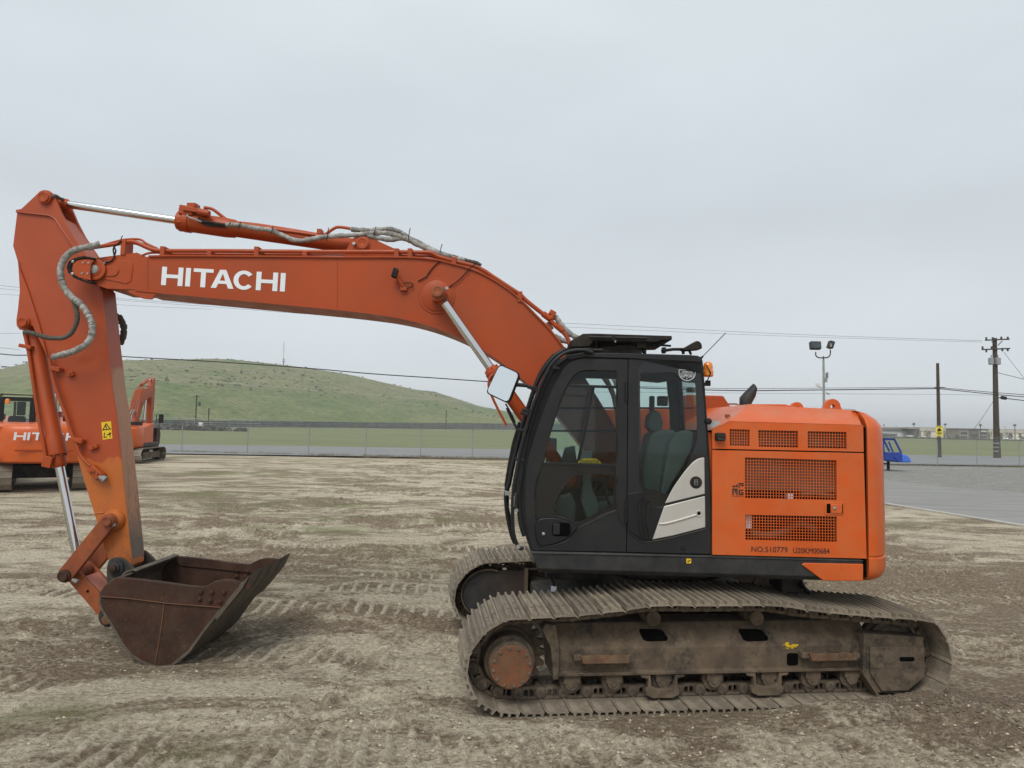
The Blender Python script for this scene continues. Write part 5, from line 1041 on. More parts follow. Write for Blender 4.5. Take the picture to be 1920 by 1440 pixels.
b = MB(); b.cbox(P3(1030,840,VI+.35), (.16,.04,.22)); b.build('far_mirror', 'rubber', cab, .02); b = MB(); b.tube([P3(1030,845,VI+.3), P3(1022,880,VI)], .012, 6); b.build('mirror_arm', 'rubber', cab)
# soil film: the cab floor pan edge
# ================================================================ GROUND
_tab = rng.random((512, 512))
def vn(x, y, s=0):
    x = x+s*17.31; y = y+s*9.77; xi = np.floor(x).astype(int); yi = np.floor(y).astype(int); fx = x-xi; fy = y-yi
    fx = fx*fx*(3-2*fx); fy = fy*fy*(3-2*fy); g = lambda a, c: _tab[a & 511, c & 511]
    return (g(xi, yi)*(1-fx)+g(xi+1, yi)*fx)*(1-fy)+(g(xi, yi+1)*(1-fx)+g(xi+1, yi+1)*fx)*fy
def fbm(x, y, o=4, s=0, r=.5):
    t = 0; a = 1; n = 0
    for k in range(o): t = t+a*vn(x*2**k, y*2**k, s+k*3); n += a; a *= r
    return t/n
def sstep(a, b, x): t = np.clip((x-a)/(b-a), 0, 1); return t*t*(3-2*t)
def growing(a, d, far, g=1.09):
    o = []; x = a; st = d
    while abs(x) < abs(far): st *= g; x += math.copysign(st, far); o.append(x)
    return o
def ground_fields(X, Y):
    """height and soil masks in plan coordinates (metres)"""
    wx = X+1.6*(fbm(X*.35, Y*.35, 3, 5)-.5)*2; wy = Y+1.3*(fbm(X*.35, Y*.35, 3, 9)-.5)*2
    yard = 1-sstep(44, 50, Y)
    streak = fbm(wx*.75, wy*2.1, 5, 21, .58); blot = fbm(wx*.38+3, wy*.55, 5, 33, .55)
    rough = sstep(.42, .62, fbm(wx*.5+9, wy*.9, 4, 41))
    h = .07*(fbm(X*.25, Y*.25, 3, 1)-.5)+.035*(fbm(wx*1.3, wy*2.4, 4, 2)-.5)
    h += (.020+.058*rough)*(fbm(X*5, Y*6.5, 4, 3, .62)-.5)*2*.75+.016*(fbm(X*20, Y*24, 3, 4, .6)-.5)
    lump = np.clip(fbm(X*9, Y*11, 3, 8)-.60, 0, 1); h += lump*.20*rough
    # crawler prints: bands of slanted grouser bars
    tread = np.zeros_like(X); furrow = np.zeros_like(X)
    for (x0, y0, x1, y1, w, bend, amp) in BANDS:
        L = math.hypot(x1-x0, y1-y0); ux, uy = (x1-x0)/L, (y1-y0)/L; dx, dy = X-x0, Y-y0
        s = dx*ux+dy*uy; t = -dx*uy+dy*ux-bend*(s*(L-s))/(L*L)*4+.12*(vn(s*.6, s*0, 12)-.5)
        m = sstep(w/2, w/2-.06, np.abs(t))*sstep(-.3, .5, s)*sstep(L+.3, L-.5, s)*sstep(.36, .50, fbm(X*.8, Y*.8, 3, 50)); h = h*(1-.5*m)
        ph = np.mod(s+.02*np.sin(t*9), .18)/.18; bar_ = np.where(ph < .30, 1., 0.)*1.0+np.where((ph > .45) & (ph < .55), .0, 0)
        tread += m*bar_*amp; furrow = furrow+m*(1-bar_)*amp; h -= m*.015; h += sstep(w/2+.14, w/2+.02, np.abs(t))*sstep(w/2-.05, w/2+.02, np.abs(t))*.018*sstep(0, .5, s)*sstep(L, L-.5, s)
    h += tread*.042
    h *= yard
    # round the machine: level pads under the crawlers, spoil heaped at the idler end, scrape under the bucket
    cx, cy = CEN.x, CEN.y; c, s_ = math.cos(TT), math.sin(TT); T = (X-cx)*c+(Y-cy)*s_; V = -(X-cx)*s_+(Y-cy)*c
    for vc in (-1.195, 1.195):
        m = sstep(.75, .42, np.abs(V-vc))*sstep(2.5, 2.0, np.abs(T)); h = h*(1-m)+(.004+.010*(fbm(X*9, Y*9, 3, 60)-.5))*m
        d = np.exp(-(((T-1.98)/.40)**2+((V-vc+.05)/.55)**2)); h += d*(.060+.05*(fbm(X*7, Y*7, 4, 61)-.5))
        d = sstep(.28, .05, np.abs(V-(vc-.46)))*sstep(.2, 1.2, T)*sstep(3.4, 2.2, T); h += d*.07*(.6+.8*(fbm(X*6, Y*6, 4, 62)))
        d = sstep(.16, .02, np.abs(V-(vc-.50)))*sstep(-2.1, -1.7, T)*sstep(.6, .0, T); h += d*.012*fbm(X*8, Y*8, 3, 63)
    (ax, ay), (kx, ky) = KERB; kl = math.hypot(kx-ax, ky-ay); sd_ = ((X-ax)*-(ky-ay)+(Y-ay)*(kx-ax))/kl; flat = sstep(-.5, .1, sd_)*sstep(8, 11, X); h = h*(1-flat)
    bx, by = cx-5.0*math.cos(TH), cy-5.0*math.sin(TH)
    d = np.exp(-(((X-bx)/1.5)**2+((Y-by)/1.3)**2)); h = h*(1-.8*d)-.098*d
    fine = fbm(wx*2.0+4, wy*5.0, 5, 25, .62); dry = sstep(.38, .60, .34*streak+.26*blot+.40*fine-.07*rough+.02)
    near = sstep(8.2, 5.5, Y); dry = np.clip(dry+.45*near*sstep(.38, .6, fbm(X*.8, Y*1.4, 4, 71)), 0, 1)
    damp = .7*np.exp(-(((T-2.3)/1.8)**2+((V+1.3)/1.3)**2))+.95*np.exp(-(((X-6.5)/4.2)**2+((Y-11.5)/3.6)**2))+.3*np.exp(-(((X+1)/5)**2+((Y-13)/2.5)**2))
    dry = np.clip(dry-damp*.9, 0, 1); dry = np.clip(dry+.9*tread-.45*furrow, 0, 1)  # also pales the print bars and darkens the furrows between them
    green = np.zeros_like(X)
    for (gx, gy, rx, ry, k) in GREEN:
        green += k*np.exp(-(((X-gx)/rx)**2+((Y-gy)/ry)**2))*sstep(.40, .62, fbm(X*1.6, Y*1.6, 4, 80))
    green += .35*sstep(.58, .75, fbm(X*.35, Y*.45, 4, 88))*sstep(9, 14, Y)
    return h, dry*yard+.6*(1-yard), np.clip(green, 0, 1)
def gp(px, py): p = hit(px, py); return p.x, p.y
KERB = (gp(1663, 946), gp(1920, 987.5))
GREEN = []
for px, py, rx, ry, k in ((335,884,3.5,.8,1.1),(430,890,3,.7,.9),(400,930,2.2,.9,.8),(460,955,1.2,.6,.8),(500,945,1.0,.6,.7),(640,950,.9,.8,1.0),(650,972,.9,.6,1.1),(560,992,1.3,.5,1.0),(380,945,1.0,.5,.7),(830,975,.8,.6,.6),(60,1350,.8,.35,.35),(110,1330,.6,.3,.3),(700,865,8,1.2,.7),(350,858,5,1.0,1.0),(900,868,5,1,.6),(300,950,1.5,.8,.6),(350,1420,.3,.15,.6)):
    x, y = gp(px, py); GREEN.append((x, y, rx, ry, k))
BANDS = []
for a, L_, ang, w, bend, amp in (((860,1078),4.6,4,.6,.0,1.0),((960,1030),5.2,5,.6,.05,1.0),((880,1146),3.8,-3,.62,-.05,1.0),((870,1108),3.4,0,.6,0,.7),((170,1112),3.0,-4,.6,.1,1.0),((2010,1235),1.9,-12,.62,.05,1.0),
        ((2000,1128),3.6,6,.6,.1,.7),((900,1400),5.2,3,.7,.05,.6),((760,1436),4.5,6,.7,0,.6),((330,968),4.5,8,.6,.1,.8),((1000,925),6.0,-6,.6,.2,.7),((1990,1052),5.0,4,.6,0,.6),((760,1240),2.6,-8,.6,.1,.6),((300,1300),3.0,-2,.6,.1,.6),
        ((940,985),5.0,2,.6,-.2,.7),((560,1005),4.0,10,.6,.1,.6),((1900,1400),4.0,8,.6,0,.4)):
    x1, y1 = gp(*a); x0, y0 = x1-L_*math.cos(rad(ang)), y1-L_*math.sin(rad(ang)); BANDS.append((x0, y0, x1, y1, w, bend, amp))
xs = np.array(sorted(growing(-6.2, .021, -2600)+list(np.arange(-6.2, 7.6, .021))+growing(7.6, .021, 2600)))
ys = np.array([-60, -25, -8, 0, 2.5, 3.6]+list(np.arange(4.1, 9.6, .022))+list(np.cumsum(np.full(150, .03)*np.linspace(1, 2.2, 150))+9.6))
ys = np.concatenate([ys, ys[-1]+np.cumsum(.07*1.012**np.arange(230))]); ys = ys[ys < 3000]; ys = np.concatenate([ys, growing(ys[-1], 1.2, 3000, 1.15)])
GX, GY = np.meshgrid(xs, ys); Hh, DRY, GRN = ground_fields(GX, GY)
lod = sstep(30, 12, GY)*1.0; GZ = Hh*np.clip(sstep(70, 30, GY)+0, 0, 1)
GZ += np.where(GY > 85, .005*(np.minimum(GY, 900)-85), 0); GZ[GY > 49] -= .05
nx, ny = len(xs), len(ys); co = np.stack([GX, GY, GZ], -1).reshape(-1, 3).astype(np.float32)
i = np.arange(nx*ny).reshape(ny, nx); q = np.stack([i[:-1, :-1], i[:-1, 1:], i[1:, 1:], i[1:, :-1]], -1).reshape(-1, 4).astype(np.int32)
me = bpy.data.meshes.new('ground'); me.vertices.add(len(co)); me.vertices.foreach_set('co', co.ravel())
me.loops.add(q.size); me.loops.foreach_set('vertex_index', q.ravel()); me.polygons.add(len(q))
me.polygons.foreach_set('loop_start', np.arange(0, q.size, 4, dtype=np.int32)); me.polygons.foreach_set('loop_total', np.full(len(q), 4, dtype=np.int32))
me.update(calc_edges=True); me.shade_smooth()
for nm, arr in (('dry', DRY), ('green', GRN)):
    a = me.attributes.new(nm, 'FLOAT', 'POINT'); a.data.foreach_set('value', arr.ravel().astype(np.float32))
m, n, l, b = newmat('soil')
ad = n.new('ShaderNodeAttribute'); ad.attribute_name = 'dry'; ag = n.new('ShaderNodeAttribute'); ag.attribute_name = 'green'
n1 = noise(n, l, 3.2, 8, .68, stretch=(.8, 1.25, 1)); n2 = noise(n, l, 22, 7, .72, stretch=(.85, 1.2, 1)); n3 = noise(n, l, 110, 5, .7)
dm = math_(n, l, 'ADD', ad.outputs['Fac'], math_(n, l, 'MULTIPLY', math_(n, l, 'SUBTRACT', n1, .5), 1.5)); dm = math_(n, l, 'ADD', dm, math_(n, l, 'MULTIPLY', math_(n, l, 'SUBTRACT', n2, .5), 2.0))
mudc = mixc(n, l, rmp(n, l, n2, .32, .68), (.135, .098, .064), (.36, .28, .195)); dryc = mixc(n, l, rmp(n, l, n2, .35, .65), (.43, .36, .262), (.76, .67, .515))
c = mixc(n, l, rmp(n, l, dm, .05, 1.05), mudc, dryc)
c = mixc(n, l, math_(n, l, 'MULTIPLY', rmp(n, l, n3, .56, .66), .7), c, (.09, .065, .043))
gm = math_(n, l, 'MULTIPLY', ag.outputs['Fac'], rmp(n, l, n2, .38, .58)); c = mixc(n, l, math_(n, l, 'MULTIPLY', gm, .8), c, (.15, .20, .06))
l.new(c, b.inputs['Base Color']); b.inputs['Roughness'].default_value = .95; b.inputs['Specular IOR Level'].default_value = .2
hb_ = math_(n, l, 'ADD', math_(n, l, 'MULTIPLY', n2, 1.0), math_(n, l, 'MULTIPLY', n3, .35)); bump(n, l, b, hb_, 1.0, .06)
me.materials.append(m); ground = bpy.data.objects.new('ground', me); COL.objects.link(ground); struct(ground)
def gh(x, y): return float(ground_fields(np.array([x]), np.array([y]))[0][0])
# clods and stones
m, n, l, b = newmat('clod'); inf = n.new('ShaderNodeNewGeometry'); c = mixc(n, l, rmp(n, l, inf.outputs['Random Per Island'], .3, 1.0), (.15, .115, .08), (.50, .42, .31)); l.new(c, b.inputs['Base Color']); b.inputs['Roughness'].default_value = .95; MATS['clod'] = m
simple('clod_damp', (.12, .09, .063), .95); simple('stone_gray', (.24, .23, .21), .9)
def scatter(name, N, fn, mat, parent=None, kind='stuff', smooth=0):
    V = []; Fc = []
    base = np.array([(1,0,0),(0,1,0),(-1,0,0),(0,-1,0),(0,0,1),(0,0,-1)], float); tri = np.array([(0,1,4),(1,2,4),(2,3,4),(3,0,4),(1,0,5),(2,1,5),(3,2,5),(0,3,5)])
    x, y, s = fn(N); N = len(x); z = ground_fields(x, y)[0]
    jit = base[None]*(1+.45*(rng.random((N, 6, 3))-.5)); a = rng.random(N)*6.28; ca, sa = np.cos(a), np.sin(a)
    P = jit*np.stack([s, s*(.5+.6*rng.random(N)), s*(.35+.4*rng.random(N))], -1)[:, None, :]
    X = P[..., 0]*ca[:, None]-P[..., 1]*sa[:, None]; Y = P[..., 0]*sa[:, None]+P[..., 1]*ca[:, None]
    vs = np.stack([X+x[:, None], Y+y[:, None], P[..., 2]+z[:, None]+s[:, None]*.15], -1).reshape(-1, 3); fs = (tri[None]+6*np.arange(N)[:, None, None]).reshape(-1, 3)
    me = bpy.data.meshes.new(name); me.from_pydata(vs.tolist(), [], fs.tolist()); me.materials.append(MATS[mat]); o = bpy.data.objects.new(name, me); COL.objects.link(o)
    if kind: o['kind'] = kind
    return o
def clodfn(N):
    y = 4.3+(rng.random(N)**2.0)*16; x = (rng.random(N)*2-1)*(y*.78+.6)
    r = sstep(.42, .6, fbm(x*.5+9, y*.9, 4, 41)); keep = rng.random(N) < .10+.9*r
    T = (x-CEN.x)*math.cos(TT)+(y-CEN.y)*math.sin(TT); V = -(x-CEN.x)*math.sin(TT)+(y-CEN.y)*math.cos(TT)
    keep &= ~((np.abs(np.abs(V)-1.195) < .42) & (np.abs(T) < 1.9))
    x, y = x[keep], y[keep]; return x, y, .004+.018*rng.random(len(x))**4
o = scatter('dirt_clods', 48000, clodfn, 'clod'); o['label'] = 'small dry clods and pebbles strewn over the churned dirt'; o['category'] = 'dirt clods'
def spoil(N):
    T = rng.normal(2.1, .55, N); V = rng.normal(-1.62, .17, N)+.0*T; x = CEN.x+T*math.cos(TT)-V*math.sin(TT); y = CEN.y+T*math.sin(TT)+V*math.cos(TT)
    return x, y, .006+.022*rng.random(N)**3
o = scatter('spoil_clods', 1800, spoil, 'clod_damp'); o['label'] = 'loose damp clods heaped against the rear end of the near crawler'; o['category'] = 'dirt clods'

# ================================================================ FLAT GROUND SHEETS
def poly_sheet(name, pts, z, mat, sub=1):
    me = bpy.data.meshes.new(name); V = [(p[0], p[1], gz(p[1])+z) for p in pts]; me.from_pydata(V, [], [tuple(range(len(V)))]); me.materials.append(MATS[mat] if isinstance(mat, str) else mat)
    o = bpy.data.objects.new(name, me); COL.objects.link(o); return struct(o)
def surf(name, cols, sc, detail=6, stretch=None, bmp=.3, dist=.02, rough=.9):
    m, n, l, b = newmat(name); x = noise(n, l, sc, detail, .65, stretch=stretch); y = noise(n, l, sc*9, 5, .7, stretch=stretch)
    c = mixc(n, l, rmp(n, l, x, .35, .65), cols[0], cols[1]); c = mixc(n, l, math_(n, l, 'MULTIPLY', rmp(n, l, y, .5, .7), .55), c, cols[2]); l.new(c, b.inputs['Base Color']); b.inputs['Roughness'].default_value = rough
    bump(n, l, b, y, bmp, dist); MATS[name] = m; return m
surf('asphalt', ((.19,.185,.175),(.27,.26,.245),(.12,.116,.11)), .5, stretch=(.5,3.5,1))
surf('road_asphalt', ((.19,.188,.185),(.22,.218,.215),(.15,.148,.147)), .15)
surf('gravel', ((.17,.162,.145),(.27,.26,.235),(.07,.067,.06)), 1.3, bmp=.8, dist=.05, stretch=(.6,1.5,1))
surf('field', ((.105,.135,.035),(.185,.182,.072),(.06,.09,.022)), .06, stretch=(.5,2.2,1), bmp=.4, dist=.1)
surf('verge', ((.20,.19,.12),(.14,.16,.07),(.26,.23,.17)), .6)
surf('white_line', ((.55,.55,.53),(.45,.45,.44),(.3,.3,.3)), 1.2)
surf('curb', ((.50,.48,.44),(.42,.40,.36),(.33,.31,.27)), 2)
def H2(px, py): p = hit(px, py); return (p.x, p.y)
def ext(a, c, k): return (a[0]+(c[0]-a[0])*k, a[1]+(c[1]-a[1])*k)
# verge and road beyond the fence
rn0, rn1 = H2(340, 847.2), H2(1900, 871.5); rf0, rf1 = H2(340, 836.8), H2(1900, 858.8)
def lineext(a, c, x0, x1): f = lambda x: (x, a[1]+(c[1]-a[1])*(x-a[0])/(c[0]-a[0])); return f(x0), f(x1)
nA, nB = lineext(rn0, rn1, -260, 300); fA, fB = lineext(rf0, rf1, -260, 300)
poly_sheet('road', [nA, nB, fB, fA], .03, 'road_asphalt')
wl0, wl1 = lineext(H2(340, 846.2), H2(1900, 870.2), -260, 300); wl2, wl3 = lineext(H2(340, 845.0), H2(1900, 868.8), -260, 300)
poly_sheet('road_line', [wl0, wl1, wl3, wl2], .036, 'white_line')
ys_ = np.concatenate([np.linspace(0, 1, 14)**2])
# field sheet following the rise
ff = []; 
V = []; Fq = []
cols_ = np.linspace(-700, 900, 41); rows = [0, .02, .05, .1, .2, .35, .5, .75, 1.0]
for r in rows:
    for x in cols_:
        y0 = fA[1]+(fB[1]-fA[1])*(x-fA[0])/(fB[0]-fA[0]); y0 = max(y0, 40); y = y0+(900-y0)*r**1.6; V.append((x, y, gz(y)+.02))
for r in range(len(rows)-1):
    for k in range(len(cols_)-1): a = r*len(cols_)+k; Fq.append((a, a+1, a+1+len(cols_), a+len(cols_)))
me = bpy.data.meshes.new('field'); me.from_pydata(V, [], Fq); me.materials.append(MATS['field']); o = bpy.data.objects.new('field', me); COL.objects.link(o); struct(o)
# asphalt drive and gravel on the right
k0, k1 = H2(1663, 946), H2(1920, 987.5); t0, t1, t2, t3 = H2(1661, 901), H2(1798, 917), H2(1892, 922.5), H2(1925, 926)
kd = ext(k0, k1, 1.6); ku = ext(k1, k0, 3.2); tu = ext(t1, t0, 3.0)
g0, g1 = H2(1660, 871.5), H2(1920, 876.5); gA, gB = lineext(g0, g1, 14.5, 90)
# left limit hidden behind the machine
drive = [ext(k1, k0, 1.9), kd, (kd[0]+30, kd[1]+4), (t3[0]+30, t3[1]-2), t3, t2, t1, t0, ext(t1, t0, 1.9)]
poly_sheet('asphalt_drive', drive, .028, 'asphalt')
poly_sheet('gravel', [ext(t1, t0, 1.9), t0, t1, t2, t3, (t3[0]+30, t3[1]-2), gB, gA], .022, 'gravel')
b = MB(); a, c = Vector((*ext(k1, k0, 1.9), 0)), Vector((*kd, 0)); d = (c-a).normalized(); nn = Vector((-d.y, d.x, 0))*.055
for s0 in range(int((c-a).length/3)):
    p = a+d*(s0*3); q_ = p+d*2.985; b.add([p-nn, q_-nn, q_+nn, p+nn]+[x+Vector((0,0,.055)) for x in (p-nn, q_-nn, q_+nn, p+nn)], [(3,2,1,0),(4,5,6,7),(0,1,5,4),(1,2,6,5),(2,3,7,6),(3,0,4,7)])
struct(b.build('kerb', 'curb', None, .01))
def gravfn(N):
    x = 14+rng.random(N)*34; y = 27+rng.random(N)*24; 
    yd = t0[1]+(t2[1]-t0[1])*(x-t0[0])/(t2[0]-t0[0]); keep = y > yd+.5; return x[keep], y[keep], .02+.035*rng.random(keep.sum())
o = scatter('gravel_stones', 9000, gravfn, 'stone_gray'); o.location.z = .02; o['label'] = 'coarse grey stones lying on the gravel strip by the fence'; o['category'] = 'gravel'

# ================================================================ FENCE
FNC = thing('chain_link_fence', 'long chain link fence with barbed wire between the dirt yard and the road', 'fence', (0, 52, 0))
base_px = [(-60,843.5),(55,845),(200,847),(340,849.5),(463,852),(578,854.5),(685,857),(788,859),(885,861)]+[(975,862.5),(1062,864),(1148,865.5),(1232,867),(1314,868.5),(1394,869.8),(1470,871),(1545,872),(1617,873)]+[(1758,874.2),(1832,875.2),(1912,876.5),(1990,877.5)]
FP = [hit(*p) for p in base_px]; FP = [Vector((p.x, p.y, 0)) for p in FP]
FP = [Vector((-70, 46.5, 0)), Vector((-48, 48.2, 0))]+FP+[Vector((60, 60.6, 0)), Vector((80, 62, 0))]
pm = MB().cyl((0,0,-.2), (0,0,2.05), .035, 8); pm.tube([(0,0,2.05),(0,-.10,2.15),(0,-.32,2.45)], .022, 6); pmesh = pm.mesh('post', 'galvanized', 40)
off = Vector((0, 52, 0))
for p in FP:
    o = bpy.data.objects.new('post', pmesh); COL.objects.link(o); o.parent = FNC; o.location = p-off; o.rotation_euler[2] = rad(-8 if p.x > 20 else 0)
b = MB()
for a, c in zip(FP, FP[1:]): b.add([a+Vector((0,.04,.05))-off, c+Vector((0,.04,.05))-off, c+Vector((0,.04,2.05))-off, a+Vector((0,.04,2.05))-off], [(0,1,2,3)])
b.build('wire_mesh', 'chain_link', FNC, 0, 0, recalc=False)
for dz, dy in ((2.05, 0), (2.20,-.14), (2.32,-.23), (2.44,-.32)):
    b = MB(); b.tube([p-off+Vector((0, dy, dz)) for p in FP], .010, 4); b.build('barbed_wire' if dz > 2.1 else 'top_wire', 'galvanized', FNC)
b = MB(); b.tube([p-off+Vector((0, 0, .04)) for p in FP], .012, 4); b.build('bottom_wire', 'dark_metal', FNC)
# weeds along the fence
def blades(name, spots, mat, hgt, n_each, spread, label, cat):
    V = []; Fc = []
    for (x, y) in spots:
        z = gz(y)+(gh(x, y) if y < 49 else .0)
        for k in range(n_each):
            a = random.uniform(0, 6.28); r = random.random()*spread; px_, py_ = x+r*math.cos(a), y+r*math.sin(a)*.6; hh_ = hgt*random.uniform(.4, 1.1); ln = random.uniform(-.5, .5)*hh_; w_ = hgt*.05
            o_ = len(V); V += [(px_-w_, py_, z-.01), (px_+w_, py_, z-.01), (px_+ln, py_+random.uniform(-.3,.3)*hh_, z+hh_)]; Fc.append((o_, o_+1, o_+2))
    me = bpy.data.meshes.new(name); me.from_pydata(V, [], Fc); me.materials.append(MATS[mat]); o = bpy.data.objects.new(name, me); COL.objects.link(o)
    o['kind'] = 'stuff'; o['label'] = label; o['category'] = cat; return o
sp = []
for k in range(420):
    i_ = random.randrange(2, len(FP)-3); p = FP[i_].lerp(FP[i_+1], random.random()); sp.append((p.x, p.y+random.uniform(-.9, .25)))
blades('fence_weeds', sp, 'dry_weed', .26, 22, .6, 'dry tangled weeds growing along the foot of the fence', 'weeds')
sp = []
for (gx, gy, rx, ry, k) in GREEN:
    for j in range(int(55*k)):
        x, y = gx+random.gauss(0, rx*.6), gy+random.gauss(0, ry*.6); 
        if y < 48 and y > 4.5: sp.append((x, y))
blades('grass', sp, 'blade', .035, 14, .16, 'thin new grass sprouting in patches on the dirt yard', 'grass')

# ================================================================ HILL
def hz_(px): return 801+.0231*(px-960)
ridge = [(-400,735),(-200,712),(0,693),(55,680),(140,676),(235,676),(330,674.5),(400,673),(440,675),(500,681),(560,688),(640,700),(680,708),(720,717.5),(780,731),(815,734.5),(860,749),(900,762),(960,773),(1030,786),(1100,797),(1180,805)]
foot_ = lambda px: hit(px, 801.5+ (px-560)*.0125 if px > 300 else 798)
HB = []; 
def groundY(px):  # distance of the wall line
    return 233+(px-600)*(312-233)/350 if px > 300 else 233-300*79/350+(px-300)*.10
V = []; Fc = []; NC = 160; NR = 46
rp_ = np.array(ridge)
for j in range(NR+1):
    t = j/NR
    for i_ in range(NC+1):
        px = -400+(1180+400)*i_/NC; ry = float(np.interp(px, rp_[:, 0], rp_[:, 1])); Yb = groundY(px)+14; Yr = Yb+175
        bz = gz(Yb); bs = at(px, 800, Yb); rg = at(px, ry, Yr); rz_ = rg.z
        if t <= .85:
            s_ = t/.85; x = bs.x+(rg.x-bs.x)*s_; y = Yb+(Yr-Yb)*s_
            prof_ = np.interp(s_, [0,.06,.45,.50,.95,1], [0,.07,.50,.52,.985,1.0]); z = bz+(rz_-bz)*prof_
            z += 1.1*(float(fbm(np.array(x*.06), np.array(y*.06), 3, 90))-.5)*math.sin(math.pi*min(1, s_*1.0))
        else:
            s_ = (t-.85)/.15; x = rg.x; y = Yr+s_*160; z = rz_+1.5*s_-(rz_-bz)*.5*s_*s_
        V.append((x, y, max(z, bz-1)))
for j in range(NR):
    for i_ in range(NC): a = j*(NC+1)+i_; Fc.append((a, a+1, a+NC+2, a+NC+1))
me = bpy.data.meshes.new('hill'); me.from_pydata(V, [], Fc); me.shade_smooth()
m, n, l, b = newmat('hill_grass')
t_ = n.new('ShaderNodeTexCoord'); sp_ = n.new('ShaderNodeSeparateXYZ'); l.new(t_.outputs['Object'], sp_.inputs[0])
n1 = noise(n, l, .03, 7, .68, stretch=(1, 1, 3)); n2 = noise(n, l, .16, 9, .78, stretch=(.5, 1, 2.5)); n3 = noise(n, l, .55, 7, .75, stretch=(.7, 1, 2.2))
c = mixc(n, l, rmp(n, l, n1, .38, .60), (.082, .145, .034), (.21, .22, .088))
up_ = rmp(n, l, math_(n, l, 'ADD', sp_.outputs['Z'], math_(n, l, 'MULTIPLY', n2, 9)), 17, 25); br = math_(n, l, 'MULTIPLY', rmp(n, l, n2, .42, .58), math_(n, l, 'ADD', math_(n, l, 'MULTIPLY', up_, .75), .25))
c = mixc(n, l, br, c, (.26, .22, .14)); c = mixc(n, l, math_(n, l, 'MULTIPLY', rmp(n, l, n3, .47, .62), .85), c, (.05, .065, .025))
bench = math_(n, l, 'COMPARE', sp_.outputs['Z'], 17.5); bench.node.inputs[2].default_value = .45
c = mixc(n, l, math_(n, l, 'MULTIPLY', bench, .35), c, (.27, .25, .17))
l.new(c, b.inputs['Base Color']); b.inputs['Roughness'].default_value = .95; bump(n, l, b, n2, .7, 1.5)
me.materials.append(m); hill = bpy.data.objects.new('hill', me); COL.objects.link(hill); struct(hill)
Vh = V
# scrub on the hill
Vs = []; Fs = []
def bush(x, y, z, r, V, Fc, n_=26, flat=.6):
    for k in range(n_):
        d_ = Vector((random.gauss(0,1), random.gauss(0,1), abs(random.gauss(0,1)))).normalized(); p = Vector((x, y, z))+Vector((d_.x*r, d_.y*r, d_.z*r*flat))*random.uniform(.4, 1); s = r*random.uniform(.22, .45)
        a = Vector((random.uniform(-1,1), random.uniform(-1,1), random.uniform(-1,1))).normalized(); c_ = a.orthogonal().normalized(); o_ = len(V)
        V += [tuple(p+a*s), tuple(p-a*s*.5+c_*s*.8), tuple(p-a*s*.5-c_*s*.8)]; Fc.append((o_, o_+1, o_+2))
cnt = 0
while cnt < 700:
    j = random.randrange(14, int(NR*.86)); i_ = random.randrange(40, 150); x, y, z = Vh[j*(NC+1)+i_]
    if vn(np.array(x*.03), np.array(y*.03), 5) < .45+.25*random.random() and j < 36: continue
    bush(x+random.uniform(-2,2), y+random.uniform(-2,2), z, random.uniform(.25, .85)*(1.5 if random.random()<.1 else 1), Vs, Fs, 14, .45); cnt += 1
me = bpy.data.meshes.new('hill_scrub'); me.from_pydata(Vs, [], Fs); me.materials.append(MATS['scrub_dark']); o = bpy.data.objects.new('hill_scrub', me); COL.objects.link(o); tag(o, 'dark low scrub scattered over the upper slope of the hill', 'scrub', None, 'stuff')
# mast on the hill
def onhill(px, py, Y): return at(px, py, Y)
Ym = groundY(532)+14+176; mb_ = onhill(531.5, 683, Ym); mt = onhill(532.5, 641, Ym)
T = thing('radio_mast', 'thin guyed radio mast standing on the crest of the hill', 'mast', mb_)
b = MB(); b.tube([(0,0,-1), (0,0,(mt-mb_).z*.18)], .35, 6); b.build('base', 'galvanized', T); b = MB(); b.tube([(0,0,0), tuple(mt-mb_)], .14, 6); b.build('mast_pole', 'galvanized', T)
for dx in (-3.6, 4.6): b = MB(); b.tube([tuple((mt-mb_)*.85), (dx, 0, -.6)], .022, 4); b.build('guy_wire', 'galvanized', T)
b = MB(); b.cbox((0,0,(mt-mb_).z*.22), (1.4,.6,.5)); b.cbox((.2,0,(mt-mb_).z*.13), (1.7,.6,.4)); b.build('antenna_dish', 'galvanized', T)
# long dark wall at the foot of the hill
WL = thing('boundary_wall', 'long dark grey wall along the foot of the hill', 'wall', (0, 240, 0)); wo = Vector((0, 240, 0))
pxs = [-300, -150, 0, 150, 290, 370, 450, 530, 610, 690, 770, 850, 930, 1010, 1100]
wp = []
for px in pxs: Y = groundY(px); p = at(px, 800, Y); zt_ = at(px, 787.5+(px-300)*.0105+.0, Y).z if px > 250 else at(px, 785, Y).z; wp.append((Vector((p.x, Y, gz(Y))), zt_))
for k in range(len(wp)-1):
    (a, za), (c, zc_) = wp[k], wp[k+1]
    b = MB(); off_ = Vector((0,.25,0)); A_ = a-wo; C_ = c-wo; zz = Vector((0,0,1))
    P = [A_-zz*.5, C_-zz*.5, Vector((C_.x, C_.y, zc_)), Vector((A_.x, A_.y, za))]; b.add(P+[p+off_ for p in P], [(0,1,2,3),(7,6,5,4),(0,4,5,1),(1,5,6,2),(2,6,7,3),(3,7,4,0)]); b.build('wall_panel', 'wall_dark', WL, 0, 0)
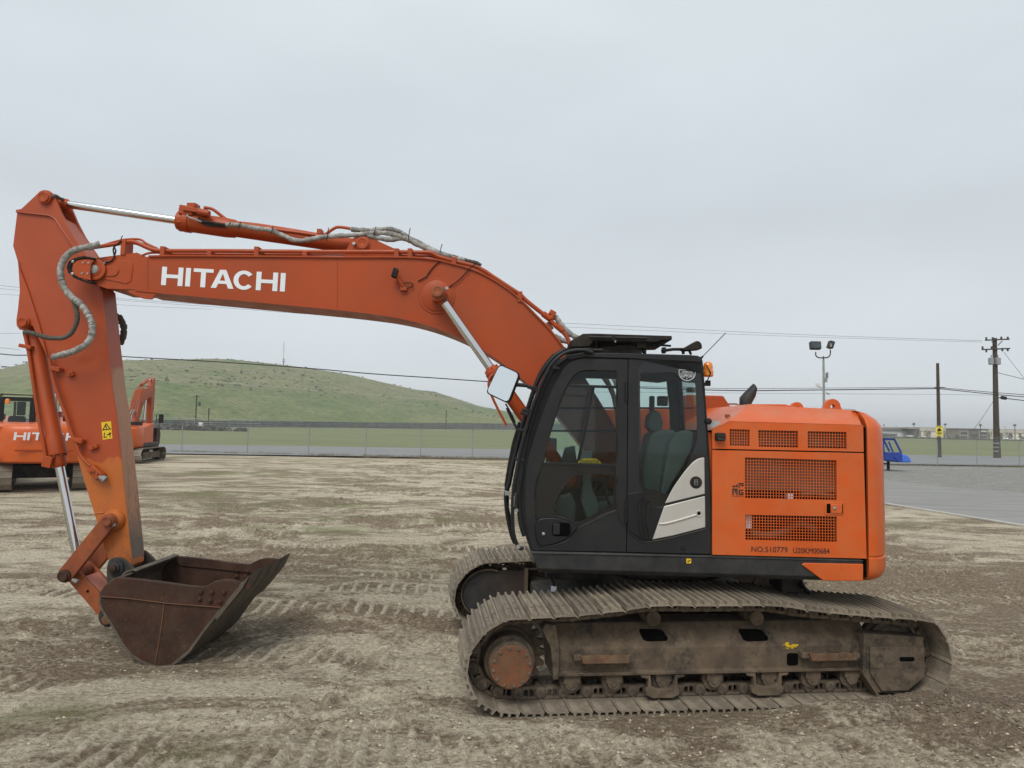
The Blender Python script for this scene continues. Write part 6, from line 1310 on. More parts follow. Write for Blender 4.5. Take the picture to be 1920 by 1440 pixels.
for px, yt, yb, Y in ((366.5,740,792,228),(390.5,765,793,228),(836,769,803,285)):
    p = at(px, yb, Y); q_ = at(px-.5, yt, Y); lab_ = {366.5:'taller dark pole with a short crossarm at the foot of the hill',390.5:'short bare post beside the taller pole under the hill',836:'lone thin post at the foot of the hill near the mirror'}[px]
    Y = groundY(px)-4; p = at(px, yb, Y); q_ = at(px-.5, yt, Y)
    T = thing('utility_post', lab_, 'post', (p.x, p.y, gz(Y))); b = MB(); b.tube([(0,0,-.3), (0,0,q_.z-gz(Y))], .16, 6); b.build('pole', 'pole_wood', T)
    if px < 370: b = MB(); b.cbox((0,0,q_.z-gz(Y)-.5), (1.9,.15,.15)); b.cbox((.8,-.1,q_.z-gz(Y)-2.3), (.5,.3,1.0)); b.build('crossarm', 'pole_wood', T)
# low wire fence, white box and bushes in front of the wall (left)
LF = thing('low_fence', 'low pale wire fence standing in the field under the hill', 'fence', (-60, 175, gz(175))); lo = Vector((-60, 175, gz(175)))
lfp = [at(px, 795+(px-290)*.02, 175) for px in (285,303,326,350,365,395,430,446,470,487)]
for p in lfp: b = MB(); b.tube([(p.x-lo.x, 0, 0), (p.x-lo.x, 0, 2.4)], .06, 5); b.build('post', 'galvanized', LF)
for hh_ in (.3, 1.3, 2.3): b = MB(); b.tube([(p.x-lo.x, 0, hh_) for p in lfp], .035, 4); b.build('rail', 'galvanized', LF)
p = at(376.5, 800, 160); T = thing('white_cabinet', 'small white cabinet standing in the field under the hill', 'cabinet', (p.x, 160, gz(160))); zt_ = at(376.5, 791.5, 160).z-gz(160); b = MB(); b.box((-.42,-.3,zt_-1.0), (.42,.3,zt_)); b.build('door', 'car_white', T); b = MB(); b.box((-.35,-.2,0), (.35,.2,zt_-1.0)); b.build('base', 'galvanized', T)
for k, (px, r) in enumerate(((305,2.3),(330,2.0),(352,2.4),(372,1.6),(392,1.7),(420,1.5),(452,1.3))):
    Y = 140; p = at(px, 810, Y); V = []; Fc = []; bush(0, 0, .1, r, V, Fc, 220, .34)
    me = bpy.data.meshes.new('foliage'); me.from_pydata(V, [], Fc); me.materials.append(MATS['leaf_gray']); T = thing('bush', ['low grey bush nearest the small parked excavator under the hill','second grey bush from the small parked excavator','widest grey bush left of the white cabinet','grey bush directly below the white cabinet','grey bush just right of the white cabinet','small round grey bush at the middle of the row','last small grey bush at the right end of the row'][k], 'bush', (p.x, Y, gz(Y)), 0, 'grey bushes in the field')
    o = bpy.data.objects.new('foliage', me); COL.objects.link(o); o.parent = T; b = MB(); b.tube([(0,0,-.1),(0,0,r*.4)], .08, 5); b.build('stem', 'bark', T)

# ================================================================ POLES, WIRES, LIGHTS
def pole_top(px, py, Y): return at(px, py, Y)
p1 = hit(1761.5, 860.5); p1t = at(1758, 681, p1.y)
T = thing('utility_pole', 'bare brown wooden pole carrying a yellow sign beyond the fence', 'utility pole', (p1.x, p1.y, 0)); P1 = T
dz_ = p1t.z; b = MB(); b.tube([(0,0,-.5), (p1t.x-p1.x, 0, dz_)], .2, 12, rr=[.21, .15]); b.build('pole', 'pole_wood', T)
q = at(1758.5, 727, p1.y); b = MB(); b.cbox((q.x-p1.x+.1, -.2, q.z), (1.1, .12, .12)); b.build('crossarm', 'pole_wood', T)
sx, sz = at(1758.5, 808.5, p1.y).x-p1.x, at(1758.5, 808.5, p1.y).z
SG = thing('warning_sign', 'yellow warning sign with a brown picture fixed to the bare pole', 'sign', (p1.x+sx, p1.y-.25, sz)); b = MB(); b.box((-.37,-.02,-.57), (.37,.0,.57)); b.build('sign_board', 'sign_yellow', SG)
b = MB(); b.prism([(-.22,-.02),(-.25,.12),(-.12,.28),(.0,.36),(.10,.30),(.24,.10),(.26,.0),(.12,.04),(.0,-.06)], -.03, -.018)
for z_ in (-.16, -.27): b.box((-.25,-.03,z_-.04), (.25,-.018,z_+.03))
b.box((-.12,-.03,-.44), (.12,-.018,-.38)); b.build('sign_print', 'rust_dark', SG, 0, 0); b = MB(); b.box((-.33,-.03,.44), (.33,-.018,.50)); b.build('sign_heading', 'rust_dark', SG, 0, 0)
p2 = hit(1869, 861.5); p2t = at(1865, 634, p2.y)
T = thing('utility_pole', 'tall dark pole with two crossarms and grey transformers at the right edge', 'utility pole', (p2.x, p2.y, 0))
tx = p2t.x-p2.x; b = MB(); b.tube([(0,0,-.5), (tx,0,p2t.z)], .3, 12, rr=[.33, .22]); b.build('pole', 'pole_wood', T)
def L2(px, py, dy=0): q = at(px, py, p2.y); return (q.x-p2.x, dy, q.z)
for y, x0, x1 in ((637.5,1844,1889),(655,1838,1890)):
    b = MB(); b.tube([L2(x0,y+1,-.3), L2(x1,y-1,-.3)], .085, 6); b.build('crossarm', 'pole_wood', T)
for x, y in ((1846,635),(1858,635),(1874,634),(1886,634),(1839,652),(1846,657),(1856,652),(1876,655),(1886,655)):
    b = MB(); b.cyl(L2(x,y+4,-.3), L2(x,y-2,-.3), .10, 8); b.build('insulator', 'dark_metal', T)
for x0, y0, x1, y1 in ((1856,641,1864,648),(1876,640,1868,648)): b = MB(); b.tube([L2(x0,y0,-.3), L2(x1,y1,-.3)], .05, 5); b.build('brace', 'pole_wood', T)
for x in (1853, 1865.5):
    b = MB(); a = L2(x, 684.5, -.5); c = L2(x, 671.5, -.5); b.lathe(a, (0,0,1), [(0,.20),(.05,.28),(c[2]-a[2]-.05,.28),(c[2]-a[2],.18)], 14); b.tube([c, (c[0], c[1], c[2]+.3)], .06, 6); b.build('transformer', 'galvanized', T)
for y in (832, 839.5, 847): b = MB(); a = L2(1868, y, 0); b.lathe((a[0], 0, a[2]), (0,0,1), [(0,.325),(.12,.325)], 14); b.build('metal_band', 'galvanized', T)
b = MB(); a = L2(1870.5, 810, -.2); b.tube([(a[0]+.1,-.2,0), L2(1870,800,-.2)], .10, 6); b.build('conduit', 'pole_wood', T)
# wires: each runs in its own plane of poles
YW = (p1.y+p2.y)/2
def wire(pts, Y, r, label, name='overhead_wire', n_=10, grp='overhead wires'):
    P = []
    for a, c in zip(pts, pts[1:]):
        pass
    P = crv([tuple(at(x, y, Y if not isinstance(Y, (list, tuple)) else Y[k])) for k, (x, y) in enumerate(pts)], n_)
    b = MB(); b.tube(P, r, 5); o = b.build(name, 'rubber', None); tag(o, label, 'wire'); return o
def ym(px): return p1.y
wire([(-40,532),(0,535),(217,559),(400,572),(700,592),(1080,607),(1480,626.5),(1842,639)], 80, .016, 'upper thin wire crossing behind the boom to the tall pole')
wire([(-40,538),(0,541),(217,562),(400,575.5),(700,597),(1080,614),(1480,630.5),(1842,641.5)], 80.6, .014, 'second thin wire just under the uppermost one')
wire([(-40,549),(0,551.5),(35,554),(217,571),(400,580)], 81, .012, 'faint short wire at the left, above the stick hoses')
wire([(-40,626),(0,625.3),(38,625)], 79, .014, 'short level wire at the left edge beside the stick')
wire([(-40,651),(0,652),(38,656)], 79, .016, 'upper slack wire at the left edge above the dark cable')
wire([(-40,660),(0,663.5),(40,666),(140,663),(230,668.5),(400,678),(560,689),(700,701),(820,709),(900,714.5),(1000,720),(1340,731.5),(1500,731.5),(1757,728.5)], 77.5, .055, 'thick dark cable sagging in front of the hill')
wire([(1100,722),(1340,728),(1500,728),(1757,726)], 77.2, .025, 'wire just above the thick cable, reaching the bare pole')
wire([(1100,735),(1340,736.5),(1500,738),(1757,739.5),(1860,741)], 79.5, .014, 'thin low wire passing behind the bare pole')
wire([(1758,726.5),(1865,736),(1920,740),(1990,746)], p1.y, .035, 'upper cable from the bare pole to the right edge')
wire([(1758,728.5),(1865,739.5),(1920,744),(1990,751)], p1.y+.4, .045, 'lower cable from the bare pole to the right edge')
wire([(1872,745.5),(1885,747),(1920,751),(1990,760)], p2.y, .05, 'dark cable with a splice case right of the tall pole'); 
o = MB(); a = at(1876,745,p2.y); c = at(1888,747,p2.y); o.tube([a, a.lerp(c,.15), a.lerp(c,.85), c], .2, 8, rr=[.05,.2,.2,.05]); o = o.build('splice_case', 'rubber'); tag(o, 'black splice case hanging on the cable right of the tall pole', 'splice case')
wire([(1869,698.5),(1920,711),(1990,730)], p2.y, .03, 'service wire dropping right from the tall pole middle')
wire([(1882,660),(1920,709),(1960,760)], p2.y-.5, .02, 'steep wire dropping right from the lower crossarm')
wire([(1862,753),(1842,783),(1826,805)], p2.y, .02, 'slanting guy wire left of the tall pole')
# floodlight pole
YL = 45.0; lb_ = at(1545, 755, YL); T = thing('floodlight_pole', 'grey pole with two floodlights rising behind the engine hood', 'light pole', (lb_.x, YL, 0))
def LL(px, py, dy=0): q = at(px, py, YL); return (q.x-lb_.x, dy, q.z)
b = MB(); b.tube([(LL(1546,760)[0],0,-.2), LL(1544,674)], .07, 10, rr=[.10,.065]); b.build('pole', 'galvanized', T)
b = MB(); b.tube(crv([LL(1529.5,660), LL(1530,667), LL(1535,670.5), LL(1544,671), LL(1552,670), LL(1556.5,665), LL(1557,656)], 5), .04, 8); b.tube([LL(1544,676), LL(1544,668)], .045, 8); b.build('bracket', 'dark_metal', T)
b = MB(); b.cbox(LL(1528.5,648), (.66,.35,.50), Matrix.Rotation(rad(-12),3,'X')); f1 = b.build('floodlight', 'dark_metal', T, .04); b = MB(); b.cbox(tuple(Vector(LL(1528.5,647.5))+Vector((0,-.19,0))), (.58,.03,.32)); b.build('lens', 'window_dark', f1)
b = MB(); b.cbox(LL(1557.5,646.5), (.30,.45,.48), Matrix.Rotation(rad(18),3,'Y')); f1 = b.build('floodlight', 'dark_metal', T, .04); b = MB(); b.cbox(tuple(Vector(LL(1555,648))+Vector((-.0,-.22,0))), (.12,.04,.2)); b.build('lens', 'galvanized', f1)
b = MB(); b.tube([LL(1530,722), LL(1540,726)], .07, 8); b.cbox(LL(1534,720), (.28,.16,.14)); b.tube([LL(1536,725), LL(1546,727)], .03, 6); b.build('camera', 'car_white', T, .02)
b = MB(); b.cbox(LL(1548,713), (.16,.16,.26)); b.cbox(LL(1550.5,704), (.06,.3,.36)); b.tube([LL(1550.5,697), LL(1551,712)], .02, 5); b.tube([LL(1549,736), LL(1555,739)], .03, 6); b.cbox(LL(1553,738.5),(.14,.1,.1)); b.build('equipment_box', 'galvanized', T)

# ================================================================ FAR BUILDINGS, TREES, PALMS
def bz(Y): return gz(Y)
def box_px(px0, px1, yt, Y, depth, name, mat, parent, org, y_b=None, dz0=-1):
    a = at(px0, yt, Y); c = at(px1, yt, Y); zt_ = (a.z+c.z)/2; zb_ = (at(px0, y_b, Y).z if y_b else gz(Y)+dz0)
    b = MB(); b.box((a.x-org[0], Y-org[1], zb_-org[2]), (c.x-org[0], Y+depth-org[1], zt_-org[2])); return b.build(name, mat, parent, 0, 0)
Yb_ = 392
o1 = (at(1690, 820, Yb_).x, Yb_, gz(Yb_)); T = thing('warehouse', 'pale grey warehouse with a strip of dark windows beyond the field', 'building', o1)
box_px(1560, 1717, 804.5, Yb_, 60, 'wall', 'wall_white', T, o1); wd = box_px(1560, 1682, 811.5, Yb_-.6, .3, 'dark_fascia', 'wall_dark', T, o1, 813.5)
for k in range(17): box_px(1600+k*4.6, 1600+k*4.6+3.2, 814, Yb_-.3, .2, 'window', 'window_dark', T, o1, 817.5)
box_px(1560, 1712, 803.6, Yb_-.8, 1, 'parapet', 'wall_dark', T, o1, 804.8)
o2 = (at(1715, 820, Yb_-8).x, Yb_-8, gz(Yb_-8)); T = thing('office_tower', 'grey corner tower between the pale and the beige warehouse', 'building', o2)
box_px(1716, 1725, 802, Yb_-8, 20, 'wall', 'wall_brown', T, o2); box_px(1704.5, 1724, 801.3, Yb_-8.4, 20, 'canopy', 'wall_brown', T, o2, 804.0)
for k in range(4): box_px(1717.3, 1723.6, 806+k*3.2, Yb_-8.3, .2, 'window', 'window_dark', T, o2, 807.6+k*3.2)
o3 = (at(1830, 822, Yb_).x, Yb_, gz(Yb_)); T = thing('warehouse', 'long beige warehouse with cream panels behind the bare trees', 'building', o3)
box_px(1725, 2120, 805.6, Yb_, 70, 'wall', 'wall_brown', T, o3)
surf('cream', ((.72,.67,.55),(.68,.63,.52),(.62,.58,.48)), .1)
x = 1727
for w_, g in ((14,4),(12,6),(16,5),(13,3),(12,4),(14,10),(9,5),(10,16),(12,6),(12,5),(14,4),(13,4),(16,5),(20,6),(20,6),(20,6),(20,6),(20,6)):
    box_px(x, x+w_, 808.8+(x-1727)*.012, Yb_-.4, .3, 'wall_panel', 'cream', T, o3, 821.5+(x-1727)*.02); x += w_+g
box_px(1725, 2120, 806.5, Yb_-.7, .5, 'parapet', 'wall_beige', T, o3, 808.3)
for (xa, xb, yt, lab_) in ((1799,1816,804.2,'dark entrance block with tall windows, left one on the beige warehouse'), (1835.5,1853,804.6,'dark entrance block with a pale sign band, right one on the beige warehouse')):
    oo = (at((xa+xb)/2, 822, Yb_-12).x, Yb_-12, gz(Yb_-12)); T = thing('entrance_block', lab_, 'building', oo)
    box_px(xa, xb, yt, Yb_-12, 12, 'wall', 'wall_brown', T, oo); box_px(xa-.4, xb+.4, yt-.4, Yb_-12.4, 13, 'cornice', 'wall_dark', T, oo, yt+1.0)
    for k in range(4): box_px(xa+3+k*3, xa+5.2+k*3, 810, Yb_-12.2, .15, 'window', 'window_dark', T, oo, 814); box_px(xa+3+k*3, xa+5.2+k*3, 817.5, Yb_-12.2, .15, 'window', 'window_dark', T, oo, 821)
    if xa > 1820: box_px(xa+3, xa+14, 808, Yb_-12.3, .15, 'sign_band', 'car_white', T, oo, 809.8)
def tree(px, yt, wpx, Y, name, label, mat, cat='tree', group='trees in front of the warehouses', dens=420):
    p = at(px, yt, Y); h_ = p.z-gz(Y); r = wpx*Y/F/2; T = thing(name, label, cat, (p.x, Y, gz(Y)), 0, group)
    b = MB(); b.tube([(0,0,-.3),(0,0,h_*.35),(r*.1,0,h_*.7)], .2, 6, rr=[.26,.2,.1])
    for k in range(5): a = k*1.3; b.tube([(0,0,h_*.3),(math.cos(a)*r*.6, math.sin(a)*r*.5, h_*.75)], .06, 4)
    b.build('trunk', 'bark', T); V = []; Fc = []
    for k in range(dens):
        d_ = Vector((random.gauss(0,1), random.gauss(0,1), random.gauss(0,1))).normalized()*random.uniform(.45,1)**.6; lump_ = 1+.25*math.sin(3*math.atan2(d_.y, d_.x)+px)
        q = Vector((d_.x*r*lump_, d_.y*r, h_*.58+d_.z*h_*.42)); s = r*random.uniform(.07,.16); a = Vector((random.uniform(-1,1), random.uniform(-1,1), random.uniform(-1,1))).normalized(); c_ = a.orthogonal().normalized(); o_ = len(V)
        V += [tuple(q+a*s), tuple(q-a*s*.5+c_*s*.8), tuple(q-a*s*.5-c_*s*.8)]; Fc.append((o_, o_+1, o_+2))
    me = bpy.data.meshes.new('crown'); me.from_pydata(V, [], Fc); me.materials.append(MATS[mat]); o = bpy.data.objects.new('crown', me); COL.objects.link(o); o.parent = T
trees = [(1738,806,14,'bare grey tree left of the yellow sign'),(1771,807,12,'bare grey tree right of the yellow sign'),(1779,818,5,'tiny shrub tree between the sign and the left entrance'),(1795,815,10,'low dark tree left of the left entrance block'),(1827,809,16,'broad grey tree between the two entrance blocks'),(1855,809,13,'bare tree just right of the right entrance block'),(1891,810,16,'wide grey tree right of the tall pole'),(1916,817,12,'low dark tree at the right edge of the photo'),(1877,812,8,'thin bare tree directly right of the tall pole'),(1716,817,9,'dark shrub below the grey corner tower'),(1741,818,4,'small shrub by the white trailer')]
for px, yt, w_, lab_ in trees: tree(px, yt, w_, Yb_-30, 'bare_tree', lab_, 'leaf_green' if yt > 814 else 'leaf_gray', dens=300)
def palm(px, yt, wpx, Y, lab_):
    p = at(px, yt, Y); h_ = p.z-gz(Y); r = wpx*Y/F/2; T = thing('palm_tree', lab_, 'palm', (p.x, Y, gz(Y)), 0, 'tall palms behind the warehouses')
    b = MB(); b.tube([(0,0,-.5),(.1,0,h_*.5),(0,0,h_-r)], .2, 6, rr=[.28,.2,.17]); b.build('trunk', 'bark', T); V = []; Fc = []
    for k in range(90):
        d_ = Vector((random.gauss(0,1), random.gauss(0,1), random.gauss(.1,.9))).normalized(); q = Vector((0,0,h_-r)); e_ = q+d_*r*random.uniform(.7,1.05)+Vector((0,0,-.1*r)); s = d_.orthogonal().normalized()*r*.13; m_ = (q+e_)/2; o_ = len(V)
        V += [tuple(q), tuple(m_+s), tuple(e_), tuple(m_-s)]; Fc.append((o_, o_+1, o_+2, o_+3))
    me = bpy.data.meshes.new('crown'); me.from_pydata(V, [], Fc); me.materials.append(MATS['scrub_dark']); o = bpy.data.objects.new('crown', me); COL.objects.link(o); o.parent = T
for px, yt, w_, lab_ in ((1657.5,794.5,4.5,'small palm nearest the excavator, above the pale warehouse'),(1713.5,791.5,7,'palm above the grey corner tower'),(1772,792,7,'palm just right of the yellow sign'),(1838,793,7,'palm above the right entrance block'),(1902.5,793.5,7,'palm near the right edge of the photo')): palm(px, yt, w_, Yb_+(-20 if px > 1800 else 90), lab_)
# parked vehicles by the warehouses
def truck(px0, px1, yt, yb, lab_, name='parked_truck', cat='truck', Y=360):
    a = at(px0, yt, Y); c = at(px1, yt, Y); w_ = c.x-a.x; h_ = 3.4*(1 if cat == 'truck' else .42); T = thing(name, lab_, cat, ((a.x+c.x)/2, Y, gz(Y)))
    if cat == 'truck':
        b = MB(); b.box((-w_/2,0,.9), (w_/2*.7,2.3,a.z-gz(Y))); b.build('cargo_box', 'car_white', T, .05); b = MB(); b.box((w_/2*.72,0,.5), (w_/2,2.3,(a.z-gz(Y))*.7)); b.build('driver_cab', 'wall_white', T, .1)
    else:
        b = MB(); b.prism([(-w_/2,.35),(w_/2,.35),(w_/2,.85),(w_*.33,.95),(w_*.2,1.42),(-w_*.22,1.42),(-w_*.38,.98),(-w_/2,.9)], 0, 1.7); b.build('body', 'car_white', T, .06)
        b = MB(); b.prism([(w_*.29,.98),(w_*.18,1.35),(-w_*.2,1.35),(-w_*.33,.98)], -.01, 1.71); b.build('window', 'window_dark', T)
    for x in (-w_*.32, w_*.34): b = MB(); b.lathe((x,-.02,.38), (0,1,0), [(0,.30),(.0,.38),(.3,.38),(.3,.3)], 14); b.build('wheel', 'rubber', T)
truck(1692,1699.5,818,823,'smallest white truck, left of the three by the pale warehouse'); truck(1703.5,1713,816,823,'largest white truck, in front of the pale warehouse'); truck(1727,1734,818,823,'white truck just right of the grey corner tower')
truck(1888,1899,822,827,'white car parked in front of the beige warehouse','parked_car','car',345)
truck(1910,1919,821,827,'white car nearest the right edge of the photo','parked_car','car',345)
tree(1806, 822, 5, 340, 'round_shrub', 'small dark shrub below the left entrance block', 'leaf_green', 'shrub', None, 120)
b = MB(); a = at(1640, 825.5, 335); c = at(2000, 829, 335); b.box((a.x, 335, gz(335)-.3), (c.x, 336, gz(335)+.7)); o = b.build('low_hedge', 'scrub_dark'); tag(o, 'low dark hedge line at the far side of the right hand field', 'hedge')
# street lamps, thin
for px, yt, lab_ in ((1682,799,'thin lamp post above the pale warehouse'),(1835.5,804,'thin lamp post left of the right entrance block'),(1885,800,'thin lamp post between the tall pole and the last palm')):
    p = at(px, yt, 350); T = thing('lamp_post', lab_, 'lamp post', (p.x, 350, gz(350))); b = MB(); b.tube([(0,0,0),(0,0,p.z-gz(350))], .09, 5); b.build('pole', 'galvanized', T); b = MB(); b.cbox((-.5,0,p.z-gz(350)), (1.0,.3,.15)); b.build('lamp_head', 'galvanized', T)

# ================================================================ BLUE MACHINE FRAME ON A STAND
p = hit(1680, 884.5); YB = p.y; T = thing('blue_cab_frame', 'blue open cab frame with a rounded light blue nose on a black stand', 'machine part', (p.x, YB, 0))
def BB(pts): return [(lambda q: (q.x-p.x, q.z))(at(x, y, YB)) for x, y in pts]
yb0, yb1 = 0, 1.5
for v in (yb0, yb1-.08):
    for A_, C_, w_ in (((1652,824),(1678,824),3.0),((1677,823),(1690,848),3.0),((1656,823),(1658,851),2.5),((1657,850),(1691,850.5),4.5),((1667,828),(1675,848),2.2),)[:5 if v == yb0 else 2]:
        d_ = Vector((C_[0]-A_[0], C_[1]-A_[1])).normalized()*w_/2; n_ = (-d_.y, d_.x)
        b = MB(); b.prism(BB([(A_[0]-n_[0],A_[1]-n_[1]),(C_[0]-n_[0],C_[1]-n_[1]),(C_[0]+n_[0],C_[1]+n_[1]),(A_[0]+n_[0],A_[1]+n_[1])]), v, v+.08); b.build('frame_bar', 'blue_paint', T, 0, 0)
b = MB(); b.prism(BB([(1650,821.5),(1678,822),(1678,824),(1650,823.5)]), yb0, yb1); b.build('roof_plate', 'blue_paint', T, .01)
b = MB(); b.prism(BB([(1657,851),(1692,852),(1691,866),(1682,866),(1658,862)]), yb0, yb1); b.build('body_tub', 'blue_paint', T, .03)
b = MB(); b.prism(BB([(1676,856),(1690,852),(1692,866),(1683,867)]), yb0-.05, yb1+.05); b.build('front_panel', 'blue_paint', T, .03)
nose = BB([(1690,867)]+[(1691+16.5*math.cos(rad(a)), 867-15.5*math.sin(rad(a))) for a in range(0, 96, 8)]); b = MB(); b.prism(nose, yb0-.1, yb1+.1); b.build('nose', 'light_blue', T, .22)
b = MB(); b.prism(BB([(1673,866),(1676,866),(1676,884),(1673,884)]), .5, .7); b.prism(BB([(1659,869),(1676,869),(1676,871),(1659,871)]), .5, .7); b.prism(BB([(1655,883.5),(1680,884),(1680,885.5),(1655,885.5)]), .1, 1.3); b.build('stand', 'rubber', T)
# ================================================================ PARKED EXCAVATORS BEHIND (front is +X of the machine)
def parked_excavator(loc, yaw, label, reach=1.0):
    fx = lambda p: (.3+(p[0]-.3)*reach,)+tuple(p[1:])
    F_ = lambda L: [fx(p) for p in L]
    T = thing('excavator', label, 'excavator', loc, yaw, None)
    b = MB()                                         # crawlers with ribbed shoes
    for s in (-1, 1):
        L = [(-1.9,.05),(1.9,.05)]+[(1.85+.42*math.cos(rad(a)), .44+.42*math.sin(rad(a))) for a in range(-70, 91, 20)]+[(-1.85+.42*math.cos(rad(a)), .44+.42*math.sin(rad(a))) for a in range(90, 251, 20)]
        fr = MB().prism([(-1.5,.25),(1.5,.25),(1.45,.62),(-1.45,.62)], s*1.195-.18, s*1.195+.25*s).build('track_frame', 'mud_steel', T)
        J = resample(L, pitch=.2)
        for k in range(len(J)):
            a, c = J[k], J[(k+1) % len(J)]; d = c-a; o = bpy.data.objects.new('track_shoe', SHOE_FAR); COL.objects.link(o); o.parent = fr; o.location = (a.x, s*1.195, a.y); o.rotation_euler = (0, -math.atan2(d.y, d.x), 0)
        for t in (-1.85, 1.85): MB().lathe((t, s*1.195-.15, .44), (0,1,0), [(0,.36),(.3,.36)], 18).build('wheel', 'rust_dark', fr)
    MB().box((-1.0,-1.0,.35), (1.0,1.0,.75)).lathe((0,0,.7), (0,0,1), [(0,.6),(.3,.6)], 20).build('cross_frame', 'dark_metal', T)
    MB().box((-1.5,-1.3,.95), (1.7,1.3,1.15)).build('deck', 'skirt_gray', T, .02)
    # counterweight: wide, rounded in plan
    pl = crv([(-1.2,1.36,0),(-1.55,1.36,0),(-2.1,1.28,0),(-2.45,1.0,0),(-2.68,.5,0),(-2.75,0,0),(-2.68,-.5,0),(-2.45,-1.0,0),(-2.1,-1.28,0),(-1.55,-1.36,0),(-1.2,-1.36,0)], 3)
    K = len(pl); V = []; cx = -1.0
    pr = [(.90,.93),(.96,.985),(1.15,1.0),(1.75,1.0),(1.95,.985),(2.06,.95),(2.10,.90)]
    for z, s in pr: V += [(cx+(p[0]-cx)*s, p[1]*s, z) for p in pl]
    fs = [(j*K+i, j*K+i+1, (j+1)*K+i+1, (j+1)*K+i) for j in range(len(pr)-1) for i in range(K-1)]+[tuple(range(K)), tuple((len(pr)-1)*K+i for i in range(K))[::-1]]
    cwt = MB().add(V, fs).build('counterweight', 'house_orange', T, 0, 50)
    MB().prism([(-2.72,1.28),(-2.775,1.30),(-2.775,1.33),(-2.72,1.34)], -.75, .75).build('counterweight_crease', 'boom_orange', cwt)
    brand(cwt, (-2.79, .80, 1.62), (0,-1,0), (0,0,1), (-1,0,0), .235, 'letter_white', .01, 1.30, .08)
    MB().box((-2.52,-1.04,1.50), (-2.50,-.80,1.72)).build('warning_label', 'yellow_label', cwt); MB().box((-2.55,-1.04,1.33), (-2.53,-.74,1.46)).build('red_label', 'red_band', cwt)
    MB().add([(-2.775+.0,-.72,1.30),(-2.775,.72,1.30),(-2.775,.52,1.16),(-2.775,-.52,1.16)], [(0,1,2,3)])
    MB().prism([(-2.4,2.06),(-1.0,2.10),(.6,2.35),(.6,1.15),(-2.2,1.15)], -1.30, -.36).build('engine_cover', 'house_orange', T, .04)
    MB().prism([(-2.3,2.05),(.15,2.15),(.15,1.15),(-2.2,1.15)], -.36, 1.30).build('engine_cover', 'house_orange', T, .04)
    MB().box((-1.6,-1.15,2.2), (-.9,-.45,2.42)).build('intake_box', 'rubber', T, .03)
    # cab on the left (+Y)
    prof = [(.15,1.15),(.12,2.75),(.22,2.95),(1.35,2.98),(1.62,2.8),(1.85,1.9),(1.72,1.15)]
    c = MB().prism([prof, [(.28,2.0),(.3,2.75),(1.3,2.8),(1.5,2.65),(1.68,2.0)][::-1]], 1.30, 1.34).prism([prof, [(.28,2.0),(.3,2.75),(1.3,2.8),(1.5,2.65),(1.68,2.0)][::-1]], .36, .40)
    c.box((.15,.36,2.86), (1.5,1.34,2.98)).box((.13,.36,1.15), (.17,1.34,2.05)).box((.13,.36,2.05), (.19,.50,2.9)).box((.13,1.2,2.05), (.19,1.34,2.9)).box((.2,.4,1.15), (1.7,1.3,1.3))
    cb = c.build('cab', 'black_paint', T, .015)
    MB().box((.155,.50,2.05), (.165,1.20,2.86)).build('rear_window', 'far_glass', cb, 0, 0)
    MB().prism([(.28,2.0),(.3,2.75),(1.3,2.8),(1.5,2.65),(1.68,2.0)], 1.315, 1.32).build('side_window', 'far_glass', cb, 0, 0); MB().prism([(.28,2.0),(.3,2.75),(1.3,2.8),(1.5,2.65),(1.68,2.0)], .375, .38).build('side_window', 'far_glass', cb, 0, 0)
    MB().box((.5,.6,1.3), (.95,1.1,2.35)).build('seat', 'interior_dark', cb, .08)
    MB().lathe((.10,1.12,2.74), (0,0,1), [(0,.075),(.12,.075),(.17,.05)], 14).build('beacon', 'beacon_amber', T)
    b = MB(); b.tube([(.2,.42,3.06),(.2,1.32,3.06),(1.4,1.32,3.06)], .02, 6); b.tube([(.2,.42,2.95),(.2,.42,3.06)], .02, 6); b.tube([(.2,1.32,2.95),(.2,1.32,3.06)], .02, 6); b.build('roof_rail', 'rubber', T)
    for s in (-1.2,): b = MB(); b.tube([(1.3,s,2.3),(1.3,s,2.9),(1.8,s,2.9),(1.9,s,2.1)], .022, 6); b.tube([(1.3,s,2.6),(1.85,s,2.6)], .02, 6); b.build('handrail', 'rubber', T)
    MB().cbox((1.5,-1.42,2.65), (.08,.3,.55)).build('mirror', 'rubber', T, .04)
    # boom, cylinders, stick, bucket
    bo = [(.25,1.45),(.10,1.75),(.35,2.3),(1.2,3.6),(2.0,4.35),(2.8,4.55),(4.9,4.62),(5.05,4.45),(4.95,4.2),(2.9,3.85),(2.0,3.3),(.75,1.6)]
    bm_ = MB().prism(F_(bo), -.27, .27).build('boom', 'boom_orange', T, .01)
    for v in (-.15, 0, .15): b = MB(); b.tube(crv(F_([(.5,v,2.75),(1.2,v,3.8),(2.0,v,4.50),(2.8,v,4.68),(4.5,v,4.74)]), 4), .028, 6); b.build('pipe', 'link_orange', bm_)
    for v in (-.2, -.07, .1): b = MB(); b.tube(crv([(.1,v,2.0),(-.05,v,2.6),(.25,v,3.1),(.6,v,3.0)], 5), .035, 6); b.build('hose', 'sleeve', bm_)
    for v in (-.4, .4):
        c_ = MB().cyl(fx((1.2,v,1.3)), fx((1.9,v,2.5)), .085, 12).build('boom_cylinder', 'boom_orange', T); MB().cyl(fx((1.9,v,2.5)), fx((2.2,v,3.75)), .05, 10).build('piston_rod', 'chrome', c_)
    c_ = MB().cyl(fx((2.5,0,4.75)), fx((4.0,0,5.1)), .10, 12).build('arm_cylinder', 'boom_orange', T); MB().cyl(fx((4.0,0,5.1)), fx((5.25,0,5.25)), .05, 10).build('piston_rod', 'chrome', c_)
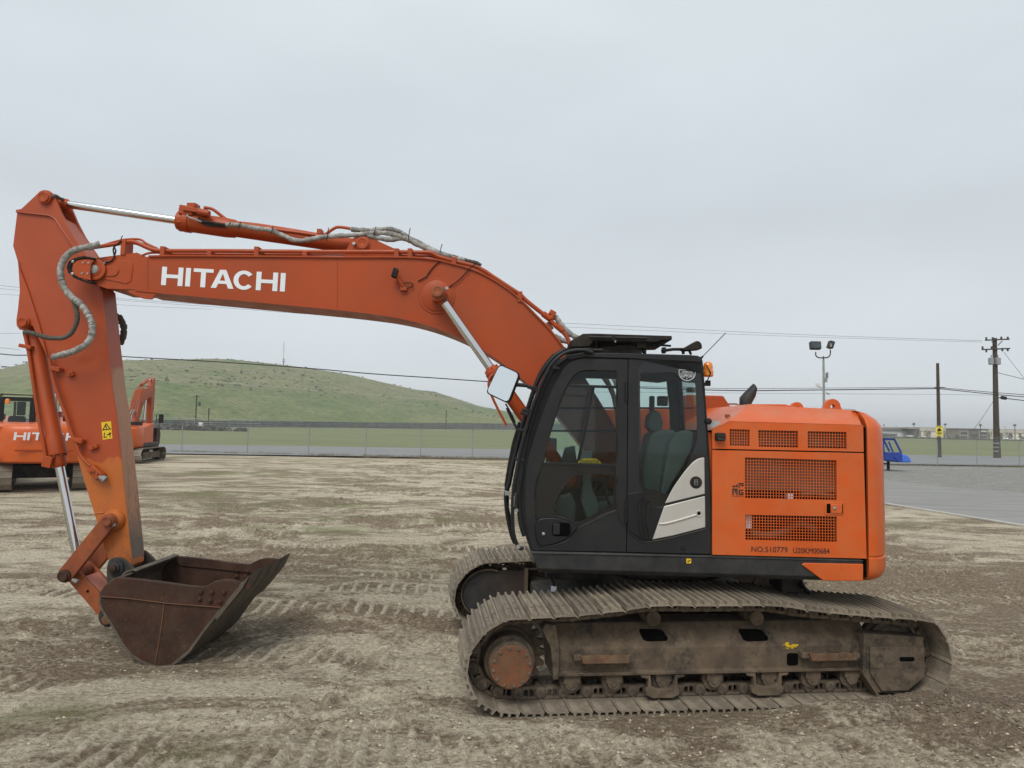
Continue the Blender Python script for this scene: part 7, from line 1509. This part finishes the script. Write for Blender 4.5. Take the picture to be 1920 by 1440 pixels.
    MB().prism([(p[0]-4.95*(1-reach), p[1]) for p in [(5.15,5.35),(5.4,5.3),(5.45,4.6),(5.25,1.9),(5.05,1.85),(4.8,4.3),(4.85,4.7)]], -.15, .15).build('stick', 'boom_orange', T, .01)
    SX = -4.95*(1-reach); c_ = MB().cyl((5.6+SX,0,4.4), (5.65+SX,0,3.2), .085, 12).build('bucket_cylinder', 'boom_orange', T); MB().cyl((5.65+SX,0,3.2), (5.6+SX,0,2.1), .045, 10).build('piston_rod', 'chrome', c_)
    bs = [(p[0]+SX, p[1]) for p in [(4.9,1.95),(5.35,2.0),(5.55,1.6),(5.45,1.0),(5.0,.62),(4.4,.62),(4.3,.75),(4.8,1.2)]]
    MB().prism(bs, -.6, -.57).prism(bs, .57, .6).strip([(p[0]+SX, p[1]) for p in [(5.35,2.0),(5.55,1.6),(5.45,1.0),(5.0,.62),(4.4,.62)]], -.6, .6, .03).build('bucket', 'rust_dark', T)
    return T
SHOE_FAR = MB().box((.0,-.4,-.02), (.19,.4,0)).box((.01,-.4,0), (.03,.4,.03)).box((.09,-.4,0), (.105,.4,.028)).box((.16,-.4,0), (.175,.4,.03)).mesh('track_shoe', 'shoe_steel', 0)
def copy_tree(o, parent=None):
    c = o.copy(); COL.objects.link(c); c.parent = parent
    for ch in list(o.children): copy_tree(ch, c)
    return c
pk = hit(66, 905); X1 = parked_excavator((-15.8, 24.2, .0), rad(123), 'parked orange excavator facing away, at the left edge behind the big stick')
X2 = parked_excavator((0, 0, 0), 0, '', .72); X2.location = (-21.0, 39.0, 0); X2.scale = (.9, .9, .9); X2.rotation_euler = (0, 0, rad(99)); X2['label'] = 'smallest orange excavator, far off just right of the big stick, arm folded'
X3 = copy_tree(X1); X3.location = (-20.2, 26.6, 0); X3.rotation_euler = (0, 0, rad(120)); X3['label'] = 'orange excavator cut off by the left edge, beside the one reading the maker name'
for ch in [c for k in X2.children for c in k.children if c.name.startswith(('letter', 'red_label', 'warning_label'))]: bpy.data.objects.remove(ch)
for x in (X1, X2, X3): x['group'] = 'excavators parked in the yard behind'
# haze: one closed box of even, thin air
m = bpy.data.materials.new('air'); m.use_nodes = True; n, l = nodes(m); n.remove(n['Principled BSDF']); pv = n.new('ShaderNodeVolumePrincipled'); pv.inputs['Color'].default_value = (.96, .98, 1, 1); pv.inputs['Density'].default_value = .00042; pv.inputs['Anisotropy'].default_value = .2
l.new(pv.outputs[0], n['Material Output'].inputs['Volume']); MATS['air'] = m
HAZE = True
if HAZE:
    b = MB(); b.box((-2650,-70,-1.6), (2650,3350,70)); o = b.build('haze', 'air', None, 0, 0); o['kind'] = 'stuff'; o['label'] = 'thin pale haze filling the air over the yard and fields'; o['category'] = 'haze'
